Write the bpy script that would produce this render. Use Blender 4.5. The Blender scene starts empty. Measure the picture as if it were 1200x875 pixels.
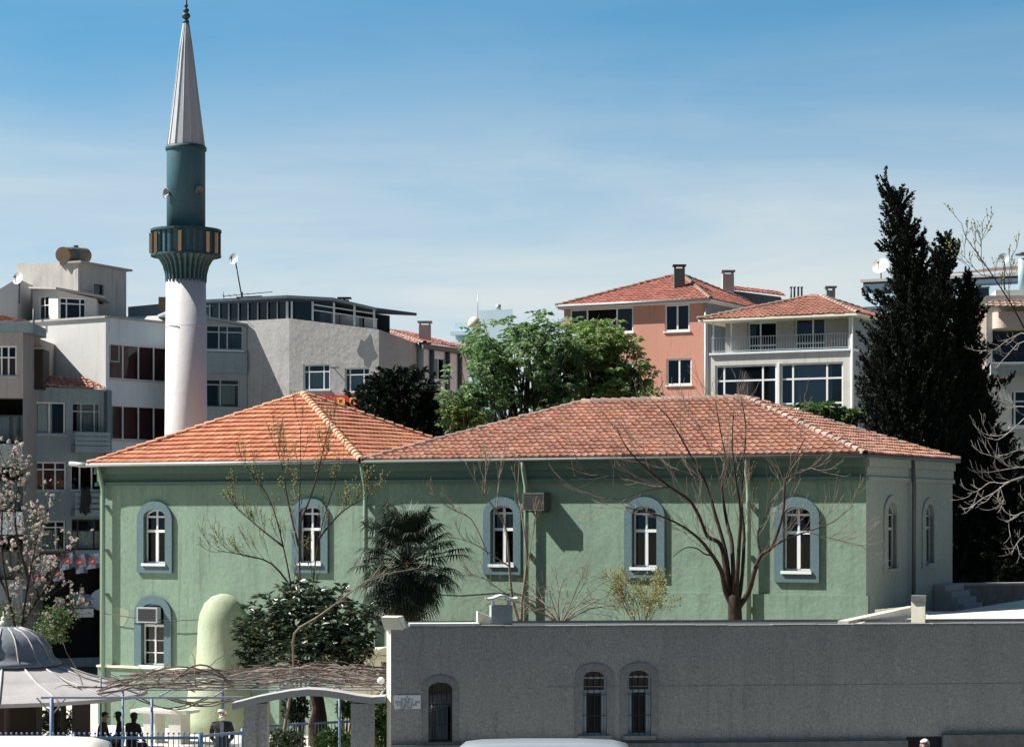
import bpy, math, random
from mathutils import Vector, noise
R = random.Random(11)
F, H, UC, VH = 2600.0, 7.3, 600.0, 600.0      # focal length in photo pixels, eye height, image centre column, horizon row
SC = bpy.context.scene
COL = SC.collection

def P(u, v, Y):
    return Vector(((u - UC) / F * Y, Y, H - (v - VH) / F * Y))

# ------------------------------------------------------------------ materials
MATS = {}
def new_mat(name):
    m = bpy.data.materials.new(name); m.use_nodes = True
    MATS[name] = m
    return m, m.node_tree.nodes, m.node_tree.links, m.node_tree.nodes['Principled BSDF']

def N(ns, t, **kw):
    n = ns.new(t)
    for k, v in kw.items():
        setattr(n, k, v)
    return n

def rgb(c): return (c[0], c[1], c[2], 1.0)
def mul(c, k): return tuple(min(1, x * k) for x in c)

def noise_tex(ns, ls, scale, detail=4, rough=.6, vec=(1, 1, 1), loc=(0, 0, 0)):
    tc = N(ns, 'ShaderNodeTexCoord'); mp = N(ns, 'ShaderNodeMapping')
    mp.inputs['Scale'].default_value = vec; mp.inputs['Location'].default_value = loc
    ls.new(tc.outputs['Object'], mp.inputs['Vector'])
    t = N(ns, 'ShaderNodeTexNoise'); t.inputs['Scale'].default_value = scale
    t.inputs['Detail'].default_value = detail; t.inputs['Roughness'].default_value = rough
    ls.new(mp.outputs['Vector'], t.inputs['Vector'])
    return t

def mixc(ns, ls, fac, a, b, mode='MIX'):
    m = N(ns, 'ShaderNodeMix', data_type='RGBA', blend_type=mode)
    if hasattr(fac, 'links'): ls.new(fac, m.inputs['Factor'])
    else: m.inputs['Factor'].default_value = fac
    for i, c in ((6, a), (7, b)):
        if hasattr(c, 'links'): ls.new(c, m.inputs[i])
        else: m.inputs[i].default_value = rgb(c)
    return m.outputs[2]

def ramp(ns, ls, src, lo, hi):
    r = N(ns, 'ShaderNodeMapRange'); r.inputs['From Min'].default_value = lo; r.inputs['From Max'].default_value = hi
    ls.new(src, r.inputs['Value'])
    return r.outputs['Result']

def stucco(name, col, grain=.12, streak=.25, blotch=.2, bump=.25, rough=.9, dirt=None, gscale=14, stain=0.0, drips=0.0):
    """painted render: blotches, rain streaks, fine grain, all belonging to the paint"""
    m, ns, ls, b = new_mat(name)
    dirt = dirt or mul(col, .55)
    n1 = noise_tex(ns, ls, .55, 5, .65)
    c = mixc(ns, ls, ramp(ns, ls, n1.outputs['Fac'], .42, .75), col, mixc(ns, ls, blotch, col, mul(dirt, 1)))
    n2 = noise_tex(ns, ls, 1.0, 4, .6, (2.2, 2.2, .16), (3, 1, 7))
    f2 = N(ns, 'ShaderNodeMath', operation='MULTIPLY'); f2.inputs[1].default_value = streak
    ls.new(ramp(ns, ls, n2.outputs['Fac'], .48, .72), f2.inputs[0])
    c = mixc(ns, ls, f2.outputs[0], c, dirt)
    if stain:
        n4 = noise_tex(ns, ls, .9, 7, .72, (1, 1, 1), (11, 5, 2))
        f4 = N(ns, 'ShaderNodeMath', operation='MULTIPLY'); f4.inputs[1].default_value = stain
        ls.new(ramp(ns, ls, n4.outputs['Fac'], .56, .62), f4.inputs[0])
        c = mixc(ns, ls, f4.outputs[0], c, mul(dirt, .8))
    if drips:
        n6 = noise_tex(ns, ls, 1.0, 3, .55, (5.5, 5.5, .33), (7, 2, 1)); n7 = noise_tex(ns, ls, .35, 2, .5, (1, 1, 1), (1, 9, 4))
        f6 = N(ns, 'ShaderNodeMath', operation='MULTIPLY'); ls.new(ramp(ns, ls, n6.outputs['Fac'], .56, .66), f6.inputs[0]); ls.new(ramp(ns, ls, n7.outputs['Fac'], .42, .62), f6.inputs[1])
        f7 = N(ns, 'ShaderNodeMath', operation='MULTIPLY'); f7.inputs[1].default_value = drips; ls.new(f6.outputs[0], f7.inputs[0]); c = mixc(ns, ls, f7.outputs[0], c, mul(dirt, .85))
    n3 = noise_tex(ns, ls, gscale, 3, .7)
    g = N(ns, 'ShaderNodeMapRange'); g.inputs['From Min'].default_value = .25; g.inputs['From Max'].default_value = .75
    g.inputs['To Min'].default_value = 1 - grain; g.inputs['To Max'].default_value = 1 + grain
    ls.new(n3.outputs['Fac'], g.inputs['Value'])
    vm = N(ns, 'ShaderNodeVectorMath', operation='SCALE'); ls.new(c, vm.inputs[0]); ls.new(g.outputs['Result'], vm.inputs['Scale'])
    ls.new(vm.outputs[0], b.inputs['Base Color'])
    b.inputs['Roughness'].default_value = rough; b.inputs['Specular IOR Level'].default_value = .25
    bm = N(ns, 'ShaderNodeBump'); bm.inputs['Strength'].default_value = bump; bm.inputs['Distance'].default_value = .04
    n5 = noise_tex(ns, ls, 3.2, 8, .68)
    ls.new(n5.outputs['Fac'], bm.inputs['Height']); ls.new(bm.outputs['Normal'], b.inputs['Normal'])
    return m

def plain(name, col, rough=.6, metal=0.0, var=.12, spec=.4, scale=5):
    m, ns, ls, b = new_mat(name)
    n1 = noise_tex(ns, ls, scale, 5, .65)
    c = mixc(ns, ls, n1.outputs['Fac'], mul(col, 1 - var), mul(col, 1 + var))
    ls.new(c, b.inputs['Base Color'])
    b.inputs['Roughness'].default_value = rough; b.inputs['Metallic'].default_value = metal
    b.inputs['Specular IOR Level'].default_value = spec
    return m

def island(name, cols, rough=.8, var=.25, transl=0.0, spec=.3, bump=0):
    """every separate tile / leaf of the mesh takes its own tint"""
    m, ns, ls, b = new_mat(name)
    g = N(ns, 'ShaderNodeNewGeometry'); r = N(ns, 'ShaderNodeValToRGB')
    e = r.color_ramp.elements
    while len(e) < len(cols): e.new(.5)
    for i, c in enumerate(cols):
        e[i].position = i / max(1, len(cols) - 1); e[i].color = rgb(c)
    ls.new(g.outputs['Random Per Island'], r.inputs['Fac'])
    n1 = noise_tex(ns, ls, .7, 4, .6)
    c = mixc(ns, ls, ramp(ns, ls, n1.outputs['Fac'], .35, .7), (1 - var,) * 3, (1, 1, 1))
    out = mixc(ns, ls, 1.0, r.outputs['Color'], c, 'MULTIPLY')
    if bump:
        n2 = noise_tex(ns, ls, 22, 4, .7)
        out = mixc(ns, ls, ramp(ns, ls, n2.outputs['Fac'], .3, .7), mixc(ns, ls, bump, out, (.05, .04, .035)), out)
    ls.new(out, b.inputs['Base Color']); b.inputs['Roughness'].default_value = rough
    b.inputs['Specular IOR Level'].default_value = spec
    if transl:
        t = N(ns, 'ShaderNodeBsdfTranslucent'); ls.new(out, t.inputs['Color'])
        mx = N(ns, 'ShaderNodeMixShader'); mx.inputs['Fac'].default_value = transl
        ls.new(b.outputs[0], mx.inputs[1]); ls.new(t.outputs[0], mx.inputs[2])
        ls.new(mx.outputs[0], ns['Material Output'].inputs['Surface'])
    return m

def glass(name, tint=(.75, .82, .84), refl=1.0):
    m, ns, ls, b = new_mat(name)
    tr = N(ns, 'ShaderNodeBsdfTransparent'); tr.inputs['Color'].default_value = rgb(tint)
    gl = N(ns, 'ShaderNodeBsdfGlossy'); gl.inputs['Roughness'].default_value = .03
    gl.inputs['Color'].default_value = (.9, .93, .95, 1)
    n1 = noise_tex(ns, ls, 1.3, 2, .5); bm = N(ns, 'ShaderNodeBump'); bm.inputs['Strength'].default_value = .12
    ls.new(n1.outputs['Fac'], bm.inputs['Height']); ls.new(bm.outputs['Normal'], gl.inputs['Normal'])
    fr = N(ns, 'ShaderNodeFresnel'); fr.inputs['IOR'].default_value = 1.5
    ml = N(ns, 'ShaderNodeMath', operation='MULTIPLY'); ml.inputs[1].default_value = refl
    ls.new(fr.outputs[0], ml.inputs[0])
    mx = N(ns, 'ShaderNodeMixShader'); ls.new(ml.outputs[0], mx.inputs[0])
    ls.new(tr.outputs[0], mx.inputs[1]); ls.new(gl.outputs[0], mx.inputs[2])
    ls.new(mx.outputs[0], ns['Material Output'].inputs['Surface'])
    return m

def bark(name, a, b_, rough=.9):
    m, ns, ls, b = new_mat(name)
    n1 = noise_tex(ns, ls, 6, 6, .7, (1, 1, .35))
    ls.new(mixc(ns, ls, ramp(ns, ls, n1.outputs['Fac'], .3, .7), a, b_), b.inputs['Base Color'])
    b.inputs['Roughness'].default_value = rough; b.inputs['Specular IOR Level'].default_value = .2
    bm = N(ns, 'ShaderNodeBump'); bm.inputs['Strength'].default_value = .5; bm.inputs['Distance'].default_value = .03
    n2 = noise_tex(ns, ls, 18, 5, .7, (1, 1, .3)); ls.new(n2.outputs['Fac'], bm.inputs['Height'])
    ls.new(bm.outputs['Normal'], b.inputs['Normal'])
    return m

# ------------------------------------------------------------------ mesh helper
BASE = {}
class MB:
    def __init__(s): s.v = []; s.f = []; s.m = []; s.cur = 0; s.smooth = []; s.sm = False
    def mat(s, i): s.cur = i; return s
    def vert(s, p): s.v.append((p[0], p[1], p[2])); return len(s.v) - 1
    def face(s, idx): s.f.append(tuple(idx)); s.m.append(s.cur); s.smooth.append(s.sm)
    def poly(s, pts): s.face([s.vert(p) for p in pts])
    def prism(s, bot, top):
        n = len(bot); b = [s.vert(p) for p in bot]; t = [s.vert(p) for p in top]
        s.face(b[::-1]); s.face(t)
        for i in range(n):
            j = (i + 1) % n; s.face((b[i], b[j], t[j], t[i]))
    def box(s, x0, x1, y0, y1, z0, z1):
        s.prism([(x0, y0, z0), (x1, y0, z0), (x1, y1, z0), (x0, y1, z0)], [(x0, y0, z1), (x1, y0, z1), (x1, y1, z1), (x0, y1, z1)])
    def fbox(s, fc, s0, s1, z0, z1, o0, o1):
        q = [(s0, o1), (s1, o1), (s1, o0), (s0, o0)]
        s.prism([fc.w(a, z0, o) for a, o in q], [fc.w(a, z1, o) for a, o in q])
    def bar(s, p, q, w, h=None):
        """square bar from p to q"""
        h = h or w; p = Vector(p); q = Vector(q); d = (q - p).normalized()
        a = d.cross(Vector((0, 0, 1)))
        if a.length < .05: a = Vector((1, 0, 0))
        a.normalize(); c = a.cross(d).normalized()
        o = [(-1, -1), (1, -1), (1, 1), (-1, 1)]
        s.prism([p + a * (i * w / 2) + c * (j * h / 2) for i, j in o], [q + a * (i * w / 2) + c * (j * h / 2) for i, j in o])
    def tube(s, pts, rad, n=6, cap=True):
        pts = [Vector(p) for p in pts]; k = len(pts)
        if not hasattr(rad, '__len__'): rad = [rad] * k
        rings = []; prev = None
        for i, p in enumerate(pts):
            d = pts[min(i + 1, k - 1)] - pts[max(i - 1, 0)]
            if d.length < 1e-6: d = Vector((0, 0, 1))
            d.normalize()
            if prev is None:
                a = d.cross(Vector((0, 0, 1)) if abs(d.z) < .9 else Vector((1, 0, 0)))
            else:
                a = prev - d * prev.dot(d)
                if a.length < 1e-4: a = d.cross(Vector((1, .3, 0)))
            a.normalize(); prev = a; c = d.cross(a)
            rings.append([s.vert(p + (a * math.cos(2 * math.pi * j / n) + c * math.sin(2 * math.pi * j / n)) * rad[i]) for j in range(n)])
        keep = s.sm; s.sm = True
        for i in range(k - 1):
            for j in range(n):
                l = (j + 1) % n; s.face((rings[i][j], rings[i][l], rings[i + 1][l], rings[i + 1][j]))
        s.sm = keep
        if cap: s.face(rings[0][::-1]); s.face(rings[-1])
    def lathe(s, prof, c, n=32, cap=True, rot=0.0, smooth=True):
        rings = []
        for r, z in prof:
            rings.append([s.vert((c[0] + r * math.cos(rot + 2 * math.pi * j / n), c[1] + r * math.sin(rot + 2 * math.pi * j / n), c[2] + z)) for j in range(n)])
        keep = s.sm; s.sm = smooth
        for i in range(len(prof) - 1):
            for j in range(n):
                l = (j + 1) % n; s.face((rings[i][j], rings[i][l], rings[i + 1][l], rings[i + 1][j]))
        s.sm = keep
        if cap: s.face(rings[0][::-1]); s.face(rings[-1])
    def ball(s, c, r, n=8, m=6, sz=1.0, jit=0.0):
        prof = [(max(.02 * r, r * math.sin(math.pi * i / m)), -r * sz * math.cos(math.pi * i / m)) for i in range(m + 1)]
        k = len(s.v); s.lathe(prof, c, n)
        if jit:
            for i in range(k, len(s.v)):
                x = s.v[i]; s.v[i] = (x[0] + R.uniform(-jit, jit), x[1] + R.uniform(-jit, jit), x[2] + R.uniform(-jit, jit))
    def leaf(s, p, d, L, W, fold=.15):
        d = d.normalized(); a = d.cross(Vector((R.uniform(-1, 1), R.uniform(-1, 1), R.uniform(.2, 1))))
        if a.length < 1e-3: a = Vector((1, 0, 0))
        a.normalize(); u = a.cross(d)
        i0 = s.vert(p); i1 = s.vert(p + d * L * .45 + a * W * .5 + u * W * fold); i2 = s.vert(p + d * L - u * L * .12); i3 = s.vert(p + d * L * .45 - a * W * .5 + u * W * fold)
        s.face((i0, i1, i2)); s.face((i0, i2, i3))
    def build(s, name, mats, parent=None, kind=None):
        me = bpy.data.meshes.new(name)
        base = Vector(BASE.get(parent.name, (0, 0, 0))) if parent else Vector((0, 0, 0))
        me.from_pydata([(x - base.x, y - base.y, z - base.z) for x, y, z in s.v], [], s.f)
        if not isinstance(mats, (list, tuple)): mats = [mats]
        for m in mats: me.materials.append(m)
        me.polygons.foreach_set('material_index', [min(i, len(mats) - 1) for i in s.m])
        me.polygons.foreach_set('use_smooth', s.smooth)
        me.update()
        o = bpy.data.objects.new(name, me); COL.objects.link(o)
        if parent: o.parent = parent; BASE[o.name] = base
        if kind: o['kind'] = kind
        return o

def thing(name, label, cat, loc=(0, 0, 0), group=None):
    o = bpy.data.objects.new(name, None); COL.objects.link(o)
    o.location = loc; o.empty_display_size = .3
    o['label'] = label; o['category'] = cat
    if group: o['group'] = group
    BASE[o.name] = Vector(loc)
    return o

class Fc:
    """a vertical wall plane: origin, direction along it, outward normal to its right"""
    def __init__(s, O, E):
        s.O = Vector((O[0], O[1])); d = Vector((E[0], E[1])) - s.O; s.L = d.length; s.d = d.normalized(); s.n = Vector((s.d.y, -s.d.x))
    def w(s, a, z, o=0.0):
        p = s.O + s.d * a + s.n * o; return Vector((p.x, p.y, z))
    def S(s, u):
        q = (u - UC) / F; return (q * s.O.y - s.O.x) / (s.d.x - q * s.d.y)
    def px(s, u, v):
        a = s.S(u); Y = s.O.y + a * s.d.y; return a, H - (v - VH) / F * Y
    def rect(s, u0, v0, u1, v1):
        um = (u0 + u1) / 2
        return s.S(u0), s.S(u1), s.px(um, v1)[1], s.px(um, v0)[1]
def XY(u, Y): return ((u - UC) / F * Y, Y)

def wall(mb, fc, s0, s1, z0, z1, holes=(), depth=.28, z1b=None, mi=0, dark=1):
    """wall sheet with real openings: reveals and a dark room back behind each"""
    z1b = z1 if z1b is None else z1b
    xs = sorted(set([s0, s1] + [h[0] for h in holes] + [h[1] for h in holes]))
    zs = sorted(set([z0] + [h[2] for h in holes] + [h[3] for h in holes]))
    mb.cur = mi
    top = lambda s: z1 + (z1b - z1) * (s - s0) / (s1 - s0)
    for i in range(len(xs) - 1):
        for j in range(len(zs)):
            a, b = xs[i], xs[i + 1]; lo = zs[j]; last = j == len(zs) - 1
            ha, hb = (top(a), top(b)) if last else (zs[j + 1], zs[j + 1])
            cx = (a + b) / 2; cz = (lo + min(ha, hb)) / 2
            if any(h[0] < cx < h[1] and h[2] < cz < h[3] for h in holes): continue
            mb.poly([fc.w(a, lo), fc.w(b, lo), fc.w(b, hb), fc.w(a, ha)])
    for a, b, lo, hi in [h[:4] for h in holes]:
        mb.cur = mi
        D = -depth
        mb.poly([fc.w(a, lo), fc.w(a, lo, D), fc.w(a, hi, D), fc.w(a, hi)])
        mb.poly([fc.w(b, lo), fc.w(b, hi), fc.w(b, hi, D), fc.w(b, lo, D)])
        mb.poly([fc.w(a, hi), fc.w(a, hi, D), fc.w(b, hi, D), fc.w(b, hi)])
        mb.poly([fc.w(a, lo), fc.w(b, lo), fc.w(b, lo, D), fc.w(a, lo, D)])
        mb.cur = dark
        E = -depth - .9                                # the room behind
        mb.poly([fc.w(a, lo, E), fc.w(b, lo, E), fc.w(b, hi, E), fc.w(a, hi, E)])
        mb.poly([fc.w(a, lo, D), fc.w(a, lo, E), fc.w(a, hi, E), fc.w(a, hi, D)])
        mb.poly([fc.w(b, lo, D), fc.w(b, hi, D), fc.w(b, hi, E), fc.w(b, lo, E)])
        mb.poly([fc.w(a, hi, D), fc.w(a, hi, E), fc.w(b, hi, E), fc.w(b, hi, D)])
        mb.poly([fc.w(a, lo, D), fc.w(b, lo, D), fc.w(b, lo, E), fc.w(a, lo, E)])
    mb.cur = 0

def window(parent, fc, r, vb=(.5,), hb=(), fm='white_frame', gm='glass', curtain=None, sill='white_frame', fw=.055, o=-.1, extra=(), open_=()):
    a, b, lo, hi = r
    fr = MB()
    d0, d1 = o - .05, o
    fr.fbox(fc, a, a + fw, lo, hi, d0, d1); fr.fbox(fc, b - fw, b, lo, hi, d0, d1)
    fr.fbox(fc, a + fw, b - fw, lo, lo + fw, d0, d1); fr.fbox(fc, a + fw, b - fw, hi - fw, hi, d0, d1)
    for t in vb:
        x = a + (b - a) * t; fr.fbox(fc, x - fw * .5, x + fw * .5, lo + fw, hi - fw, d0 + .003, d1 - .003)
    for t in hb:
        z = lo + (hi - lo) * t; fr.fbox(fc, a + fw, b - fw, z - fw * .45, z + fw * .45, d0 + .006, d1 - .006)
    for k, t, t0, t1 in extra:
        if k == 'v':
            x = a + (b - a) * t; fr.fbox(fc, x - fw * .4, x + fw * .4, lo + (hi - lo) * t0, lo + (hi - lo) * t1, d0 + .003, d1 - .003)
        else:
            z = lo + (hi - lo) * t; fr.fbox(fc, a + (b - a) * t0, a + (b - a) * t1, z - fw * .4, z + fw * .4, d0 + .006, d1 - .006)
    f = fr.build('window', MATS[fm], parent)
    spans = [(0, 1)]
    if open_: spans = open_
    for t0, t1 in spans:
        g = MB(); x0, x1 = a + (b - a) * t0, a + (b - a) * t1
        g.poly([fc.w(x0 + .01, lo + .01, o - .028), fc.w(x1 - .01, lo + .01, o - .028), fc.w(x1 - .01, hi - .01, o - .028), fc.w(x0 + .01, hi - .01, o - .028)])
        g.build('pane', MATS[gm], f)
    if curtain:
        cm, t0, t1, h0, h1 = curtain
        c = MB(); c.sm = True; n = 26; rows = []
        for i in range(n + 1):
            t = t0 + (t1 - t0) * i / n; x = a + (b - a) * t; w = .025 * math.sin(i * 1.9 + R.random())
            rows.append((c.vert(fc.w(x, lo + (hi - lo) * h0, o - .16 + w)), c.vert(fc.w(x, lo + (hi - lo) * h1, o - .16 + w * .6))))
        for i in range(n): c.face((rows[i][0], rows[i + 1][0], rows[i + 1][1], rows[i][1]))
        c.build('curtain', MATS[cm], f)
    if sill:
        q = MB(); q.fbox(fc, a - .06, b + .06, lo - .07, lo - .004, -.06, .07); q.build('sill', MATS[sill], f)
    return f

def tiles(mb, p0, p1, q0, q1, cw=.23, ch=.34, h=.035, jit=.012, flat=False, lift=.06):
    """courses of overlapping clay tiles on the roof plane p0-p1 (eave) to q0-q1 (top)"""
    p0, p1, q0, q1 = map(Vector, (p0, p1, q0, q1))
    e = (p1 - p0); L = e.length; e = e / L
    up = (q0 - p0) - e * (q0 - p0).dot(e); S = up.length; up = up / S
    nrm = e.cross(up)
    if nrm.z < 0: nrm = -nrm
    a0 = (q0 - p0).dot(e); a1 = (q1 - p0).dot(e)
    rows = max(2, round(S / ch)); ch = S / rows
    for r in range(rows):
        t0 = r * ch; t1 = min(S, t0 + ch * 1.12)
        f = (r + .5) / rows
        x0 = a0 * f; x1 = L + (a1 - L) * f
        nx = max(1, round((x1 - x0) / cw)); k0 = math.floor(x0 / cw); k1 = math.ceil(x1 / cw)
        for k in range(k0, k1):
            a = max(x0, k * cw); b = min(x1, (k + 1) * cw)
            if b - a < .03: continue
            dz = R.uniform(-jit, jit); sk = R.uniform(-jit, jit) * .8
            sag = .035 * noise.noise((p0 + e * a + up * t0) * .45) + .012 * noise.noise((p0 + e * a + up * t0) * 1.7)
            prof = ((0, .35), (.2, 1), (.42, .5), (.62, .1), (.82, .25), (1.0, .35)) if not flat else ((0, .5), (.12, 1), (.25, .3), (.55, .3), (.75, .45), (1.0, .5))
            lo = []; hi = []; un = []
            for t, hh in prof:
                x = a + (b - a) * t
                lo.append(mb.vert(p0 + e * (x + sk) + up * (t0 + dz) + nrm * (lift + sag + h * hh + dz * .6)))
                hi.append(mb.vert(p0 + e * x + up * t1 + nrm * (.022 + sag + h * hh * .8)))
                un.append(mb.vert(p0 + e * (x + sk) + up * (t0 + dz) + nrm * (.01 + sag + h * hh * .55)))
            for i in range(len(prof) - 1):
                mb.face((lo[i], lo[i + 1], hi[i + 1], hi[i])); mb.face((un[i], un[i + 1], lo[i + 1], lo[i]))

def caps(mb, p, q, r=.12, seg=.36):
    """half-round ridge tiles from p (low) up to q"""
    p, q = Vector(p), Vector(q); d = q - p; L = d.length; d = d / L
    n = max(1, round(L / seg)); side = d.cross(Vector((0, 0, 1))).normalized(); up = side.cross(d)
    for i in range(n):
        a = p + d * (L * i / n - .03); b = p + d * (L * (i + 1) / n + .03); j = R.uniform(-.012, .012)
        for k, (c0, c1) in enumerate(((0, 0),)):
            A = []; B = []; C = []
            for s in range(7):
                an = math.pi * s / 6; cs, sn = math.cos(an), math.sin(an)
                A.append(mb.vert(a + side * (cs * (r * 1.12 + j) + j) + up * (sn * (r * 1.1) + .03 + j)))
                B.append(mb.vert(b + side * (cs * r * .92) + up * (sn * r * .85 + .01)))
                C.append(mb.vert(a + side * (cs * r * .9) + up * (sn * r * .85 + .02)))
            for s in range(6):
                mb.face((A[s], A[s + 1], B[s + 1], B[s])); mb.face((C[s], C[s + 1], A[s + 1], A[s]))

def hip_roof(parent, pts, ze, ridge, zr, tm, cm, cw=.3, ch=.4, h=.03, over=.4, fascia='white_paint', fh=.16):
    """pts CCW footprint (4), ridge = two plan points; left hip end joins pts[3],pts[0]"""
    c = sum((Vector(p) for p in pts), Vector((0, 0))) / 4
    E = []
    for p in pts:
        d = Vector(p) - c; E.append(Vector(p) + d.normalized() * over * 1.3)
    e = [Vector((p.x, p.y, ze)) for p in E]; r0 = Vector((ridge[0][0], ridge[0][1], zr)); r1 = Vector((ridge[1][0], ridge[1][1], zr))
    mb = MB()
    tiles(mb, e[0], e[1], r0, r1, cw, ch, h); tiles(mb, e[1], e[2], r1, r1, cw, ch, h)
    tiles(mb, e[2], e[3], r1, r0, cw, ch, h); tiles(mb, e[3], e[0], r0, r0, cw, ch, h)
    o = mb.build('roof', MATS[tm], parent)
    cb = MB()
    for a, b in ((e[0], r0), (e[1], r1), (e[2], r1), (e[3], r0)): caps(cb, a, b)
    if (r1 - r0).length > .3: caps(cb, r0, r1)
    cb.build('ridge_tiles', MATS[cm], o)
    fb = MB()
    lo = [v - Vector((0, 0, fh)) for v in e]
    for i in range(4):
        j = (i + 1) % 4; fb.poly([lo[i], lo[j], e[j], e[i]])
    fb.poly(lo)
    fb.poly([e[0] , e[1], r1 - Vector((0, 0, .02)), r0 - Vector((0, 0, .02))]); fb.poly([e[1], e[2], r1 - Vector((0, 0, .02))])
    fb.poly([e[2], e[3], r0 - Vector((0, 0, .02)), r1 - Vector((0, 0, .02))]); fb.poly([e[3], e[0], r0 - Vector((0, 0, .02))])
    fb.build('eave_board', MATS[fascia], o)
    return o, e, r0, r1

def chimney(parent, u, v0, v1, Y, w, mat='grey_render', d=None, cap='concrete', name='chimney'):
    d = d or w; p = P(u, v1, Y); q = P(u, v0, Y)
    m = MB(); m.box(p.x - w / 2, p.x + w / 2, Y - d / 2, Y + d / 2, p.z - .4, q.z)
    o = m.build(name, MATS[mat], parent)
    c = MB(); c.box(p.x - w / 2 - .07, p.x + w / 2 + .07, Y - d / 2 - .07, Y + d / 2 + .07, q.z + .12, q.z + .2)
    for sx in (-1, 1):
        for sy in (-1, 1): c.box(p.x + sx * w * .4 - .04, p.x + sx * w * .4 + .04, Y + sy * d * .4 - .04, Y + sy * d * .4 + .04, q.z, q.z + .12)
    c.build('cap', MATS[cap], o)
    return o

def railing(parent, pts, h, n, mat, name='railing', rb=.012, rr=.02):
    m = MB()
    for i in range(len(pts) - 1):
        a, b = Vector(pts[i]), Vector(pts[i + 1]); up = Vector((0, 0, h))
        m.bar(a + up, b + up, rr * 2); m.bar(a + up * .1, b + up * .1, rr * 1.4)
        k = max(2, int((b - a).length / n))
        for j in range(k + 1):
            p = a + (b - a) * j / k; m.bar(p + up * .1, p + up, rb * 2)
    return m.build(name, MATS[mat], parent)

def dish(name, label, p, r, aim, group=None, mast=1.0, mat='dish_grey', lean=(0, 0)):
    foot = Vector((p[0] - lean[0], p[1] - lean[1], p[2] - mast))
    t = thing(name, label, 'satellite dish', foot, group)
    m = MB(); m.tube([foot, Vector(p)], .035, 6); m.build('mast', MATS['dark_metal'], t)
    aim = Vector(aim).normalized(); a = aim.cross(Vector((0, 0, 1))).normalized(); c = a.cross(aim)
    b = MB(); b.sm = True; n = 20; rings = []
    for i in range(5):
        rr = r * i / 4 + .005; dp = .28 * r * (i / 4) ** 2
        rings.append([b.vert(Vector(p) + aim * (dp + .05) + (a * math.cos(2 * math.pi * j / n) + c * math.sin(2 * math.pi * j / n)) * rr) for j in range(n)])
    for i in range(4):
        for j in range(n): b.face((rings[i][j], rings[i][(j + 1) % n], rings[i + 1][(j + 1) % n], rings[i + 1][j]))
    o = b.build('reflector', MATS[mat], t)
    k = MB(); tip = Vector(p) + aim * r * 1.1; k.tube([Vector(p) - c * r * .9 + aim * .2, tip], .018, 5); k.ball(tip, .06); k.build('feed_arm', MATS['dark_metal'], t)
    return t

# ------------------------------------------------------------------ plants
def rv(): return Vector((R.gauss(0, 1), R.gauss(0, 1), R.gauss(0, 1))).normalized()

def curve(p, d, L, n, wig, up):
    pts = [Vector(p)]; d = d.normalized()
    for i in range(n):
        d = (d + rv() * wig + Vector((0, 0, up))).normalized(); pts.append(pts[-1] + d * L / n)
    return pts, d

def grow(mb, p, d, L, r, lvl, tips, nch=4, spread=.7, wig=.12, up=.05, ratio=.62, tmin=.3, segs=4, rmin=.006):
    pts, de = curve(p, d, L, segs, wig, up)
    r1 = max(rmin, r * (.45 if lvl else .3))
    mb.tube(pts, [r + (r1 - r) * i / segs for i in range(segs + 1)], 6 if r > .05 else 4 if r > .015 else 3, False)
    if lvl == 0:
        tips.append((pts[-1], de)); tips.append((pts[segs // 2], de)); return
    for i in range(nch):
        t = tmin + (1 - tmin) * (i + R.random() * .8) / nch
        k = min(segs - 1, int(t * segs)); f = t * segs - k
        q = pts[k].lerp(pts[k + 1], min(1, f)); dd = (pts[k + 1] - pts[k]).normalized()
        s = rv(); s = (s - dd * s.dot(dd)).normalized()
        grow(mb, q, (dd + s * spread * R.uniform(.6, 1.3)).normalized(), L * ratio * R.uniform(.7, 1.15) * (1.15 - .5 * t), max(rmin, (r + (r1 - r) * t) * .6), lvl - 1, tips, nch, spread, wig, up, ratio, .25, segs, rmin)
    tips.append((pts[-1], de))

def limb(mb, path, Y, r0, r1, n=7):
    """a limb following its traced points (u, v, dY)"""
    k = len(path); pts = [P(u, v, Y + dy) for u, v, dy in path]
    out = []
    for i in range(k - 1):                         # smooth the corners
        a, b = pts[i], pts[i + 1]; pa = pts[max(0, i - 1)]; nb = pts[min(k - 1, i + 2)]
        for j in range(3):
            t = j / 3; t2, t3 = t * t, t * t * t
            out.append(.5 * ((2 * a) + (b - pa) * t + (2 * pa - 5 * a + 4 * b - nb) * t2 + (3 * a - pa - 3 * b + nb) * t3))
    out.append(pts[-1]); m = len(out)
    mb.tube(out, [r0 + (r1 - r0) * (i / (m - 1)) ** .8 for i in range(m)], n)
    return out

def twigs(mb, pts, tips, n, L, r, lvl=1, t0=.3, spread=.8, up=.08, wig=.12, nch=3):
    m = len(pts)
    for i in range(n):
        t = t0 + (1 - t0) * (i + R.random()) / n; k = min(m - 2, int(t * (m - 1)))
        q = pts[k].lerp(pts[k + 1], R.random()); dd = (pts[k + 1] - pts[k]).normalized()
        s = rv(); s = (s - dd * s.dot(dd)).normalized()
        grow(mb, q, (dd + s * spread).normalized(), L * R.uniform(.6, 1.2), r, lvl, tips, nch, .6, wig, up, .6, .3, 4, .005)
SKY_TINT = (.72, 1.86, 1.92, 1); SKY_BACK = (.78, .98, .90, 1); CLOUD_COL = (7.5, 8.0, 7.9, 1); SKY_STRENGTH = .05; EXPOSURE = .98
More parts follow.
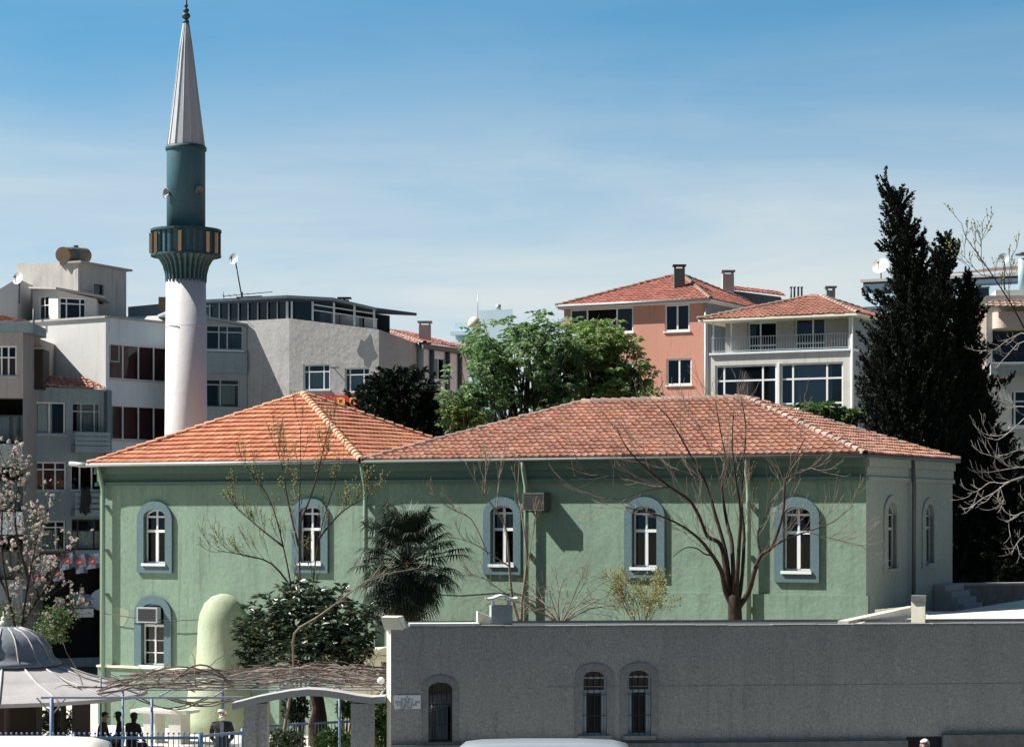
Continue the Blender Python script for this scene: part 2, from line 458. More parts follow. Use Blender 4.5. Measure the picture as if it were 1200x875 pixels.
# ------------------------------------------------------------------ palette
stucco('green_render', (.205, .292, .22), grain=.13, streak=.5, blotch=.55, dirt=(.14, .195, .15), gscale=9, bump=.55, stain=.22, drips=.55)
stucco('patch_render', (.27, .33, .235), grain=.12, streak=.2, blotch=.4, dirt=(.2, .25, .18))
stucco('bluewhite_lifted', (.72, .78, .84), grain=.07, streak=.3, dirt=(.5, .55, .6), drips=.45)  # lighter than the other walls, to lift the shade on the front
stucco('end_wall_render', (.30, .335, .30), grain=.22, streak=.2, blotch=.3, dirt=(.2, .22, .22), gscale=12)
stucco('cornice_shade_render', (.10, .155, .125), grain=.12, streak=.15, dirt=(.1, .16, .13))  # wall green darkened: eave shadow put into the colour
stucco('pale_green_render', (.37, .42, .29), grain=.1, streak=.35, blotch=.5, dirt=(.24, .30, .2), bump=.6, stain=.2, drips=.5)
stucco('blue_surround', (.105, .165, .182), grain=.25, streak=.2, blotch=.3, dirt=(.08, .12, .14), gscale=20)
stucco('rough_grey', (.335, .322, .293), grain=.42, streak=.3, blotch=.2, dirt=(.22, .215, .2), gscale=24, bump=.4, stain=.18, drips=.6)
stucco('grey_surround', (.25, .245, .235), grain=.3, streak=.2, dirt=(.1, .11, .11), gscale=12)
stucco('cream_render', (.75, .71, .56), grain=.06, streak=.25, dirt=(.5, .45, .33))
stucco('white_render', (.58, .575, .56), grain=.06, streak=.16, blotch=.2, dirt=(.5, .49, .45), drips=.45)
stucco('bluewhite_render', (.66, .72, .76), grain=.08, streak=.25, dirt=(.36, .4, .42))
stucco('concrete_render', (.46, .44, .41), grain=.12, streak=.3, blotch=.5, dirt=(.26, .25, .24), stain=.25, drips=.45)
stucco('grey_render', (.34, .37, .38), grain=.14, streak=.35, blotch=.4, dirt=(.15, .165, .17))
stucco('bluegrey_render', (.27, .335, .36), grain=.14, streak=.35, blotch=.4, dirt=(.17, .21, .235), drips=.45)
stucco('brown_render', (.38, .345, .33), grain=.12, streak=.3, dirt=(.2, .17, .16), drips=.45)
stucco('plaster', (.40, .39, .38), grain=.13, streak=.28, blotch=.4, dirt=(.27, .27, .27), gscale=5, bump=.8, stain=.2, drips=.45)
stucco('salmon_render', (.55, .272, .20), grain=.08, streak=.14, blotch=.22, dirt=(.42, .2, .15), drips=.45)
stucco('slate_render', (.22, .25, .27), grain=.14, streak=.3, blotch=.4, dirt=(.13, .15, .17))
stucco('offwhite_render', (.56, .545, .50), grain=.07, streak=.3, blotch=.35, dirt=(.42, .4, .36), stain=.2, drips=.45)
stucco('beige_shaded_render', (.36, .335, .30), grain=.14, streak=.3, blotch=.4, dirt=(.25, .23, .21))  # beige with the roof's shade put into the colour
stucco('pinkish_render', (.55, .45, .38), grain=.08, streak=.2, dirt=(.38, .31, .27))
stucco('blue_and_haze_render', (.44, .56, .63), grain=.02, streak=.05, dirt=(.45, .58, .67), bump=.02)  # blue top floor; on the far tower it paints in distance haze
stucco('pavilion_paint', (.06, .085, .10), grain=.15, streak=.3, dirt=(.04, .05, .06))
stucco('wet_stain', (.15, .16, .17), grain=.2, streak=.3, dirt=(.1, .11, .12))
stucco('white_minaret', (.56, .545, .55), grain=.04, streak=.3, blotch=.25, dirt=(.55, .53, .55), gscale=6, bump=.25, drips=.45)
stucco('teal_paint', (.05, .125, .155), grain=.12, streak=.35, blotch=.4, dirt=(.03, .075, .1), bump=.12, rough=.6)
stucco('stone_dark', (.17, .165, .16), grain=.3, streak=.3, blotch=.5, dirt=(.09, .09, .09), gscale=5, bump=.8)
stucco('marble', (.72, .70, .64), grain=.05, streak=.1, dirt=(.5, .48, .42), rough=.5)
stucco('stone_grey', (.30, .30, .29), grain=.15, streak=.2, dirt=(.2, .2, .2))
stucco('paving', (.56, .52, .45), grain=.1, streak=.0, blotch=.4, dirt=(.4, .36, .3), gscale=5, bump=.3)
stucco('roof_paving', (.66, .60, .50), grain=.08, streak=.0, blotch=.35, dirt=(.42, .37, .32), gscale=4, bump=.2)
stucco('earth', (.17, .15, .1), grain=.3, streak=.0, blotch=.5, dirt=(.09, .1, .05), gscale=4, bump=.8)
stucco('asphalt_mat', (.06, .06, .06), grain=.25, streak=.0, blotch=.3, dirt=(.04, .04, .04), gscale=12)
stucco('concrete', (.36, .35, .33), grain=.15, streak=.3, dirt=(.22, .22, .21))
stucco('lead', (.42, .385, .37), grain=.1, streak=.3, blotch=.4, dirt=(.2, .2, .2), rough=.55, bump=.2)
stucco('lead_dark', (.20, .215, .235), grain=.14, streak=.4, blotch=.5, dirt=(.11, .12, .135), rough=.5, bump=.35)
stucco('cone_metal', (.42, .445, .47), grain=.06, streak=.4, blotch=.4, dirt=(.33, .36, .4), rough=.42, bump=.3, drips=.5)
island('new_tiles', [(.50, .185, .095), (.58, .24, .13), (.44, .155, .08), (.64, .29, .165), (.53, .205, .105)], .85, .15, bump=.35)
island('old_tiles', [(.55, .255, .165), (.62, .31, .21), (.47, .215, .145), (.66, .37, .27), (.52, .28, .205), (.40, .21, .155)], .9, .25, bump=.45)
island('old_caps', [(.42, .29, .235), (.36, .25, .2), (.48, .36, .30), (.42, .23, .165)], .9, .3, bump=.4)
island('new_caps', [(.70, .33, .19), (.76, .42, .28), (.62, .27, .15)], .85, .15, bump=.25)
island('red_tiles', [(.46, .16, .115), (.52, .20, .15), (.40, .135, .10), (.56, .24, .18)], .9, .3, bump=.35)
island('brick_tiles', [(.47, .20, .145), (.52, .255, .18), (.40, .17, .125)], .9, .3, bump=.35)
plain('white_frame', (.74, .75, .74), .5, 0, .06)
plain('grey_frame', (.36, .40, .42), .5, 0, .08)
plain('blue_frame', (.30, .40, .45), .5)
plain('dark_frame', (.05, .045, .045), .5)
plain('white_paint', (.78, .77, .73), .55, 0, .08)
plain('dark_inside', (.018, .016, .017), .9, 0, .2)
plain('dark_metal', (.045, .05, .055), .55, .3)
plain('blue_metal', (.12, .19, .30), .5, 0, .15)
plain('steel', (.42, .45, .47), .45, .5)
plain('galvanised', (.30, .31, .31), .5, .3, .25)
plain('pipe_green', (.20, .29, .21), .6, 0, .15)
plain('pipe_dark', (.10, .115, .11), .6)
plain('teal_dark', (.022, .06, .066), .6, 0, .2)
plain('amber_panel', (.46, .34, .21), .6, 0, .15)
plain('horn_grey', (.16, .18, .19), .5)
plain('rust', (.23, .16, .11), .85, 0, .4, .3, 3)
plain('blue_tank', (.06, .10, .14), .7, 0, .3)
plain('ac_dark', (.085, .085, .082), .7, 0, .15)
plain('ac_face', (.06, .06, .06), .6)
plain('white_cloth', (.62, .62, .60), .9)
plain('grey_cloth', (.34, .36, .37), .9)
plain('dark_cloth', (.03, .028, .03), .9)
plain('maroon_blind', (.15, .04, .042), .8, 0, .15)
plain('red_sign', (.50, .03, .035), .6, 0, .1)
plain('yellow_letter', (.80, .45, .10), .6)
plain('letter_black', (.05, .05, .06), .7)
plain('flag_blue_shaded', (.07, .085, .125), .85, 0, .1)  # blue-grey cloth darkened, with the flags' shade in the colour
plain('flag_red', (.5, .085, .04), .8)
plain('awning_cloth', (.48, .55, .6), .8)
plain('wood_dark', (.04, .03, .024), .8)
plain('black_jacket', (.022, .022, .026), .85)
plain('grey_trousers', (.06, .06, .065), .9)
plain('brown_coat', (.035, .03, .027), .9)
plain('skin', (.50, .29, .20), .6, 0, .08)
plain('hair_white', (.72, .70, .66), .8)
plain('hair_dark', (.03, .025, .022), .8)
plain('shirt', (.30, .30, .31), .9)
plain('van_cream', (.80, .74, .62), .3, 0, .03, .5)
plain('van_silver', (.33, .35, .375), .3, .3, .04, .5)
plain('tyre', (.03, .03, .03), .9)
plain('rubber', (.04, .04, .04), .7)
plain('lamp_glass', (.82, .80, .74), .3)
plain('headlamp', (.7, .7, .7), .15)
plain('indicator', (.7, .25, .04), .3)
plain('dish_white', (.82, .80, .74), .5)
plain('dish_grey', (.42, .46, .48), .5)
glass('glass'); glass('glass_blue', (.55, .68, .75), 1.6); glass('glass_dark', (.35, .38, .4), 1.2)
bark('bark_pale', (.30, .24, .19), (.15, .115, .09)); bark('bark_brown', (.08, .054, .043), (.022, .017, .015))
bark('bark_dark', (.05, .038, .03), (.02, .016, .014)); bark('bark_silver', (.40, .375, .35), (.22, .2, .18)); bark('vine_bark', (.24, .19, .165), (.05, .04, .034))
bark('palm_fibre', (.10, .07, .05), (.03, .022, .018))
island('leaf_chestnut', [(.13, .235, .085), (.21, .34, .13), (.08, .16, .06), (.36, .46, .27), (.17, .30, .10)], .40, .15, .6)
island('leaf_lime', [(.17, .30, .08), (.27, .40, .12), (.10, .19, .05), (.36, .46, .18), (.38, .34, .14)], .40, .15, .6)
island('leaf_bud', [(.34, .34, .11), (.42, .40, .16), (.26, .28, .09)], .6, .2, .35)
island('leaf_loquat', [(.028, .055, .026), (.05, .09, .04), (.02, .04, .022), (.085, .12, .06), (.16, .15, .05)], .28, .2, .12, .6)
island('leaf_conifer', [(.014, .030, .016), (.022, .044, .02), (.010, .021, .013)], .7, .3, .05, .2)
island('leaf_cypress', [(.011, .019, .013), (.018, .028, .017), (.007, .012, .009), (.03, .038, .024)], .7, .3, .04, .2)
island('leaf_palm', [(.014, .026, .014), (.024, .04, .02), (.034, .052, .026), (.010, .018, .011)], .55, .2, .06, .3)
island('palm_dry', [(.24, .19, .11), (.19, .145, .08), (.15, .13, .08)], .7, .2, .2)
island('leaf_shrub', [(.05, .12, .03), (.10, .19, .05), (.03, .07, .025), (.17, .24, .09)], .45, .2, .25)
island('blossom', [(.62, .53, .49), (.68, .62, .58), (.52, .41, .37), (.72, .68, .64)], .8, .15, .35)

# ------------------------------------------------------------------ the setting
m = MB(); m.poly([(-2500, -300, -.06), (2500, -300, -.06), (2500, 4000, -.06), (-2500, 4000, -.06)]); m.build('ground', MATS['earth'], None, 'structure')
m = MB(); m.poly([(-60, 20, .78), (60, 20, .78), (60, 47.3, .78), (-60, 47.3, .78)]); m.build('road', MATS['asphalt_mat'], None, 'structure')
m = MB()
m.poly([(-60, 47.3, .9), (60, 47.3, .9), (60, 50.6, .9), (-60, 50.6, .9)]); m.poly([(-60, 47.3, .74), (60, 47.3, .74), (60, 47.3, .9), (-60, 47.3, .9)])
m.build('pavement', MATS['concrete'], None, 'structure')
m = MB()
m.poly([(-60, 50.6, .896), (-2.4, 50.6, .896), (-2.4, 56, .6), (-60, 56, .6)]); m.poly([(-60, 56, .6), (-2.4, 56, .6), (-2.4, 66, .06), (-60, 66, .06)])
m.poly([(-60, 66, .06), (2, 66, .06), (2, 92, .06), (-60, 92, .06)])
m.build('courtyard', MATS['paving'], None, 'structure')
m = MB()
m.poly([(-60, 92, .02), (60, 92, .02), (60, 160, .02), (-60, 160, .02)]); m.build('back_street', MATS['asphalt_mat'], None, 'structure')
m = MB()
m.poly([(-2.2, 53.4, 3.3), (13, 53.4, 3.3), (13, 64, 3.4), (10, 72, 3.4), (-5.5, 72, 3.0)]); m.poly([(-2.2, 53.4, 0), (-2.2, 53.4, 3.3), (-5.5, 72, 3.0), (-5.5, 72, 0)])
m.build('garden_terrace', MATS['earth'], None, 'structure')
pl = [P(997, 731, 52.6), P(1068, 716, 62), P(1093, 719, 65.5), P(1117, 716, 67.5), P(1200, 702.5, 70), P(1330, 700, 71), P(1330, 735, 51.8), P(997, 735, 51.6)]
m = MB(); m.poly(pl)
for i in range(len(pl)):
    a, b = pl[i], pl[(i + 1) % len(pl)]; m.poly([(a.x, a.y, 0), (b.x, b.y, 0), b, a])
m.build('paved_terrace', MATS['roof_paving'], None, 'structure')

# ------------------------------------------------------------------ green prayer hall
A = XY(117, 76); B = XY(1015, 63)
FA = Fc(A, B); d = FA.d; bk = -FA.n
def fp(s, t): q = FA.O + d * s + bk * t; return (q.x, q.y)
LC = FA.S(432); LT = FA.L; DL, DR = 8.8, 8.2
ZE = 8.93
hall = thing('prayer_hall', 'long green two-storey hall with arched blue-framed windows and two orange tiled hip roofs', 'building', (A[0], A[1], 0))
EW = Fc(fp(LT, 0), fp(LT, DR))
wins = []           # (outer rect, opening rect, face)
def arch_rects(fc, u0, v0, u1, v1, fi=.61, ft=.117, fb=.135):
    a, b, z0, z1 = fc.rect(u0, v0, u1, v1); w = b - a; h = z1 - z0; c = (a + b) / 2
    return (a, b, z0, z1), (c - w * fi / 2, c + w * fi / 2, z0 + h * fb, z1 - h * ft)
for r in ((162, 587, 203, 671), (343.5, 583, 385.5, 671), (567.5, 582, 611.5, 673), (732.5, 582, 780, 677), (908.5, 582, 961, 682)):
    wins.append(arch_rects(FA, *r) + (FA, 'casement'))
wins.append(arch_rects(FA, 159, 697, 202, 786, .62, .11, .08) + (FA, 'lower'))
ewins = [arch_rects(EW, 1035, 580, 1054, 673, .55, .09, .08) + (EW, 'narrow'), arch_rects(EW, 1080, 583, 1097, 666, .55, .09, .08) + (EW, 'narrow')]
m = MB()
wall(m, FA, 0, LT, -.1, ZE, [w[1] for w in wins], .2)
for a, b in (((0, DL), (0, 0)), ((LC, DL), (0, DL)), ((LC, DR), (LC, DL)), ((LT, DR), (LC, DR))):
    f = Fc(fp(*a), fp(*b)); wall(m, f, 0, f.L, -.1, ZE)
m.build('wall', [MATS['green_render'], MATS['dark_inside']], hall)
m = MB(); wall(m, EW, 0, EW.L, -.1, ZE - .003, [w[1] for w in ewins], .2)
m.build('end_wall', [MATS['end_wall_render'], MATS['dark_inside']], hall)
for (o, i, fc, kind) in wins + ewins:
    w = MB(); fw = .045
    a, b, lo, hi = i; c = (a + b) / 2; rise = (b - a) / 2 * (.55 if kind != 'narrow' else .9); sp = hi - rise
    fr = lambda s0, s1, z0, z1, k=0: w.fbox(fc, s0, s1, z0, z1, -.15 + k, -.09 + k)
    arc = [(c + (b - a) / 2 * math.cos(t), sp + rise * math.sin(t)) for t in [math.pi * j / 14 for j in range(15)]]
    fr(a, a + fw, lo, sp); fr(b - fw, b, lo, sp); fr(a + fw, b - fw, lo, lo + fw * 1.2)
    for j in range(14):
        (x0, z0), (x1, z1) = arc[j], arc[j + 1]
        k0 = (c + (x0 - c) * .86, sp + (z0 - sp) * .8); k1 = (c + (x1 - c) * .86, sp + (z1 - sp) * .8)
        w.prism([fc.w(x0, z0, -.15), fc.w(x1, z1, -.15), fc.w(*k1, -.15), fc.w(*k0, -.15)], [fc.w(x0, z0, -.09), fc.w(x1, z1, -.09), fc.w(*k1, -.09), fc.w(*k0, -.09)])
    tz = lo + (hi - lo) * .60
    if kind == 'casement':
        fr(a + fw, b - fw, sp - .03, sp + .03, .004); fr(a + fw, b - fw, tz - .05, tz + .04, .012)
        fr(c - .055, c + .055, lo + fw, tz - .06, .008); fr(c - .03, c + .03, tz + .05, hi - .05, .006)
    elif kind == 'lower':
        fr(c - .03, c + .03, lo + fw, lo + (hi - lo) * .62, .006); fr(a + fw, b - fw, lo + (hi - lo) * .62, lo + (hi - lo) * .66, .01)
        for t in (.2, .4): fr(a + fw, b - fw, lo + (hi - lo) * t - .015, lo + (hi - lo) * t + .015, .003)
    else:
        fr(a + fw, b - fw, tz - .04, tz + .04, .006); fr(a + fw, b - fw, sp - .02, sp + .02, .004)
    fo = w.build('window', MATS['white_frame' if kind != 'narrow' else 'grey_frame'], hall)
    g = MB(); g.poly([fc.w(a + .01, lo, -.125), fc.w(b - .01, lo, -.125), fc.w(b - .01, hi, -.125), fc.w(a + .01, hi, -.125)]); g.build('pane', MATS['glass'], fo)
    q = MB(); q.fbox(fc, a - .05, b + .05, lo - .09, lo - .003, -.1, .15); q.build('sill', MATS['white_frame' if kind != 'narrow' else 'end_wall_render'], fo)
    # raised arched surround, open inside
    s = MB(); a2, b2, lo2, hi2 = o; c2 = (a2 + b2) / 2; r2 = (b2 - a2) / 2 * .85; s2 = hi2 - r2; T = .09 if kind != 'narrow' else .05
    out = [(a2, lo2)] + [(c2 - (b2 - a2) / 2 * math.cos(t), s2 + r2 * math.sin(t)) for t in [math.pi * j / 18 for j in range(19)]] + [(b2, lo2)]
    inn = [(a, lo)] + [(c - (b - a) / 2 * math.cos(t), sp + rise * math.sin(t)) for t in [math.pi * j / 18 for j in range(19)]] + [(b, lo)]
    for j in range(len(out) - 1):
        p, q_, p2, q2 = out[j], out[j + 1], inn[j], inn[j + 1]
        s.poly([fc.w(*p, T), fc.w(*q_, T), fc.w(*q2, T), fc.w(*p2, T)]); s.poly([fc.w(*p, 0), fc.w(*q_, 0), fc.w(*q_, T), fc.w(*p, T)])
        s.poly([fc.w(*p2, T), fc.w(*q2, T), fc.w(*q2, -.19), fc.w(*p2, -.19)])
    s.poly([fc.w(a2, lo2, T), fc.w(b2, lo2, T), fc.w(b, lo, T), fc.w(a, lo, T)]); s.poly([fc.w(a2, lo2, 0), fc.w(b2, lo2, 0), fc.w(b2, lo2, T), fc.w(a2, lo2, T)])
    s.poly([fc.w(a, lo, T), fc.w(b, lo, T), fc.w(b, lo, -.19), fc.w(a, lo, -.19)])
    s.build('surround', MATS['blue_surround' if kind != 'narrow' else 'end_wall_render'], fo)
# curtain sheets behind two of the panes
for k, (t0, t1, h0, h1) in ((2, (.1, .9, .62, .86)), (1, (.55, .9, .1, .58))):
    o, i, fc, kd = wins[k]; a, b, lo, hi = i; q = MB(); q.sm = True
    for j in range(12):
        x0 = a + (b - a) * (t0 + (t1 - t0) * j / 12); x1 = a + (b - a) * (t0 + (t1 - t0) * (j + 1) / 12); e = .03 * (j % 2)
        q.poly([fc.w(x0, lo + (hi - lo) * h0, -.2 - e), fc.w(x1, lo + (hi - lo) * h0, -.23 + e), fc.w(x1, lo + (hi - lo) * h1, -.23 + e), fc.w(x0, lo + (hi - lo) * h1, -.2 - e)])
    q.build('curtain', MATS['grey_cloth' if k == 2 else 'dark_cloth'], hall)
# cornice mouldings
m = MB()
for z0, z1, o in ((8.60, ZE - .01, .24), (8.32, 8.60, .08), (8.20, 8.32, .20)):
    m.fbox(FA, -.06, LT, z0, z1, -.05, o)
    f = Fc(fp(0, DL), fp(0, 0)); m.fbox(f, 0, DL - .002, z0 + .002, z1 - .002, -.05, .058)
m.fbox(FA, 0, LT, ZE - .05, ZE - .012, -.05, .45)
m.build('cornice', MATS['cornice_shade_render'], hall)  # the dark tone paints in the shadow under the eaves
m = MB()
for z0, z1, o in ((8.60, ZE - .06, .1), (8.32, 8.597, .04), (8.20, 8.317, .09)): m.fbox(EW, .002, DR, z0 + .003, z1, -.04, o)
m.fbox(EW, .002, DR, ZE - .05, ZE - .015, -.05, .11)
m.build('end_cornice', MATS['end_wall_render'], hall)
# plinth ledges
m = MB(); s0 = FA.S(640); m.fbox(FA, s0, LT + .08, -.1, 4.93, -.1, .07); m.build('plinth', MATS['green_render'], hall)
m = MB(); m.fbox(FA, .02, FA.S(330), -.1, 2.02, -.1, .14); m.build('lower_plinth', MATS['green_render'], hall)
m = MB(); m.fbox(FA, .0, FA.S(330) + .02, 2.022, 2.09, -.1, .2); m.build('ledge', MATS['cream_render'], hall)
# roofs
ap = P(355, 462, 77.3); ov = .45
def e3(s, t, z=ZE): q = fp(s, t); return Vector((q[0], q[1], z))
m = MB(); E0, E1, E2, E3 = e3(-.12, -ov), e3(LC, -ov), e3(LC, DL + ov), e3(-.12, DL + ov)
tiles(m, E0, E1, ap, ap, .24, .345, .022, .008, True, .085); tiles(m, E1, E2, ap, ap, .24, .36, .03, .008, True); tiles(m, E2, E3, ap, ap, .3, .4, .022); tiles(m, E3, E0, ap, ap, .3, .4, .022)
rf = m.build('roof', MATS['new_tiles'], hall); rf['label'] = 'bright orange tiled pyramid roof'
m = MB(); dn = Vector((0, 0, -.02))
for a, b in ((E0, E1), (E1, E2), (E2, E3), (E3, E0)): m.poly([a + dn, b + dn, ap + dn])
m.poly([E0 + dn, E1 + dn, E2 + dn, E3 + dn]); m.build('roof_deck', MATS['wood_dark'], rf)
m = MB(); caps(m, E0, ap, .11); caps(m, E1, ap, .13, .3); caps(m, E2, ap, .11); caps(m, E3, ap, .11); m.build('ridge_tiles', MATS['new_caps'], rf)
r0 = P(683, 472, 72.2); r1 = P(875, 469, 69.5); r0.z = r1.z = 10.85
G0, G1, G2, G3 = e3(LC + .02, -ov), e3(LT + .12, -ov), e3(LT + .12, DR + .2), e3(LC + .02, DR + ov)
m = MB(); tiles(m, G0, G1, r0, r1, .235, .31, .055, .014, lift=.075); tiles(m, G1, G2, r1, r1, .235, .34, .05, .014, lift=.075); tiles(m, G2, G3, r1, r0, .3, .4, .04); tiles(m, G3, G0, r0, r0, .3, .4, .04)
rf2 = m.build('roof', MATS['old_tiles'], hall); rf2['label'] = 'long weathered hip roof of dull red tiles'
m = MB()
m.poly([G0 + dn, G1 + dn, r1 + dn, r0 + dn]); m.poly([G1 + dn, G2 + dn, r1 + dn]); m.poly([G2 + dn, G3 + dn, r0 + dn, r1 + dn]); m.poly([G3 + dn, G0 + dn, r0 + dn]); m.poly([G0 + dn, G1 + dn, G2 + dn, G3 + dn])
m.build('roof_deck', MATS['wood_dark'], rf2)
m = MB(); caps(m, G0, r0, .11); caps(m, G1, r1, .115); caps(m, G2, r1, .11); caps(m, r0, r1, .12); m.build('ridge_tiles', MATS['old_caps'], rf2)
m = MB()                                             # two slipped tiles on the old roof
for u, v in ((722, 481), (731, 484)):
    p = P(u, v, 71.3); m.prism([p + Vector((-.3, 0, .0)), p + Vector((.1, -.1, .06)), p + Vector((.22, .1, .22)), p + Vector((-.18, .2, .16))], [p + Vector((-.3, 0, .04)), p + Vector((.1, -.1, .1)), p + Vector((.22, .1, .26)), p + Vector((-.18, .2, .2))])
m.build('slipped_tiles', MATS['brick_tiles'], rf2)
# gutters and downpipes
m = MB(); m.tube([e3(-.16, -ov - .06, ZE - .02), e3(LC - .05, -ov - .06, ZE - .02)], .065, 8); m.tube([e3(-.18, -ov, ZE - .03), e3(-.18, DL, ZE - .03)], .06, 8)
m.tube([e3(-1.0, -ov + .1, ZE + .04), e3(-.16, -ov - .03, ZE - .03)], .085, 8)
m.build('gutter', MATS['galvanised'], hall)
m = MB(); m.tube([e3(LC + .05, -ov - .05, ZE - .03), e3(LT + .12, -ov - .05, ZE - .03)], .05, 8); m.tube([e3(LT + .16, -ov, ZE - .03), e3(LT + .16, DR + .2, ZE - .03)], .05, 8)
m.build('gutter', MATS['pipe_dark'], hall)
for u, zb in ((125, .05), (432, 3.2), (620, 3.3), (880, 3.3)):
    s = FA.S(u); m = MB()
    m.tube([FA.w(s, ZE - .06, .45), FA.w(s, ZE - .32, .38), FA.w(s, 8.1, .2), FA.w(s, 7.8, .19), FA.w(s, zb, .19)], .075, 8)
    for z in (7.5, 6, 4.5): m.fbox(FA, s - .085, s + .085, z, z + .05, 0, .19)
    m.build('downpipe', MATS['pipe_green'], hall)
s = EW.S(1065); m = MB(); m.tube([EW.w(s, ZE - .08, .12), EW.w(s, 8.1, .17), EW.w(s, 4.4, .15)], .065, 8); m.build('downpipe', MATS['pipe_dark'], hall)
for (cu, cv, ru, rv_) in ((141, 722, 9, 13), (232, 768, 9, 14), (480, 690, 16, 6)):
    pp = [FA.w(*FA.px(cu + ru * math.cos(a) * (1 + .25 * math.sin(3 * a + cu)), cv + rv_ * math.sin(a) * (1 + .2 * math.cos(2 * a + cv))), .004) for a in [2 * math.pi * j / 24 for j in range(24)]]
    m = MB(); m.poly(pp); m.build('render_patch', MATS['patch_render'], hall)
for pts_ in ([(500, 695), (540, 697), (580, 694), (618, 696)], [(690, 699), (720, 698), (760, 701), (800, 697)]):
    m = MB(); m.tube([FA.w(*FA.px(u, v), .008) for u, v in pts_], .012, 4); m.build('crack', MATS['cornice_shade_render'], hall)
# round-headed buttress
s = FA.S(263); c = FA.w(s, 0, .05); m = MB()
prof = [(1.32, -.1), (1.28, .5), (1.08, 1.9), (.9, 2.2), (.84, 3.6), (.78, 3.95), (.62, 4.3), (.38, 4.52), (.12, 4.6), (.02, 4.61)]
m.lathe(prof, c, 36); m.build('buttress', MATS['pale_green_render'], hall)
# air conditioner boxes hung on the hall
def aircon(name, label, fc, u0, v0, u1, v1, proud, grp, face='ac_face', body='ac_dark'):
    a, b, lo, hi = fc.rect(u0, v0, u1, v1); q = fc.w((a + b) / 2, lo, proud / 2)
    t = thing(name, label, 'air conditioner', q, grp)
    k = MB(); k.fbox(fc, a, b, lo, hi, .06, proud); k.build('case', MATS[body], t)
    g = MB()
    for j in range(9): z = lo + (hi - lo) * (.12 + .76 * j / 8); g.fbox(fc, a + .04, b - .04, z, z + .012, proud, proud + .012)
    g.build('grille', MATS['steel' if body == 'white_paint' else 'dark_metal'], t)
    k = MB(); k.bar(fc.w(a + .1, lo - .03, 0), fc.w(a + .1, lo - .03, proud), .04); k.bar(fc.w(b - .1, lo - .03, 0), fc.w(b - .1, lo - .03, proud), .04); k.build('bracket', MATS['dark_metal'], t)
aircon('air_conditioner', 'dark air conditioner box high on the green wall beside a downpipe, casting a long shadow', FA, 621, 577, 646, 598, .5, 'air conditioners on the green hall')
aircon('air_conditioner', 'pale window air conditioner in the lower arched window above the fountain roof', FA, 166, 711, 190, 729, .28, 'air conditioners on the green hall', body='grey_frame')
q_ = FA.rect(168, 713, 188, 727); m = MB(); m.fbox(FA, q_[0], q_[1], q_[2], q_[3], .272, .281); m.build('front_panel', MATS['ac_face'], bpy.data.objects['air_conditioner.001'])
# cable and a slim lamp post against the facade
t = thing('wall_cable', 'thin black cable sagging along the green wall to the buttress', 'cable', FA.w(FA.S(133), 3.6, .2))
m = MB(); m.tube([FA.w(FA.S(u), z, .18) for u, z in ((126, 3.85), (165, 3.72), (205, 3.66), (240, 3.74), (262, 3.85))], .014, 4); m.build('cable', MATS['rubber'], t)

# ------------------------------------------------------------------ minaret
mp = XY(218, 84); mz = lambda v: H - (v - VH) / F * 84; px = 84 / F
mina = thing('minaret', 'tall white minaret with teal balcony and drum under a pointed silver cone', 'minaret', (mp[0], mp[1], 0))
c = (mp[0], mp[1], 0)
m = MB(); m.lathe([(25.5 * px, 0), (25 * px, mz(540)), (23.2 * px, mz(329))], c, 40)
for v in (383, 462): m.lathe([(24.2 * px, mz(v) - .012), (24.35 * px, mz(v) - .01), (24.35 * px, mz(v) + .01), (24.0 * px, mz(v) + .012)], c, 40, False)
m.build('shaft', MATS['white_minaret'], mina)
m = MB(); n = 28; rings = []
cp = [(24, 331), (24.5, 322), (27, 312), (31, 305), (36, 301), (39, 299)]
for r, v in cp:
    ring = []
    for j in range(n * 3):
        k = j % 3; rr = r * (1.0 if k else .9); ring.append(m.vert((c[0] + rr * px * math.cos(2 * math.pi * j / (n * 3)), c[1] + rr * px * math.sin(2 * math.pi * j / (n * 3)), mz(v))))
    rings.append(ring)
for i in range(len(cp) - 1):
    for j in range(n * 3):
        l = (j + 1) % (n * 3); m.cur = 1 if (j % 3 != 1) else 0; m.face((rings[i][j], rings[i][l], rings[i + 1][l], rings[i + 1][j]))
m.build('corbel', [MATS['teal_paint'], MATS['teal_dark']], mina)
bal = MB(); bal.lathe([(36, 0), (39.5, 0), (39.5, mz(271) - mz(300)), (37.5, mz(271) - mz(300)), (37.5, .2), (20, .2)], (0, 0, 0), 16, False, 0, False)
bal.v = [(x * px + c[0], y * px + c[1], z + mz(300)) for x, y, z in bal.v]
bo = bal.build('balcony', MATS['teal_paint'], mina)
m = MB()
for j in range(32):
    a = 2 * math.pi * (j + .5) / 32; rr = 39.6 * px
    q = Vector((c[0] + rr * math.cos(a), c[1] + rr * math.sin(a), mz(300))); m.bar(q, q + Vector((0, 0, mz(271) - mz(300))), .055)
for v, w in ((300, .07), (271, .09)):
    for j in range(32):
        a, b = 2 * math.pi * j / 32, 2 * math.pi * (j + 1) / 32; rr = 40.0 * px
        m.bar((c[0] + rr * math.cos(a), c[1] + rr * math.sin(a), mz(v)), (c[0] + rr * math.cos(b), c[1] + rr * math.sin(b), mz(v)), w)
m.build('ribs', MATS['teal_dark'], bo)
for u in (180, 187.5, 217, 247, 255):
    sn = max(-1, min(1, (u - 218) / 40.5)); a = -math.pi / 2 + math.asin(sn); rr = 41.5 * px
    q = Vector((c[0] + rr * math.cos(a), c[1] + rr * math.sin(a), mz(298.5))); m = MB(); m.bar(q, q + Vector((0, 0, mz(275) - mz(298.5))), .115, .09); m.build('lamp_box', MATS['amber_panel'], bo)
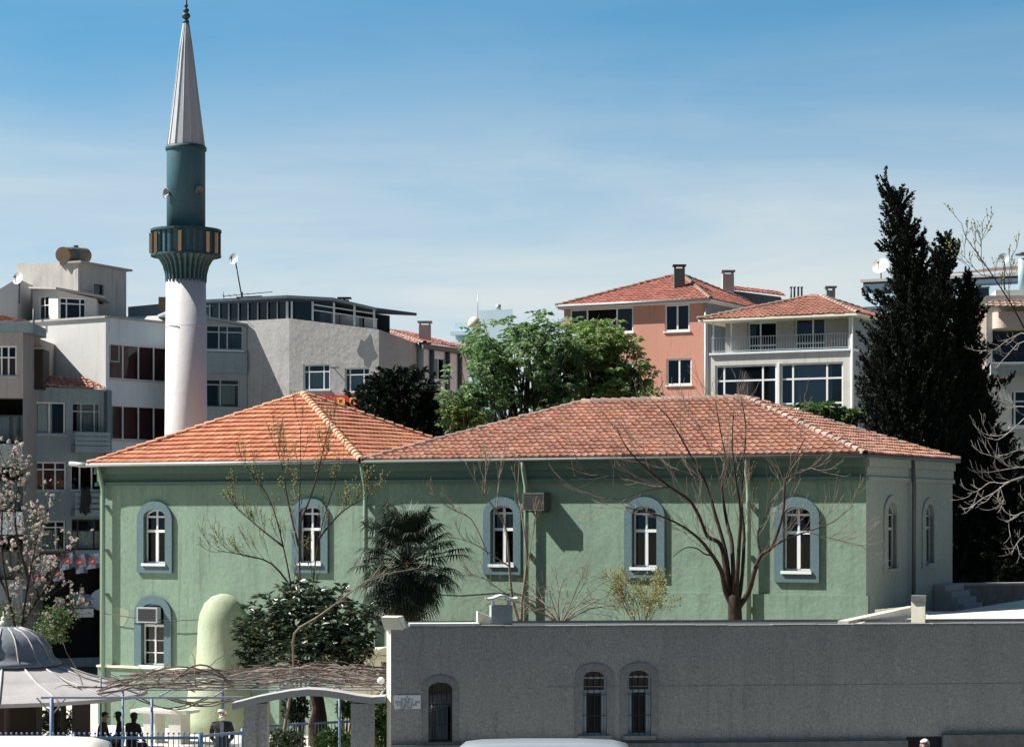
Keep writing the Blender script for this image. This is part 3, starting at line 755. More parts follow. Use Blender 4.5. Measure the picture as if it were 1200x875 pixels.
m = MB(); m.lathe([(22.5 * px, mz(300)), (22.5 * px, mz(177)), (22.3 * px, mz(175))], c, 36); m.build('drum', MATS['teal_paint'], mina)
m = MB(); m.lathe([(22.3 * px, mz(178)), (24 * px, mz(176.5)), (24 * px, mz(173)), (22 * px, mz(171))], c, 36); m.build('cone_rim', MATS['teal_dark'], mina)
m = MB(); ncs = 14; m.lathe([(21.8 * px, mz(173)), (14.5 * px, mz(115)), (7.8 * px, mz(60)), (3.2 * px, mz(28)), (2 * px, mz(25))], c, ncs, True, .2, False)
co = m.build('cone', MATS['cone_metal'], mina)
m = MB()
for j in range(ncs):
    a = .2 + 2 * math.pi * j / ncs
    m.tube([(c[0] + r * px * math.cos(a), c[1] + r * px * math.sin(a), mz(v)) for r, v in ((21.9, 173), (14.6, 115), (7.9, 60), (3.2, 28))], .02, 4)
m.build('seams', MATS['cone_metal'], co)
m = MB(); m.tube([(c[0], c[1], mz(28)), (c[0], c[1], mz(-4))], .045, 6)
for v, r in ((26, .13), (19, .17), (12.5, .12), (7, .08)): m.ball((c[0], c[1], mz(v)), r, 10, 6, .8)
k0 = (c[0], c[1], mz(0)); m.tube([(k0[0] + .1 * math.cos(t), k0[1], k0[2] + .1 + .1 * math.sin(t)) for t in [-.3 - math.pi * 1.4 * j / 8 + .2 for j in range(9)]], .02, 5)
m.build('finial', MATS['teal_dark'], mina)
for u, v in ((201, 229), (234, 227)):
    sn = (u - 218) / 23.0; a = -math.pi / 2 + math.asin(sn); dr = Vector((math.cos(a), math.sin(a), 0)); q = Vector((c[0], c[1], mz(v))) + dr * 23 * px
    t = thing('loudspeaker', 'grey horn loudspeaker on the %s side of the minaret drum' % ('sunlit left' if u < 218 else 'shaded right'), 'loudspeaker', q, 'loudspeakers on the minaret')
    m = MB(); m.sm = True; a1 = dr.cross(Vector((0, 0, 1))); rings = []
    for l, r in ((-.05, .06), (.02, .07), (.1, .12), (.16, .2), (.18, .21), (.15, .17), (.08, .08), (.06, .01)):
        rings.append([m.vert(q + dr * l + (a1 * math.cos(2 * math.pi * j / 14) + Vector((0, 0, 1)) * math.sin(2 * math.pi * j / 14)) * r) for j in range(14)])
    for i in range(7):
        for j in range(14): m.face((rings[i][j], rings[i][(j + 1) % 14], rings[i + 1][(j + 1) % 14], rings[i + 1][j]))
    m.build('horn', MATS['horn_grey'], t)
    m = MB(); m.bar(q - dr * .05, q + dr * .14 - Vector((0, 0, .14)), .04); m.build('bracket', MATS['dark_metal'], t)

# ------------------------------------------------------------------ grey street building in front
G0_ = XY(458, 50); G1_ = (XY(1330, 51.7)); GA = Fc(G0_, G1_)
ann = thing('grey_annex', 'low grey roughcast building along the street with barred arched windows and a cream end pilaster', 'building', (G0_[0], G0_[1], 0))
ZT = 4.68
gw = []
for (u0, v0, u1, v1) in ((502, 799, 530, 869), (682, 785, 711, 861), (735, 784, 763, 861)): gw.append(GA.rect(u0, v0, u1, v1))
m = MB(); wall(m, GA, 0, GA.L, .3, ZT, gw, .22)
k = Fc(XY(453.2, 50.28), G0_); sl = Fc((k.O.x, 53.4), (k.O.x, k.O.y)); wall(m, sl, 0, sl.L, .3, ZT)
back = Fc((GA.O + GA.d * GA.L - GA.n * 3.2), (k.O.x, 53.4)); wall(m, back, 0, back.L, .3, ZT); e = Fc(GA.O + GA.d * GA.L, GA.O + GA.d * GA.L - GA.n * 3.2); wall(m, e, 0, e.L, .3, ZT)
m.build('wall', [MATS['rough_grey'], MATS['dark_inside']], ann)
m = MB(); m.poly([(k.O.x, k.O.y, ZT - .06), GA.w(.0, ZT - .06), GA.w(GA.L, ZT - .06), GA.w(GA.L, ZT - .06, -3.2), (k.O.x, 53.4, ZT - .06)]); m.build('flat_roof', MATS['asphalt_mat'], ann)
m = MB(); wall(m, k, 0, k.L, .3, ZT); m.build('end_pilaster', MATS['cream_render'], ann)
m = MB(); x_ = .4; rc = random.Random(3)
while x_ < GA.L:
    l_ = rc.uniform(.5, 1.1); m.fbox(GA, x_, min(GA.L, x_ + l_ - rc.uniform(.004, .02)), ZT + .003, ZT + .05 + rc.uniform(-.012, .014), -.24, .03 + rc.uniform(-.008, .008)); x_ += l_
m.build('coping', MATS['grey_surround'], ann)
m = MB(); m.fbox(GA, .42, GA.S(562), ZT + .063, ZT + .11, -.5, .0); m.build('coping_cap', MATS['marble'], ann)
m = MB(); q = k.w(k.L / 2, ZT, 0); m.prism([(q.x - .1, q.y - .1, ZT - .02), (q.x + .34, q.y - .22, ZT - .02), (q.x + .42, q.y + .5, ZT - .02), (q.x - .06, q.y + .6, ZT - .02)], [(q.x - .17, q.y - .16, ZT + .26), (q.x + .2, q.y - .27, ZT + .26), (q.x + .3, q.y + .52, ZT + .26), (q.x - .12, q.y + .62, ZT + .26)]); m.build('pilaster_cap', MATS['cream_render'], ann)
m = MB(); s1 = GA.S(1062); m.fbox(GA, .0, s1, .3, 2.06, -.1, .16)
s2 = GA.S(1103); m.fbox(GA, s2, GA.L, .3, 2.18, -.1, .16); m.build('stone_plinth', MATS['stone_dark'], ann)
m = MB(); m.fbox(GA, s1 + .01, s2 - .01, .3, 2.12, .005, .03); m.build('low_door', MATS['dark_inside'], ann)
for i, r in enumerate(gw):
    a, b, lo, hi = r; c_ = (a + b) / 2; rise = (b - a) / 2 * (.62 if i else .55); sp = hi - rise; fw = .05
    w = MB()
    fr = lambda s0, s1, z0, z1, kk=0: w.fbox(GA, s0, s1, z0, z1, -.13 + kk, -.08 + kk)
    if i:
        fr(a, a + fw, lo, sp); fr(b - fw, b, lo, sp); fr(a + fw, b - fw, lo, lo + .05); tz = lo + (hi - lo) * .67
        fr(a + fw, b - fw, tz - .035, tz + .035, .004); fr(a + fw, b - fw, sp - .02, sp + .02, .002); fr(a + .06, a + .11, lo + .05, tz - .035, .003); fr(b - .11, b - .06, lo + .05, tz - .035, .003)
    else:
        fr(a, a + .03, lo, sp); fr(b - .03, b, lo, sp); fr(a + .03, b - .03, lo, lo + .03)
    arc = [(c_ - (b - a) / 2 * math.cos(math.pi * j / 14), sp + rise * math.sin(math.pi * j / 14)) for j in range(15)]
    for j in range(14):
        (x0, z0), (x1, z1) = arc[j], arc[j + 1]
        k0 = (c_ + (x0 - c_) * .85, sp + (z0 - sp) * .85); k1 = (c_ + (x1 - c_) * .85, sp + (z1 - sp) * .85)
        w.prism([GA.w(x0, z0, -.13), GA.w(x1, z1, -.13), GA.w(*k1, -.13), GA.w(*k0, -.13)], [GA.w(x0, z0, -.08), GA.w(x1, z1, -.08), GA.w(*k1, -.08), GA.w(*k0, -.08)])
    wo = w.build('window', MATS['grey_frame' if i else 'dark_frame'], ann)
    g = MB(); g.poly([GA.w(a, lo, -.11), GA.w(b, lo, -.11), GA.w(b, hi, -.11), GA.w(a, hi, -.11)]); g.build('pane', MATS['glass'], wo)
    g = MB(); nb = 5 if i == 0 else 4
    for j in range(1, nb): x = a + (b - a) * j / nb; g.bar(GA.w(x, lo, -.05), GA.w(x, hi - .06, -.05), .016)
    for t_ in (.3, .62): g.bar(GA.w(a, lo + (hi - lo) * t_, -.04), GA.w(b, lo + (hi - lo) * t_, -.04), .014)
    g.build('bars', MATS['dark_metal'], wo)
    if i == 0:
        g = MB(); g.sm = True
        for j in range(8):
            x0 = a + (b - a) * (.36 + .06 * j); z1 = lo + (hi - lo) * .62; e = .02 * (j % 2)
            g.poly([GA.w(x0, lo + .04, -.2 - e), GA.w(x0 + .03, lo + .04, -.22 + e), GA.w(x0 + .03, z1, -.22 + e), GA.w(x0, z1, -.2 - e)])
        g.build('curtain', MATS['grey_cloth'], wo)
    else:
        g = MB(); g.fbox(GA, a - .1, b + .1, lo - .1, lo - .003, -.05, .08); g.build('sill', MATS['grey_surround'], wo)
    # darker painted raised band round the window
    s = MB(); W2 = (b - a) / 2 + (.16 if i else .13); T = .025; hi2 = hi + .16; r2 = W2 * .72; s2_ = hi2 - r2
    n_ = 18; lo_ = lo - (.1 if i else .0)
    out = [(c_ - W2, lo_)] + [(c_ - W2 * math.cos(math.pi * j / n_), s2_ + r2 * math.sin(math.pi * j / n_)) for j in range(n_ + 1)] + [(c_ + W2, lo_)]
    inn = [(a, lo_)] + [(c_ - (b - a) / 2 * math.cos(math.pi * j / n_), sp + rise * math.sin(math.pi * j / n_)) for j in range(n_ + 1)] + [(b, lo_)]
    for j in range(len(out) - 1):
        p, q_, p2, q2 = out[j], out[j + 1], inn[j], inn[j + 1]
        s.poly([GA.w(*p, T), GA.w(*q_, T), GA.w(*q2, T), GA.w(*p2, T)]); s.poly([GA.w(*p, 0), GA.w(*q_, 0), GA.w(*q_, T), GA.w(*p, T)]); s.poly([GA.w(*p2, T), GA.w(*q2, T), GA.w(*q2, -.2), GA.w(*p2, -.2)])
    s.build('surround', MATS['grey_surround'], wo)
m = MB(); m.fbox(GA, GA.S(640) , GA.L, 3.335, 3.35, -.01, .006); m.build('render_joint', MATS['grey_surround'], ann)
# chimney with a curled cap, vent pier
a, b, lo, hi = GA.rect(577, 710, 602, 733); m = MB(); m.fbox(GA, a, b, ZT - .05, hi, -.75, -.25); co = m.build('chimney', MATS['grey_render'], ann)
m = MB()
for x in (a + .03, b - .09): m.fbox(GA, x, x + .06, hi, hi + .1, -.7, -.3)
n = 12; lo_, hi_ = [], []
for j in range(n + 1):
    t = j / n; x = a - .12 + (b - a + .24) * t; z = hi + .1 + .1 * math.sin(math.pi * t) - .03 * math.sin(math.pi * t * 2) ** 2 + (.04 if j in (0, n) else 0)
    for L, dz in ((lo_, 0), (hi_, .045)): L.append((m.vert(GA.w(x, z + dz, -.2)), m.vert(GA.w(x, z + dz, -.8))))
for j in range(n):
    for L in (lo_, hi_): m.face((L[j][0], L[j + 1][0], L[j + 1][1], L[j][1]))
    for k_ in (0, 1): m.face((lo_[j][k_], lo_[j + 1][k_], hi_[j + 1][k_], hi_[j][k_]))
m.build('cap', MATS['marble'], co)
m = MB(); a0, b0, l0, h0 = GA.rect(561, 717, 577, 733); m.prism([GA.w(a0, ZT - .05, -.3), GA.w(b0 - .01, ZT - .05, -.3), GA.w(b0 - .01, ZT - .05, -.7), GA.w(a0, ZT - .05, -.7)], [GA.w(a0, h0, -.3), GA.w(b0 - .01, h0 - .12, -.3), GA.w(b0 - .01, h0 - .12, -.7), GA.w(a0, h0, -.7)]); m.build('chimney_foot', MATS['cream_render'], ann)
# sign plate with five rows of small lettering too fine to read
t = thing('wall_sign', 'small white notice plate with rows of fine black lettering on the grey wall', 'sign', GA.w(GA.S(478), 2.95, .03))
a, b, lo, hi = GA.rect(462, 814, 493, 830); m = MB(); m.fbox(GA, a, b, lo, hi, .003, .025); pt = m.build('plate', MATS['white_paint'], t)
m = MB(); rr = random.Random(4)
for row, (x0, x1, z) in enumerate(((.44, .54, .88), (.26, .7, .70), (.05, .95, .50), (.10, .88, .30), (.24, .68, .10))):
    x = x0
    while x < x1:
        w_ = rr.uniform(.016, .03)
        if rr.random() > .13:
            zz = lo + (hi - lo) * z; h_ = (hi - lo) * .085; X0 = a + (b - a) * x; X1 = a + (b - a) * (x + w_)
            m.fbox(GA, X0, X0 + .006, zz - h_, zz + h_, .0255, .028)
            if rr.random() > .35: m.fbox(GA, X0 + .007, X1, zz + h_ - .006, zz + h_, .0255, .028)
            if rr.random() > .4: m.fbox(GA, X0 + .007, X1, zz - .003, zz + .003, .0255, .028)
            if rr.random() > .4: m.fbox(GA, X0 + .007, X1, zz - h_, zz - h_ + .006, .0255, .028)
        x += w_ + .008
m.build('lettering', MATS['letter_black'], pt)
t = thing('wall_lamp', 'white globe lamp on a short arm at the left end of the grey wall', 'lamp', P(453, 797, 50.4)); m = MB(); q = P(446.5, 797, 50.4); m.ball(q, .085, 12, 8); m.build('globe', MATS['lamp_glass'], t)
m = MB(); m.tube([P(454, 799, 50.4), P(449, 799, 50.4)], .025, 6); m.build('arm', MATS['steel'], t)
t = thing('drain_spout', 'short pale drain spout sticking out of the cream pilaster', 'spout', P(454, 760, 50.5)); m = MB(); m.tube([P(454, 759.5, 50.6), P(440.5, 761, 50.6)], .05, 8); m.tube([P(441.5, 761, 50.6), P(440, 761.2, 50.6)], .06, 8); m.build('pipe', MATS['cream_render'], t)
# vent pier and kerbs on the terrace
t = thing('vent_pier', 'short square vent pier with a dark cap on the paved terrace', 'vent pier', P(1076, 726, 54)); q = P(1076, 728, 54); z1 = H - (704 - VH) / F * 54
m = MB(); m.prism([(q.x - .19, 53.9, q.z - .3), (q.x + .12, 53.75, q.z - .3), (q.x + .2, 54.1, q.z - .3), (q.x - .08, 54.3, q.z - .3)], [(q.x - .19, 53.9, z1), (q.x + .12, 53.75, z1), (q.x + .2, 54.1, z1), (q.x - .08, 54.3, z1)]); po = m.build('pier', MATS['cream_render'], t)
m = MB(); m.prism([(q.x - .2, 53.85, z1 + .002), (q.x + .13, 53.7, z1 + .002), (q.x + .22, 54.1, z1 + .002), (q.x - .08, 54.35, z1 + .002)], [(q.x - .2, 53.85, z1 + .14), (q.x + .13, 53.7, z1 + .14), (q.x + .22, 54.1, z1 + .14), (q.x - .08, 54.35, z1 + .14)]); m.build('cap', MATS['stone_dark'], t)
m = MB(); a, b = P(988, 732, 53), P(1069, 714, 61.8); m.bar(a, b, .26, .2); b2 = P(1026, 717.5, 62.3); m.bar(b + Vector((0, .2, .0)), b2, .2, .16); t = thing('terrace_kerb', 'pale kerb bordering the paved terrace below the green corner', 'kerb', a); m.build('kerb_stone', MATS['roof_paving'], t)
# steps against the end wall
t = thing('stone_steps', 'small flight of grey steps against the shaded end wall', 'steps', P(1105, 716, 66)); m = MB()
for i in range(5):
    z0 = 4.1 + .19 * i; f0 = EW.S(1094) + .28 * i * 0; m.fbox(EW, EW.S(1092) + .1, EW.S(1115), z0, z0 + .185, .02, 1.2 - .2 * i)
m.build('treads', MATS['stone_grey'], t)
# low wall behind the terrace
t = thing('garden_wall', 'dark rough stone garden wall under the cypress trees', 'wall', P(1120, 712, 70.5)); f = Fc(XY(1112, 70.8), XY(1330, 73)); m = MB(); m.fbox(f, 0, f.L, 3.5, 4.95, -.4, 0); m.build('masonry', MATS['stone_dark'], t)
m = MB(); m.fbox(f, -.05, f.L, 4.953, 5.03, -.45, .05); m.build('coping', MATS['stone_grey'], t)
# ------------------------------------------------------------------ background houses
def ring(mb, pts, z0, tops, holes={}, cap=True, depth=.25):
    """closed house walls over a CCW footprint; tops = height at each corner"""
    n = len(pts); fcs = []
    for i in range(n):
        f = Fc(pts[i], pts[(i + 1) % n]); fcs.append(f)
        wall(mb, f, 0, f.L, z0, tops[i], holes.get(i, []), depth, tops[(i + 1) % n])
    if cap: mb.poly([(p[0], p[1], t - .003) for p, t in zip(pts, tops)])
    return fcs
def zat(v, Y): return H - (v - VH) / F * Y
def quad(p0, p1, depth_vec):
    return [p0, p1, (p1[0] + depth_vec[0], p1[1] + depth_vec[1]), (p0[0] + depth_vec[0], p0[1] + depth_vec[1])]
def along(p, q, t): return (p[0] + (q[0] - p[0]) * t, p[1] + (q[1] - p[1]) * t)

# --- white block with penthouse and roof room
c0, c1, c2 = XY(20, 109.2), XY(124, 106), XY(252, 112)
zr = zat(372.5, 106)
wb = thing('apartment_block', 'white apartment block with dark maroon window bands and a concrete roof room behind the minaret', 'building', (c1[0], c1[1], 0))
f1 = Fc(c1, c2); f0 = Fc(c0, c1)
h = []
for (v0, v1) in ((402, 444), (474, 515), (546, 588)): h.append((f1.S(128), f1.S(128) + 4.05, zat(v1, 106.4), zat(v0, 106.4)))
m = MB(); bp = (c2[0] - 5, c2[1] + 6); cp_ = (c0[0] + 1, c0[1] + 9)
fs_ = [c0, c1, c2, bp, cp_]
for i_ in (0, 2, 3, 4): f_ = Fc(fs_[i_], fs_[(i_ + 1) % 5]); wall(m, f_, 0, f_.L, 0, zr)
m.poly([(q_[0], q_[1], zr - .003) for q_ in fs_])
m2 = MB(); wall(m2, f1, 0, f1.L, 0, zr, h); m2.build('front_wall', [MATS['bluewhite_lifted'], MATS['dark_inside']], wb)  # front gets its own paler colour to brighten its shaded face
# penthouse and roof room volumes belong to the same walls
q0, q1, q2 = XY(38, 110.5), XY(68, 108.6), XY(113, 109.6)
fp1 = Fc(q1, q2); fp0 = Fc(q0, q1); zp0, zp1, zp2 = zat(339, 110.5), zat(340, 108.6), zat(350, 109.6)
hp0 = [fp0.rect(45.5, 347, 57, 374)]; hp1 = [(fp1.S(70), fp1.S(101), zr + .12, zat(349, 109))]
ring(m, [q0, q1, q2, (q2[0] - .5, q2[1] + 3.5), (q0[0], q0[1] + 3)], zr - .1, [zp0, zp1, zp2, zp2, zp0], {0: hp0, 1: hp1})
m.build('wall', [MATS['white_render'], MATS['dark_inside']], wb)
m = MB(); k0, k1, k2 = XY(20, 113.4), XY(91.5, 111), XY(148, 114.5); zk0, zk1, zk2 = zat(308.5, 113.4), zat(308, 111), zat(318, 114.5)
fk = Fc(k1, k2); hk = [fk.rect(110, 333, 121.5, 356)]
ring(m, [k0, k1, k2, (k2[0] - 2.5, k2[1] + 3), (k0[0] + 1, k0[1] + 5)], zr - .2, [zk0, zk1, zk2, zk2, zk0], {1: hk})
m.build('roof_room', [MATS['concrete_render'], MATS['dark_inside']], wb)
window(wb, fk, hk[0], (), (), 'dark_frame', 'glass_dark', None, None)
m = MB(); f = Fc(k1, k2); m.prism([f.w(-.1, zk1, .25), f.w(f.L + .2, zk2, .25), f.w(f.L + .2, zk2, -.6), f.w(-.1, zk1, -.6)], [f.w(-.1, zk1 + .1, .25), f.w(f.L + .2, zk2 + .1, .25), f.w(f.L + .2, zk2 + .1, -.6), f.w(-.1, zk1 + .1, -.6)]); m.build('roof_edge', MATS['brown_render'], wb)
for r in h: 
    w = window(wb, f1, r, (.235, .49, .745), (), 'white_frame', 'glass', ('maroon_blind', .01, .99, .02, .98), 'white_render', .07, -.06)
r = h[0]; m = MB(); a, b = r[0] + .08, r[0] + .72; m.fbox(f1, a, b, r[3] - .9, r[3] - .84, -.1, -.05); m.fbox(f1, b - .06, b, r[3] - .84, r[3] - .06, -.1, -.05); m.fbox(f1, a, a + .06, r[3] - .84, r[3] - .06, -.1, -.05); m.build('vent_light', MATS['grey_frame'], wb)
window(wb, fp1, hp1[0], (.27, .78), (.74,), 'white_frame', 'glass_blue', None, 'white_frame', .06, -.06)
window(wb, fp0, hp0[0], (.5,), (.6,), 'white_frame', 'glass', None, None, .05, -.06)
m = MB(); m.prism([(q0[0] - .1, q0[1] - .4, zp0), (q1[0], q1[1] - .5, zp1), (q2[0] + .5, q2[1] - .45, zp2), (q2[0], q2[1] + 3.5, zp2 + .1), (q0[0], q0[1] + 3, zp0)], [(q0[0] - .1, q0[1] - .4, zp0 + .1), (q1[0], q1[1] - .5, zp1 + .1), (q2[0] + .5, q2[1] - .45, zp2 + .1), (q2[0], q2[1] + 3.5, zp2 + .2), (q0[0], q0[1] + 3, zp0 + .1)]); m.build('penthouse_roof', MATS['brown_render'], wb)
m = MB(); 
for f in (f0, f1): m.fbox(f, -.05, f.L + .05, zr + .002, zr + .1, -.2, .1)
m.build('parapet', MATS['concrete_render'], wb)
l0, l1 = XY(-6, 108.5), XY(20.5, 109.5); m = MB(); ring(m, [l0, l1, (l1[0], l1[1] + 4), (l0[0], l0[1] + 4)], 14, [zat(342, 108.5), zat(326, 109.5), zat(326, 109.5), zat(342, 108.5)]); m.build('stair_wing', MATS['white_render'], wb)
m = MB(); f = Fc(XY(150, 116), XY(230, 116)); m.prism([f.w(0, zr + .3, 0), f.w(f.L, zr + .3, 0), f.w(f.L, zr + .3, -4), f.w(0, zr + .3, -4)], [f.w(0, zat(359.5, 116), 0), f.w(f.L, zat(352, 116), 0), f.w(f.L, zat(352, 116), -4), f.w(0, zat(359.5, 116), -4)]); m.build('rear_roof', MATS['slate_render'], wb)
m = MB(); f = Fc(XY(126, 110.5), XY(206, 110.5)); p = [f.w(0, zr + .1, 0), f.w(f.L, zr + .02, 0), f.w(f.L, zat(366.5, 110.5), -1.2), f.w(0, zat(369, 110.5), -1.2)]; m.prism([x - Vector((0, 0, .12)) for x in p], p); m.build('awning_roof', MATS['concrete_render'], wb)
m = MB(); t_ = P(191, 352.5, 114); m.box(t_.x - .2, t_.x + .22, 113.8, 114.2, t_.z - .5, t_.z + .18); m.build('chimney', MATS['brick_tiles'], wb)
t = thing('water_tank', 'rusty cylindrical water tank lying on the concrete roof room', 'water tank', P(87, 306, 112)); a, b = P(73.5, 298.6, 111.2), P(99, 299.6, 113.6)
m = MB(); m.tube([a, b], .40, 24); m.cur = 1; m.tube([a + (b - a) * .25, a + (b - a) * .45], .405, 24, False); m.build('drum', [MATS['rust'], MATS['blue_tank']], t)
m = MB(); 
for q in (.15, .85): p = a + (b - a) * q; m.box(p.x - .3, p.x + .3, p.y - .1, p.y + .1, p.z - .5, p.z - .33)
m.build('cradle', MATS['concrete'], t)
m = MB(); p = a + (b - a) * .6; m.lathe([(.12, .36), (.12, .46), (.14, .47), (.14, .5)], p, 12); m.build('hatch', MATS['rust'], t)
dish('satellite_dish', 'tiny white dish on the corner of the far left white roof', P(22.5, 327, 108.2), .3, (-.5, -1, .3), 'satellite dishes on the roofs', 1.2, 'dish_white')

# --- leftmost brownish block
a0, a1 = XY(-40, 100), XY(27, 100.3); a2 = XY(39, 103)
lb = thing('apartment_block', 'leftmost brown-grey apartment block with recessed dark balconies at the frame edge', 'building', (a1[0], a1[1], 0)); fl = Fc(a0, a1)
zt = zat(388, 100); hl = [fl.rect(-6, 405, 19.5, 441), fl.rect(-12, 466, 26.8, 521), fl.rect(-12, 543, 26.8, 600), fl.rect(-12, 625, 26.8, 680)]
m = MB(); ring(m, [a0, a1, a2, (a2[0], a2[1] + 6), (a0[0], a0[1] + 8)], 0, [zt] * 5, {0: hl}, True, 1.0); m.build('wall', [MATS['brown_render'], MATS['dark_inside']], lb)
window(lb, fl, hl[0], (.3, .62), (.62,), 'white_frame', 'glass', ('maroon_blind', .05, .95, .05, .6), 'grey_frame', .07)
for i in (1, 2, 3):
    r = hl[i]; window(lb, fl, (r[0], r[1], r[2], r[3] - .75), (.16, .58, .82), (), 'dark_frame', 'glass', ('grey_cloth', .2, .98, .12, .95), None, .08, -.6)
    bm_ = MB(); bm_.fbox(fl, r[0] - .6, fl.L + .02, r[2] - 1.0, r[2] + .02, .0, .5); bm_.build('balcony', MATS['grey_render' if i != 2 else 'bluewhite_render'], lb)
m = MB(); p = [fl.w(-1, zt, .5), fl.w(fl.L + .5, zt - .05, .5), (a2[0] + .4, a2[1] + 1, zt), fl.w(-1, zt, -6)]; m.prism(p, [Vector(x) + Vector((0, 0, .42)) for x in p]); m.build('roof_slab', MATS['bluegrey_render'], lb)
m = MB(); tiles(m, fl.w(-1, zt + .43, .45), fl.w(fl.L + .3, zt + .43, .45), fl.w(-1, zt + .9, -2.5), fl.w(fl.L - 1.2, zt + .9, -2.5), .3, .4); m.build('roof', MATS['brick_tiles'], lb)
m = MB(); p = P(39.5, 380, 100.6); m.tube([P(39.5, 392, 100.6), P(39.5, 362, 100.6)], .05, 6); m.build('vent_pipe', MATS['pipe_dark'], lb)
t = thing('pallet_stack', 'dark shed with leaning timber slats on the roof beside the white wall', 'shed', P(39, 444, 103.2)); x0, x1 = XY(27.5, 103.2)[0], XY(50.5, 103.2)[0]
m = MB(); m.box(x0, x1, 103.2, 104.6, zat(446, 103.2) - .4, zat(409, 103.2)); m.build('shed_body', MATS['wood_dark'], t)
m = MB(); m.box(x0 - .05, x1 - .1, 103.1, 104.6, zat(409, 103.2), zat(407, 103.2)); m.build('shed_top', MATS['pinkish_render'], t)
m = MB()
for u in (29, 33, 37, 41, 45): m.bar(P(u, 407, 103.4), P(u + .5, 391, 103.5), .16, .05)
m.build('slats', MATS['pinkish_render'], t)
m = MB(); m.bar(P(46, 408, 103.8), P(44, 389, 103.8), .4, .1); m.build('board', MATS['wood_dark'], t)

# --- grey-blue block with tiled top edge, shop below
b0, b1 = XY(36.5, 103.5), XY(126, 105.2); gb = thing('apartment_block', 'grey-blue apartment block with white balconies and a dark shopfront left of the green hall', 'building', (b1[0], b1[1], 0)); fb = Fc(b0, b1)
hb = [fb.rect(40, 471, 77, 509), fb.rect(84.5, 472, 118, 507), fb.rect(41, 541, 78, 575), fb.rect(83, 541, 120, 575), fb.rect(48, 610, 77, 645), fb.rect(84, 608, 120, 644), fb.rect(40, 664, 122, 771)]
z0_, z1_ = zat(453, 103.5), zat(456.5, 105.2)
m = MB(); ring(m, [b0, b1, (b1[0], b1[1] + 5), (b0[0], b0[1] + 5)], 0, [z0_, z1_, z1_, z0_], {0: hb}, True, .3); m.build('wall', [MATS['bluegrey_render'], MATS['dark_inside']], gb)
cur = [('white_cloth', .12, .62, .02, .98), ('grey_cloth', .22, .97, .0, .95), ('maroon_blind', .0, .98, .0, .98), None, ('grey_cloth', .05, .75, .05, .7), ('white_cloth', .0, .95, .05, .62)]
for i in range(6):
    fm = ('white_frame', 'grey_frame', 'white_frame', 'white_frame', 'white_frame', 'dark_frame')[i]
    window(gb, fb, hb[i], ((.5,), (.33, .8), (.28, .66), (.3, .68), (.62,), (.22, .75))[i], ((), (.72,), (.74,), (), (.78,), (.62,))[i], fm, 'glass', cur[i], 'grey_frame' if i in (0, 2, 4) else None, .07, -.12)
for i, (v0, v1, n) in enumerate(((507, 523, 3), (577, 597, 3), (644, 650, 1))):
    a, b, lo, hi = fb.rect(83, v0, 124, v1); k = MB()
    k.fbox(fb, a, b, lo - .3, lo, .0, .75)
    for j in range(n):
        z = lo + (hi - lo) * (j + .6) / n; k.fbox(fb, a, b, z - .09, z + .09, .68, .72)
    for x in (a + .02, (a + b) / 2, b - .06): k.fbox(fb, x, x + .05, lo, hi, .64, .68)
    k.build('balcony', MATS['bluegrey_render'], gb)
m = MB(); tiles(m, Vector((b0[0] - .4, b0[1] - .3, z0_ + .1)), Vector((b1[0] + .1, b1[1] - .3, z1_ - .02)), Vector((b0[0] - .3, b0[1] + 1.2, z0_ + .62)), Vector((b1[0] - 1.5, b1[1] + 1.4, z1_ + .15)), .28, .36, .06, .05); m.build('roof', MATS['brick_tiles'], gb)
m = MB(); q = fb.w(fb.L - .12, z1_ - .1, .12); m.tube([q, fb.w(fb.L - .12, .2, .12)], .07, 8); m.build('downpipe', MATS['pipe_dark'], gb)
m = MB(); m.fbox(fb, fb.S(33), fb.S(122), zat(651, 104.5), zat(647, 104.5), .0, .3); m.build('shop_fascia', MATS['maroon_blind'], gb)
t = thing('rug', 'dark rug hung over the middle balcony rail', 'rug', fb.w(fb.S(93), zat(600, 104.7), .8)); m = MB(); rows = []
for j in range(7):
    a, b = fb.S(88.5) + .04 * math.sin(j), fb.S(100) - .05 * math.cos(j * 1.3); z = zat(572 + 5 * j, 104.7); o = .8 + .03 * math.sin(j * 2)
    rows.append([fb.w(a + (b - a) * t_, z + .08 * math.sin(t_ * 9 + j), o + .03 * math.sin(t_ * 14)) for t_ in (0, .2, .4, .6, .8, 1)])
for i in range(6):
    for j in range(5): m.poly([rows[i][j], rows[i + 1][j], rows[i + 1][j + 1], rows[i][j + 1]])
m.build('cloth', MATS['dark_cloth'], t)
t = thing('shop_awning', 'pale blue-grey striped awning over the dark shop entrance', 'awning', fb.w(fb.S(92), zat(712, 104.5), .5)); m = MB()
for i in range(3):
    z = zat(694 + 8 * i, 104.5); m.prism([fb.w(fb.S(80), z - .12, .1), fb.w(fb.S(104), z - .12, .1), fb.w(fb.S(104), z - .34, .9), fb.w(fb.S(80), z - .34, .9)], [fb.w(fb.S(80), z - .08, .1), fb.w(fb.S(104), z - .08, .1), fb.w(fb.S(104), z - .3, .9), fb.w(fb.S(80), z - .3, .9)])
m.build('canopy', MATS['awning_cloth'], t)
m = MB(); m.fbox(fb, fb.S(81), fb.S(103), zat(722, 104.5), zat(712, 104.5), .85, .9); m.build('valance', MATS['white_paint'], t)
t = thing('round_shop_sign', 'pale blue disc sign by the corner of the green hall', 'sign', fb.w(fb.S(113), zat(702, 104.9), .6)); m = MB(); q = fb.w(fb.S(113.5), zat(702, 104.9), .5); fn = Vector((fb.n.x, fb.n.y, 0)); m.tube([q, q + fn * .12], .5, 24); m.build('disc', MATS['awning_cloth'], t)
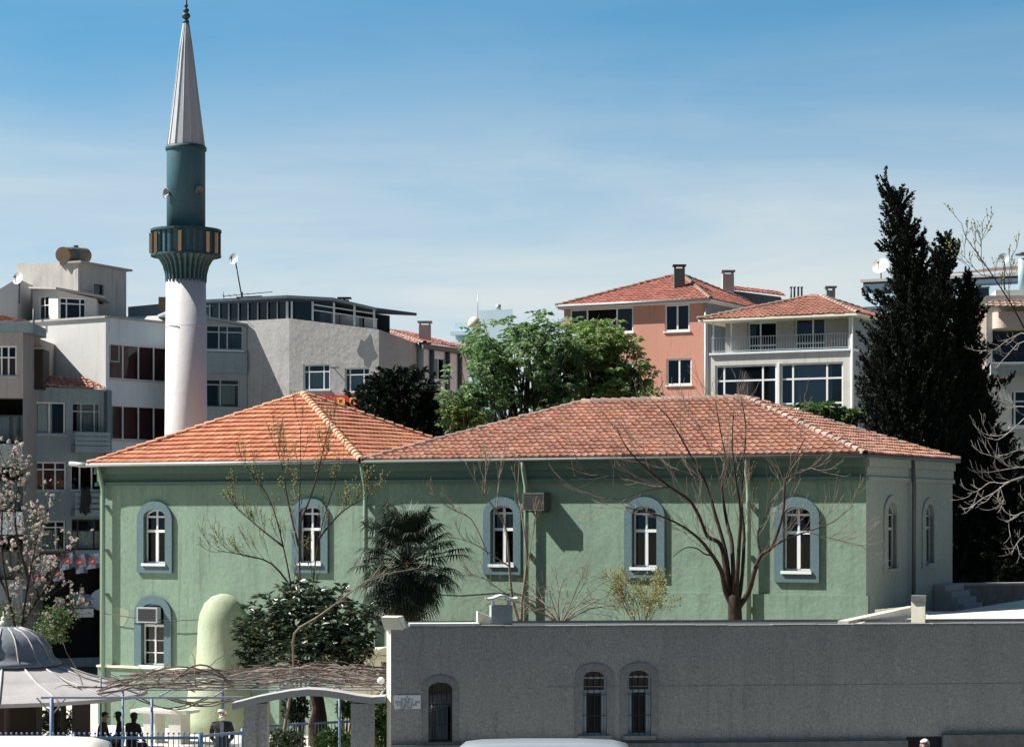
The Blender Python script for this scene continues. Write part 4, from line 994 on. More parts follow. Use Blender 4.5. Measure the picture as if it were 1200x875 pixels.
# bunting
bt = thing('bunting', 'string of blue-grey flags each with an orange-red disc in front of the shop', 'bunting', P(84, 652, 98)); m = MB(); pts = [P(28, 672, 99), P(45, 655, 98.5), P(62, 668, 98.4), P(84, 651, 98), P(104, 654, 97.5), P(119, 651, 97)]; m.tube(pts, .015, 4); m.build('line', MATS['rubber'], bt)
for i, (u, v, w_, hh, lean) in enumerate(((43, 674, 14, 17, 3), (54, 657, 13, 17, 2), (65.5, 670, 14, 16, 4), (79, 654, 12, 19, 0), (92, 655, 14, 22, 4), (107, 655, 17, 17, 3))):
    Y = 98 - i * .1; k = MB(); rows = []
    for j in range(4):
        f = j / 3; rows.append([P(u - w_ / 2 + w_ * t_ + lean * f, v - 5 + hh * f - 2.5 * t_ * (1 if i % 2 else .4), Y + .08 * math.sin(3 * t_ + j)) for t_ in (0, .33, .66, 1)])
    for r_ in range(3):
        for q_ in range(3): k.poly([rows[r_][q_], rows[r_ + 1][q_], rows[r_ + 1][q_ + 1], rows[r_][q_ + 1]])
    fo = k.build('flag', MATS['flag_blue_shaded'], bt)
    q = P(u + lean * .35, v + hh * .2 - 1, Y - .13); e = MB(); r_ = 4.3 * Y / F; e.prism([q + Vector((r_ * math.cos(x), 0, r_ * .85 * math.sin(x))) for x in [2 * math.pi * s / 16 for s in range(16)]], [q + Vector((r_ * math.cos(x), -.01, r_ * .85 * math.sin(x))) for x in [2 * math.pi * s / 16 for s in range(16)]])
    e.cur = 1; q = q + Vector((0, -.02, 0))
    e.poly([q + Vector((-r_ * .6, 0, -r_ * .45)), q + Vector((-r_ * .1, 0, -r_ * .2)), q + Vector((r_ * .6, 0, r_ * .4)), q + Vector((r_ * .1, 0, r_ * .22))])
    e.poly([q + Vector((-r_ * .2, -.003, -r_ * .1)), q + Vector((r_ * .4, -.003, -r_ * .3)), q + Vector((r_ * .2, -.003, r_ * .1))])
    e.build('emblem', [MATS['flag_red'], MATS['white_paint']], fo)

# --- grey bay block right of the minaret
g0, g1 = XY(205, 107.6), XY(289, 108.7); gy = thing('apartment_block', 'grey-green glazed-bay block between the minaret and the plastered house', 'building', (g1[0], g1[1], 0)); fg = Fc(g0, g1)
hg = [fg.rect(236, 381, 285, 410), fg.rect(236, 444, 281, 477)]; zg0, zg1 = zat(366, 107.6), zat(383, 108.7)
m = MB(); ring(m, [g0, g1, (g1[0] - .5, g1[1] + 6), (g0[0], g0[1] + 8)], 0, [zg0, zg1, zg1, zg0], {0: hg}, True, .4); m.build('wall', [MATS['grey_render'], MATS['dark_inside']], gy)
window(gy, fg, hg[0], (.12, .42, .62), (.72,), 'grey_frame', 'glass_blue', None, 'bluewhite_render', .07, -.03); window(gy, fg, hg[1], (.5,), (.8,), 'grey_frame', 'glass', ('grey_cloth', .45, .9, .1, .8), 'grey_frame', .06)
m = MB(); a, b, lo, hi = fg.rect(230, 413, 289, 437); m.fbox(fg, a, b, lo, hi, .003, .14); m.build('balcony_front', MATS['bluegrey_render'], gy)
m = MB(); p = [fg.w(-.2, zg0 + .02, .15), fg.w(fg.L + .05, zg1 + .02, .15), fg.w(fg.L + .05, zg1 + .1, -4), fg.w(-.2, zg0 + .1, -4)]; m.prism(p, [x + Vector((0, 0, .12)) for x in p]); m.build('roof', MATS['bluegrey_render'], gy)

# --- plastered house with rooftop glass pavilion
p0, p1, p2 = XY(226, 110.5), XY(339, 107.5), XY(444, 106.0)
ph = thing('plastered_house', 'pale rough-plastered house with a dark glazed roof pavilion and two white windows', 'building', (p1[0], p1[1], 0)); f0 = Fc(p0, p1); f1 = Fc(p1, p2)
zp = zat(373, 107.5); zq = zat(386, 106); hw = [f1.rect(355.5, 427, 386.5, 457), f1.rect(404, 431, 433, 459)]
m = MB(); ring(m, [p0, p1, p2, (p2[0] + 1.5, p2[1] + 9), (p0[0], p0[1] + 8)], 0, [zp, zp, zq, zq, zp], {1: hw}); m.build('wall', [MATS['plaster'], MATS['dark_inside']], ph)
for r in hw: window(ph, f1, r, (.2, .76), (.72,), 'white_frame', 'glass_blue', ('grey_cloth', .1, .9, .0, .7), 'plaster', .06, -.07)
# big damp stain: a thin patch of bare darker render
m = MB(); prof = [(421, 404), (423, 397), (427, 400), (430, 396), (434, 391), (436, 395), (437, 403), (439, 410), (443, 416), (441, 420), (436, 423), (434, 429), (431, 431), (427, 428), (426, 421), (421, 417), (418, 411)]
pp = [f1.w(*f1.px(u, v), .004) for u, v in prof]; m.poly(pp); m.build('damp_patch', MATS['wet_stain'], ph)
m = MB(); m.bar(f1.w(*f1.px(390, 431), .3), f1.w(*f1.px(400, 431), .3), .05); m.bar(f1.w(*f1.px(391, 431), 0), f1.w(*f1.px(391, 431), .3), .04); m.build('pipe_stub', MATS['dark_metal'], ph)
# pavilion
pv = MB(); zt0, zt1, ztm, zt2 = zat(354.5, 110), zat(350, 107.6), zat(353, 106.9), zat(365, 106.2)
def pav(f, s, z, o=-.15): return f.w(s, z, o)
def lerp(a, b, t): return a + (b - a) * t
sm_ = f1.S(393)
roofp = [pav(f0, -1, zt0, .25), pav(f0, f0.L + .05, zt1, .25), pav(f1, sm_, ztm, .3), pav(f1, f1.L, zt2, .3), pav(f1, f1.L, zt2 + .2, -5), pav(f0, 0, zt0 + .2, -6)]
pv.prism(roofp, [x + Vector((0, 0, .14)) for x in roofp]); pr = pv.build('pavilion_roof', MATS['pavilion_paint'], ph)
for i in range(10):
    s = f0.L * (i + .6) / 10; m = MB(); m.bar(pav(f0, s, zp), pav(f0, s, lerp(zt0, zt1, s / f0.L)), .06 if i < 9 else .12); m.build('post', MATS['grey_frame' if i < 9 else 'bluewhite_render'], ph)
for u in (340.5, 365, 390, 414, 437):
    s = f1.S(u); zb = lerp(zp, zq, s / f1.L); zz = lerp(zt1, ztm, s / sm_) if s < sm_ else lerp(ztm, zt2, (s - sm_) / (f1.L - sm_)); m = MB(); m.bar(pav(f1, s, zb), pav(f1, s, zz), .1); m.build('post', MATS['bluewhite_render'], ph)
m = MB(); m.bar(pav(f1, f1.S(365), lerp(zp, zq, .25) + .55), pav(f1, f1.S(441), zq + .5), .05); m.bar(pav(f1, f1.S(365), ztm - .12), pav(f1, f1.S(437), zt2 - .1), .06)
m.build('rails', MATS['bluewhite_render'], ph)
m = MB()
m.poly([pav(f0, -1, zp, -.22), pav(f0, f0.L - .05, zp, -.22), pav(f0, f0.L - .05, zt1, -.22), pav(f0, -1, zt0, -.22)]); m.poly([pav(f1, 0.05, zp, -.22), pav(f1, sm_ - .3, lerp(zp, zq, .45), -.22), pav(f1, sm_ - .3, ztm, -.22), pav(f1, .05, zt1, -.22)])
m.build('glazing', MATS['glass_dark'], ph)
m = MB(); 
q = [pav(f0, -1, zp, -1.6), pav(f0, f0.L - 1.2, zp, -1.6), pav(f1, f1.L - .4, zq - .3, -2.4)]
for i in range(2): m.poly([q[i], q[i + 1], Vector((q[i + 1].x, q[i + 1].y, zt1 if i == 0 else zt2)), Vector((q[i].x, q[i].y, zt0 if i == 0 else zt1))])
m.build('pavilion_back', MATS['pavilion_paint'], ph)
m = MB()
for u, w_ in ((372, .5), (381, .7), (397, .6), (408, .4), (424, .5)): s = f1.S(u); zb = lerp(zp, zq, s / f1.L); m.fbox(f1, s - w_ / 2, s + w_ / 2, zb, zb + .5, -1.3, -.9)
m.build('terrace_chairs', MATS['white_paint'], ph)
m = MB(); q = P(403.5, 352, 108); m.box(q.x - .22, q.x + .22, 107.8, 108.2, q.z - .5, q.z + .02); m.box(q.x - .32, q.x + .34, 107.7, 108.3, q.z + .08, q.z + .14); m.box(q.x - .05, q.x + .05, 107.95, 108.05, q.z, q.z + .1); m.build('chimney', MATS['dark_metal'], ph)
dish('satellite_dish', 'small round grey dish on a tall leaning mast above the glazed pavilion', P(275.5, 304, 109), .28, (-.6, -1, .25), 'satellite dishes on the roofs', 1.95, 'dish_grey', (-.35, 0))
an = thing('tv_antenna', 'flat thin television antenna beside the leaning dish mast', 'antenna', P(284, 352, 109)); m = MB(); m.bar(P(284, 352, 109), P(284, 342, 109), .05); m.bar(P(262, 347, 109.2), P(319, 342, 108.6), .03)
for i in range(9):
    q = P(262, 347, 109.2).lerp(P(319, 342, 108.6), i / 8); l = .12 + .05 * (8 - i); m.bar(q + Vector((0, -l, 0)), q + Vector((0, l, 0)), .02)
m.bar(P(277, 348.5, 108.8), P(307, 347, 108.8), .1, .05); m.bar(P(262, 350, 109.2), P(262, 342, 109.2), .025); m.build('boom', MATS['dark_metal'], an)
# red sign board
t = thing('red_sign_board', 'red signboard with yellow lettering half hidden behind the orange roof', 'sign', f1.w(f1.S(390), zat(470, 107), .15)); a, b, lo, hi = f1.rect(355, 463.5, 421, 483); m = MB(); m.fbox(f1, a, b, lo, hi, .02, .12); bo = m.build('board', MATS['red_sign'], t)
m = MB()
def glyph(x, segs, s=1.0):
    for x0, x1, z0, z1 in segs: m.fbox(f1, x + x0 * s, x + x1 * s, hi - .1 - (1 - z0) * .62 * s, hi - .1 - (1 - z1) * .62 * s, .122, .135)
glyph(f1.S(378), [(0, .32, .84, 1), (.1, .22, 0, .84)], .75)
glyph(f1.S(396), [(0, .12, 0, 1), (.12, .34, .84, 1), (.12, .34, .42, .56), (.3, .42, .5, .92)])
glyph(f1.S(411), [(0, .12, 0, 1), (.12, .36, .84, 1), (.12, .3, .42, .56)])
m.build('lettering', MATS['yellow_letter'], bo)

# --- small tiled house
s0, s1, s2 = XY(438, 117.5), XY(496.5, 114.5), XY(549, 119.5)
sh = thing('tiled_house', 'small grey house with faded red tiled roof and dark downpipes beside the plastered house', 'house', (s1[0], s1[1], 0)); f0 = Fc(s0, s1); f1 = Fc(s1, s2); ze = zat(403, 114.5); hs = [f1.rect(507, 419, 522, 445)]
sb = [s0, s1, s2, (s2[0] - 2.4, s2[1] + 3), (s0[0], s0[1] + 4)]
m = MB(); ring(m, sb, 0, [ze] * 5, {1: hs}); m.build('wall', [MATS['bluewhite_render'], MATS['dark_inside']], sh)
window(sh, f1, hs[0], (.5,), (), 'white_frame', 'glass', None, 'white_frame', .07, -.06)
ex = lambda p, dx, dy: Vector((p[0] + dx, p[1] + dy, ze))
top0 = Vector((*along(s0, s1, .1), zat(382.5, 118))); top0.y += 2.2; top1 = Vector((*along(s1, s2, .75), zat(401, 119.5))); top1.y += 1.8
m = MB(); tiles(m, ex(s0, -.4, -.4), ex(s1, .05, -.5), top0, top0 + Vector((.02, 0, 0)), .3, .38, .05, .02); tiles(m, ex(s1, .05, -.5), ex(s2, .5, -.1), top0, top1, .3, .38, .05, .02)
m.poly([ex(s0, -.4, -.4), top0, (s0[0] - .4, s0[1] + 4.5, ze)]); ro = m.build('roof', MATS['red_tiles'], sh)
m = MB(); caps(m, ex(s1, .05, -.5), top0); caps(m, ex(s0, -.4, -.4), top0); m.build('ridge_tiles', MATS['old_caps'], ro)
m = MB(); m.prism([ex(s1, .0, -.45) - Vector((0, 0, .25)), ex(s2, .5, -.1) - Vector((0, 0, .25)), ex(s2, .3, .3) - Vector((0, 0, .25)), ex(s1, -.2, .1) - Vector((0, 0, .25))], [ex(s1, .0, -.45), ex(s2, .5, -.1), ex(s2, .3, .3), ex(s1, -.2, .1)]); m.build('eave_board', MATS['pipe_dark'], sh)
for u in (504, 522.5, 537): q = f1.S(u); m = MB(); m.tube([f1.w(q, ze - .1, .12), f1.w(q, 8, .12)], .12, 8); m.build('downpipe', MATS['pipe_dark'], sh)
chimney(sh, 498, 381, 398, 117, .62, 'concrete_render')
# --- far pale tower
t0, t1, t2 = XY(529, 300), XY(562, 292), XY(600, 300); ft = thing('distant_tower', 'distant pale blue-white block rising beyond the leafy tree', 'building', (t1[0], t1[1], 0))
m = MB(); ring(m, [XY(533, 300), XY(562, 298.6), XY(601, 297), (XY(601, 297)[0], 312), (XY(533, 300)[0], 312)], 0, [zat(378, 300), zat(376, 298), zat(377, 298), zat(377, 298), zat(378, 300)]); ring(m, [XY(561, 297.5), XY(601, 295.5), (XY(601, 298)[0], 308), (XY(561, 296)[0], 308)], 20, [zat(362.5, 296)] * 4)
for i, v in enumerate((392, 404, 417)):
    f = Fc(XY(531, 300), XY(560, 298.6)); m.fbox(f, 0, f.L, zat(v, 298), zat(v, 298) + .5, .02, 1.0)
m.build('wall', MATS['blue_and_haze_render'], ft)  # pale blue here is haze put into the wall colour
m = MB(); p = P(556, 373, 296); m.lathe([(.9, -1.2), (.85, -.4), (.5, .1), (.1, .2)], p, 16); m.build('roof_tank', MATS['cream_render'], ft)
m = MB(); m.tube([P(560, 374, 294), P(560, 345, 294)], .05, 5); m.tube([P(584, 363, 297), P(584, 357, 297)], .35, 8); m.build('mast', MATS['steel'], ft)

# --- salmon house
w0, w1 = XY(661, 115.7), XY(829, 112); dv = (3.9, 7.3); so = thing('salmon_house', 'salmon pink house with white windows and a red tiled hip roof', 'house', (w1[0], w1[1], 0)); f0 = Fc(w0, w1); ze = zat(351, 112)
hs = [f0.rect(668, 361, 742, 390.5), f0.rect(779, 356.5, 808, 388), f0.rect(781, 420, 810.5, 451), f0.rect(672, 426, 742, 455)]
ft_ = quad(w0, w1, dv); m = MB(); wall(m, f0, 0, f0.L, 0, ze, hs, .22); 
for i in (2, 3): f = Fc(ft_[i], ft_[(i + 1) % 4]); wall(m, f, 0, f.L, 0, ze)
m.build('wall', [MATS['salmon_render'], MATS['dark_inside']], so)
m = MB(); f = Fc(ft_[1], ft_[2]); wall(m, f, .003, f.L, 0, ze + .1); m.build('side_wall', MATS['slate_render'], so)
window(so, f0, hs[0], (.27, .74), (), 'white_frame', 'glass', ('white_cloth', .60, .66, .05, .5), 'white_frame', .08, -.05, (), ((0, .27), (.74, 1)))
for i in (1, 2): window(so, f0, hs[i], (.5,), (), 'white_frame', 'glass', None, 'white_frame', .085, -.05)
window(so, f0, hs[3], (.27, .74), (), 'white_frame', 'glass', None, 'white_frame', .08, -.05)
mid = along(w0, w1, .5); rg = (mid[0] + dv[0] * .5, mid[1] + dv[1] * .5); ux = (f0.d.x, f0.d.y)
ro, e, r0_, r1_ = hip_roof(so, [Vector(p) for p in ft_], ze, ((rg[0] + ux[0] * .2, rg[1] + ux[1] * .2), (rg[0] + ux[0] * .9, rg[1] + ux[1] * .9)), zat(322, 116.5), 'red_tiles', 'old_caps', .27, .33, .04, .32)
m = MB(); m.tube([e[0] + Vector((0, -.06, -.02)), e[1] + Vector((0, -.06, -.02))], .08, 8); m.tube([f0.w(f0.L - .05, ze - .1, .12), f0.w(f0.L - .05, 6, .12)], .07, 8); m.build('gutter', MATS['galvanised'], so)
chimney(so, 796, 315, 332, 114.9, .55, 'pipe_dark', .5, 'dark_metal'); chimney(so, 853, 321.5, 338, 119, .6, 'concrete_render')
# rear slate gable beyond
m = MB(); g0, g1 = XY(838, 117.5), XY(918, 121); m_pts = [P(846, 400, 119.2), P(915, 400, 120.5), P(915, 348, 120.5), P(850, 339.5, 119.2)]
bkv = Vector((.5, 3, 0)); m.prism([m_pts[0], m_pts[1], m_pts[1] + bkv, m_pts[0] + bkv], [m_pts[3], m_pts[2], m_pts[2] + bkv, m_pts[3] + bkv]); m.build('rear_wing', MATS['slate_render'], so)
m = MB(); q = [m_pts[3], m_pts[2] + Vector((.2, 0, 0))]; tiles(m, q[0] + Vector((0, -.3, 0)), q[1] + Vector((0, -.3, 0)), q[0] + Vector((.2, 1.2, .35)), q[1] + Vector((-.3, 1.2, .12)), .3, .36, .04); m.build('rear_roof', MATS['red_tiles'], so)

# --- balcony house
w0, w1 = XY(833, 106.4), XY(997, 103.2); bh = thing('balcony_house', 'whitish house with an upper railed balcony, wide glazing below and a brick-red hip roof', 'house', (w1[0], w1[1], 0)); f0 = Fc(w0, w1); dv = (3.0, 5.6); fpq = quad(w0, w1, dv)
zb = zat(413.5, 104.8); ze = zat(373, 105.5)
a, b, lo, hi = f0.rect(838, 426, 988, 474); hl = [(a, b, lo - .25, hi)]
m = MB(); ring(m, fpq, 0, [zb] * 4, {0: hl}, True, .5); m.build('wall', [MATS['offwhite_render'], MATS['dark_inside']], bh); m = MB()
f1 = Fc((f0.w(.35, 0, -1.0).x, f0.w(.35, 0, -1.0).y), (f0.w(f0.L, 0, -1.0).x, f0.w(f0.L, 0, -1.0).y)); hd = [(f1.S(876), f1.S(910), zb + .04, zat(374.5, 105)), (f1.S(931), f1.S(967), zb + .04, zat(372, 105))]
up = [(f1.O.x, f1.O.y), (f1.w(f1.L - .02, 0).x, f1.w(f1.L - .02, 0).y), (fpq[2][0] - .02, fpq[2][1]), (fpq[3][0] + .3, fpq[3][1])]
ring(m, up, zb - .05, [ze + .05] * 4, {0: hd}); m.build('upper_wall', [MATS['beige_shaded_render'], MATS['dark_inside']], bh)  # darker colour stands in for shade under the roof overhang
m = MB(); f = Fc(fpq[1], fpq[2]); m.fbox(f, .02, f.L, 0, ze, .004, .03); m.build('side_wall', MATS['slate_render'], bh)  # thin dark sheet over the whitish wall, painting in this side's shade
window(bh, f0, (hl[0][0], f0.S(910), hl[0][2], hi), (.14, .77), (.66,), 'white_frame', 'glass_dark', ('dark_cloth', .2, .7, 0, 1), None, .09, -.08); window(bh, f0, (f0.S(914), b, hl[0][2], hi), (.2, .74), (.66, .13), 'white_frame', 'glass_blue', ('grey_cloth', .2, .8, 0, .95), None, .09, -.08)
for r in hd: window(bh, f1, r, (.42,) if r is hd[0] else (.58,), (.28,), 'white_frame', 'glass_dark', None, None, .07, -.12)
m = MB(); m.fbox(f0, f0.S(910.5), f0.S(913.5), lo - .3, hi, -.1, .05); m.build('mullion', MATS['white_paint'], bh)
m = MB(); m.fbox(f0, -.05, f0.L + .05, zb + .003, zb + .1, -1.0, .12); m.build('balcony_slab', MATS['bluewhite_render'], bh)
railing(bh, [f0.w(.05, zb + .1, .02), f0.w(f0.L, zb + .1, .02)], .72, .13, 'grey_frame'); 
m = MB()
for u in (836, 857): m = MB(); m.bar(f0.w(f0.S(u), zb + .1, 0), f0.w(f0.S(u), ze - .05, 0), .07); m.build('post', MATS['white_paint'], bh)
m = MB(); m.bar(f0.w(f0.L - .05, zb, 0), f0.w(f0.L - .05, ze, 0), .09); m.build('post', MATS['white_paint'], bh); m = MB(); m.tube([f0.w(f0.L + .08, ze, .06), f0.w(f0.L + .08, 6, .06)], .06, 6); m.build('downpipe', MATS['white_paint'], bh)
mid = along(w0, w1, .6); rg = (mid[0] + dv[0] * .45, mid[1] + dv[1] * .45)
ro, e, r0_, r1_ = hip_roof(bh, [Vector(p) for p in fpq], ze, ((rg[0] - .15, rg[1] + .1), (rg[0] + .25, rg[1] - .1)), zat(347.5, 107), 'brick_tiles', 'old_caps', .26, .33, .045, .5, 'cream_render', .1)
for i, u in enumerate((927, 931, 935.5, 939.5)): q = P(u, 347, 107.3); m = MB(); m.tube([q - Vector((0, 0, .4)), q + Vector((0, 0, .42))], .05, 6); m.tube([q + Vector((0, 0, .4)), q + Vector((0, 0, .46))], .075, 6); m.build('vent_pipe', MATS['pipe_dark'], ro)
chimney(bh, 973, 340.5, 356, 107.6, .42, 'slate_render', .42, 'slate_render')

# --- blue-trimmed block behind the cypress
w0, w1 = XY(1012, 127), XY(1206, 121.5); bb = thing('apartment_block', 'pale block with bright blue top floor and thin brown roof behind the cypresses', 'building', (w0[0], w0[1], 0)); f0 = Fc(w0, w1); zt = zat(326.5, 125)
hb = [f0.rect(1024, 337, 1045, 346), f0.rect(1098, 337, 1118, 372), f0.rect(1142, 336, 1160, 372), f0.rect(1022, 364, 1045, 395), f0.rect(1100, 395, 1120, 425)]
m = MB(); wall(m, f0, 0, f0.L, zat(357, 125), zt, hb[:3]); f = Fc((w0[0] + 3.0, w0[1] + 8), w0); wall(m, f, 0, f.L, 0, zt); m.build('top_floor', [MATS['blue_and_haze_render'], MATS['dark_inside']], bb)
m = MB(); wall(m, f0, 0, f0.L, 0, zat(357, 125), hb[3:]); m.build('wall', [MATS['pinkish_render'], MATS['dark_inside']], bb)
for i, r in enumerate(hb): window(bb, f0, r, (.5,) if i != 2 else (), () , 'blue_frame' if i < 3 else 'dark_frame', 'glass_blue' if i < 3 else 'glass', None, None if i < 3 else 'white_paint', .07, -.05)
m = MB(); p = [f0.w(-.15, zt, .12), f0.w(f0.L + .3, zt - .2, .12), f0.w(f0.L + .3, zt + .2, -7), f0.w(-.4, zt + .2, -7)]; m.prism(p, [x + Vector((0, 0, .16)) for x in p]); m.build('roof', MATS['brown_render'], bb)
m = MB(); m.fbox(f0, 0, f0.L, zat(359, 125), zat(356, 125), .002, .1); m.fbox(f0, .0, f0.L, zt - .5, zt - .004, .002, .06); m.build('trim', MATS['blue_tank'], bb)
m = MB(); a, b, lo, hi = f0.rect(1085, 300, 1200, 322); tiles(m, f0.w(f0.S(1110), zt + .2, -.5), f0.w(f0.L, zt + .2, -.5), f0.w(f0.S(1130), zt + .75, -4), f0.w(f0.L, zt + .75, -4), .3, .4); m.build('upper_roof', MATS['old_caps'], bb)
dish('satellite_dish', 'large cream satellite dish on the blue-trimmed roof left of the cypress', P(1032.5, 313, 126), .48, (-.55, -1, .5), 'satellite dishes on the roofs', .65, 'dish_white')
dish('satellite_dish', 'satellite dish on a thin pole at the right edge among bare branches', P(1177, 304, 120), .3, (-.5, -1, .3), 'satellite dishes on the roofs', 2.2, 'dish_grey')
# --- pale block at the right edge
w0, w1 = XY(1156, 95.5), XY(1290, 95); rb = thing('apartment_block', 'pale grey block with a rounded balcony and tiled canopy at the right edge', 'building', (w0[0], w0[1], 0)); f0 = Fc(w0, w1); zt = zat(345, 95)
hb = [f0.rect(1163, 386, 1250, 424), f0.rect(1184, 457, 1250, 500)]; m = MB(); wall(m, f0, 0, f0.L, 0, zt, hb, .9); f = Fc((w0[0] + 2.0, w0[1] + 8), w0); wall(m, f, 0, f.L, 0, zt); m.poly([f0.w(0, zt), f0.w(f0.L, zt), f0.w(f0.L, zt, -8), f0.w(0, zt, -8)]); m.build('wall', [MATS['offwhite_render'], MATS['dark_inside']], rb)
window(rb, f0, hb[0], (.35, .7), (.3,), 'dark_frame', 'glass_dark', None, None, .08, -.7); window(rb, f0, hb[1], (.08, .3, .52, .74), (.7,), 'white_frame', 'glass', ('red_sign', .26, .6, .0, .9), 'white_frame', .08, -.1)
m = MB(); n = 8; a, b, lo, hi = f0.rect(1163, 366, 1260, 385); pr_ = []
for j in range(n + 1): t = j / n * math.pi / 2; pr_.append((a + .5 - .5 * math.cos(t) , .55 * math.sin(t)))
lowr = [f0.w(s, lo, 0.002 + o) for s, o in pr_] + [f0.w(b, lo, .55), f0.w(b, lo, .002)]; upr = [f0.w(s, hi, .002 + o) for s, o in pr_] + [f0.w(b, hi, .55), f0.w(b, hi, .002)]; m.prism(lowr, upr); m.build('balcony', MATS['pinkish_render'], rb)
m = MB(); a, b, lo, hi = f0.rect(1160, 428, 1260, 440); m.fbox(f0, a, b, lo, hi, .003, .4); m.fbox(f0, a, b, hi - .02, hi + .06, .3, .45); m.build('ledge', MATS['grey_render'], rb)
m = MB(); tiles(m, f0.w(-.2, zat(360, 94.6), .9), f0.w(f0.L, zat(360, 94.6), .9), f0.w(.3, zat(350, 95), -.3), f0.w(f0.L, zat(350, 95), -.3), .3, .4, .05); m.build('canopy', MATS['old_caps'], rb)
m = MB(); a, b, lo, hi = f0.rect(1168, 318, 1184, 346); m.fbox(f0, f0.S(1170), f0.S(1216), zt, zat(336, 95), -3, -1); m.build('roof_box', MATS['offwhite_render'], rb)
t = thing('boiler_flue', 'thick blue-grey flue with flat cap at the right edge of the roofs', 'flue', P(1199, 345, 96)); m = MB(); m.tube([P(1199, 346, 97), P(1199, 303, 97)], .22, 12); m.build('pipe', MATS['blue_frame'], t); m = MB(); m.lathe([(.34, 0), (.34, .05), (.05, .14)], P(1199, 299, 97), 14); m.build('cap', MATS['dark_metal'], t)
# ------------------------------------------------------------------ courtyard
sc_ = XY(4, 60); sd = thing('ablution_fountain', 'domed ablution fountain kiosk with a wide lead skirt roof at the left edge', 'fountain', (sc_[0], sc_[1], .4)); c = (sc_[0], sc_[1], 0)
m = MB(); n = 16; m.lathe([(1.36, 3.2), (2.4, 2.82), (3.4, 2.58), (3.85, 2.44), (3.86, 2.34), (3.7, 2.34), (1.3, 2.9)], c, n, False, math.pi / n, False); sk = m.build('skirt_roof', MATS['lead'], sd)
m = MB()
for j in range(n):
    a = math.pi / n + 2 * math.pi * j / n; m.tube([(c[0] + r * math.cos(a), c[1] + r * math.sin(a), z + .015) for r, z in ((1.36, 3.2), (2.4, 2.82), (3.4, 2.58), (3.86, 2.43))], .03, 5)
m.build('seams', MATS['lead'], sk)
m = MB(); m.lathe([(1.52, 3.17), (1.55, 3.22), (1.46, 3.3), (1.33, 3.38), (1.28, 3.5), (1.18, 3.72), (1.0, 3.93), (.75, 4.08), (.45, 4.18), (.15, 4.22), (.02, 4.23)], c, 32); dm = m.build('dome', MATS['lead_dark'], sd)
m = MB()
for j in range(16):
    a = 2 * math.pi * (j + .3) / 16; m.tube([(c[0] + r * math.cos(a), c[1] + r * math.sin(a), z) for r, z in ((1.52, 3.24), (1.34, 3.39), (1.29, 3.5), (1.19, 3.73), (1.01, 3.94), (.76, 4.09), (.45, 4.19))], .022, 5)
m.build('ribs', MATS['lead'], dm)
m = MB(); m.ball((c[0], c[1], 4.3), .11, 10, 6, .8); m.ball((c[0], c[1], 4.42), .07, 8, 6); m.tube([(c[0], c[1], 4.4), (c[0], c[1], 4.62)], .015, 5); m.build('finial', MATS['cream_render'], sd)
for j in range(8):
    a = .27 + 2 * math.pi * j / 8; p = (c[0] + 2.1 * math.cos(a), c[1] + 2.1 * math.sin(a), 0); m = MB(); m.lathe([(.13, .3), (.13, .5), (.08, .56), (.08, 2.35), (.13, 2.42), (.13, 2.7)], p, 12); m.build('column', MATS['wood_dark'], sd)
m = MB(); m.lathe([(1.05, .3), (1.05, 2.5)], c, 8, True, .39, False); m.build('dark_core', MATS['wood_dark'], sd)  # dark drum added to give the black shade beneath the skirt roof
m = MB(); m.lathe([(1.55, .3), (1.55, .72), (1.45, .74), (1.05, .6)], c, 8, False, .39, False); m.build('trough', MATS['stone_dark'], sd)
m = MB(); f = Fc((P(87.5, 0, 58.4).x, 58.4), (P(106, 0, 58.6).x, 58.6)); m.fbox(f, 0, f.L, .35, 2.45, -.25, 0); m.build('partition', MATS['wood_dark'], sd)
# marble bier stone
t = thing('funeral_bier_stone', 'white marble slab table on two broad legs in the sunny courtyard', 'stone table', P(187, 868, 69.5)); m = MB(); zt = zat(832, 69.5); q = P(187, 868, 69.5)
f = Fc((P(153, 868, 69.7).x, 69.9), (P(221, 868, 69.3).x, 69.2)); m.fbox(f, 0, f.L, zt - .09, zt, -.75, .1); m.build('slab', MATS['marble'], t)
for s in (.42, 1.32): m = MB(); m.fbox(f, s, s + .42, 0, zt - .092, -.62, 0); m.build('leg', MATS['marble'], t)
# pergola
pg = thing('pergola', 'blue-grey steel pergola with thin slats over the courtyard entrance', 'pergola', P(160, 890, 52)); zp = 2.96
for u, Y in ((60.5, 52), (144, 54), (178, 52.2), (261, 57.5), (398, 55.5), (118, 58.5)):
    p = P(u, 0, Y); zz = zp; m = MB(); m.tube([(p.x, Y, .5), (p.x, Y, zz)], .05 if u < 70 else .028 if u not in (178, 261, 398) else .034, 8)
    m.build('post', MATS['blue_metal'], pg)
m = MB(); x0, x1 = P(48, 0, 52).x, P(455, 0, 52).x; m.bar((x0, 52, zp), (P(285, 0, 52).x, 52, zp), .05); m.bar((x0 + .6, 59, zp), (x1 - .1, 59, zp), .05)
for i in range(1, 7): x = x0 + .2 + (x1 - .4 - x0) * i / 6; m.bar((x, 52, zp + .04), (x, 59, zp + .04), .035)
for s in (-1, 1): m.bar((P(60.5, 0, 52).x, 52, zp - .4), (P(60.5, 0, 52).x + .35 * s, 52, zp), .03)
m.build('frame', MATS['grey_frame'], pg)
m = MB()
for i in range(8): Y = 53 + i * .8; m.bar((x0 + 1.9, Y, zp + .1), (x1 - .15, Y, zp + .1), .09, .025)
m.build('slats', MATS['galvanised'], pg)
gv = thing('grape_vine', 'tangle of bare twisted vine stems spread over the pergola and gate arch', 'vine', P(362, 860, 56)); m = MB()
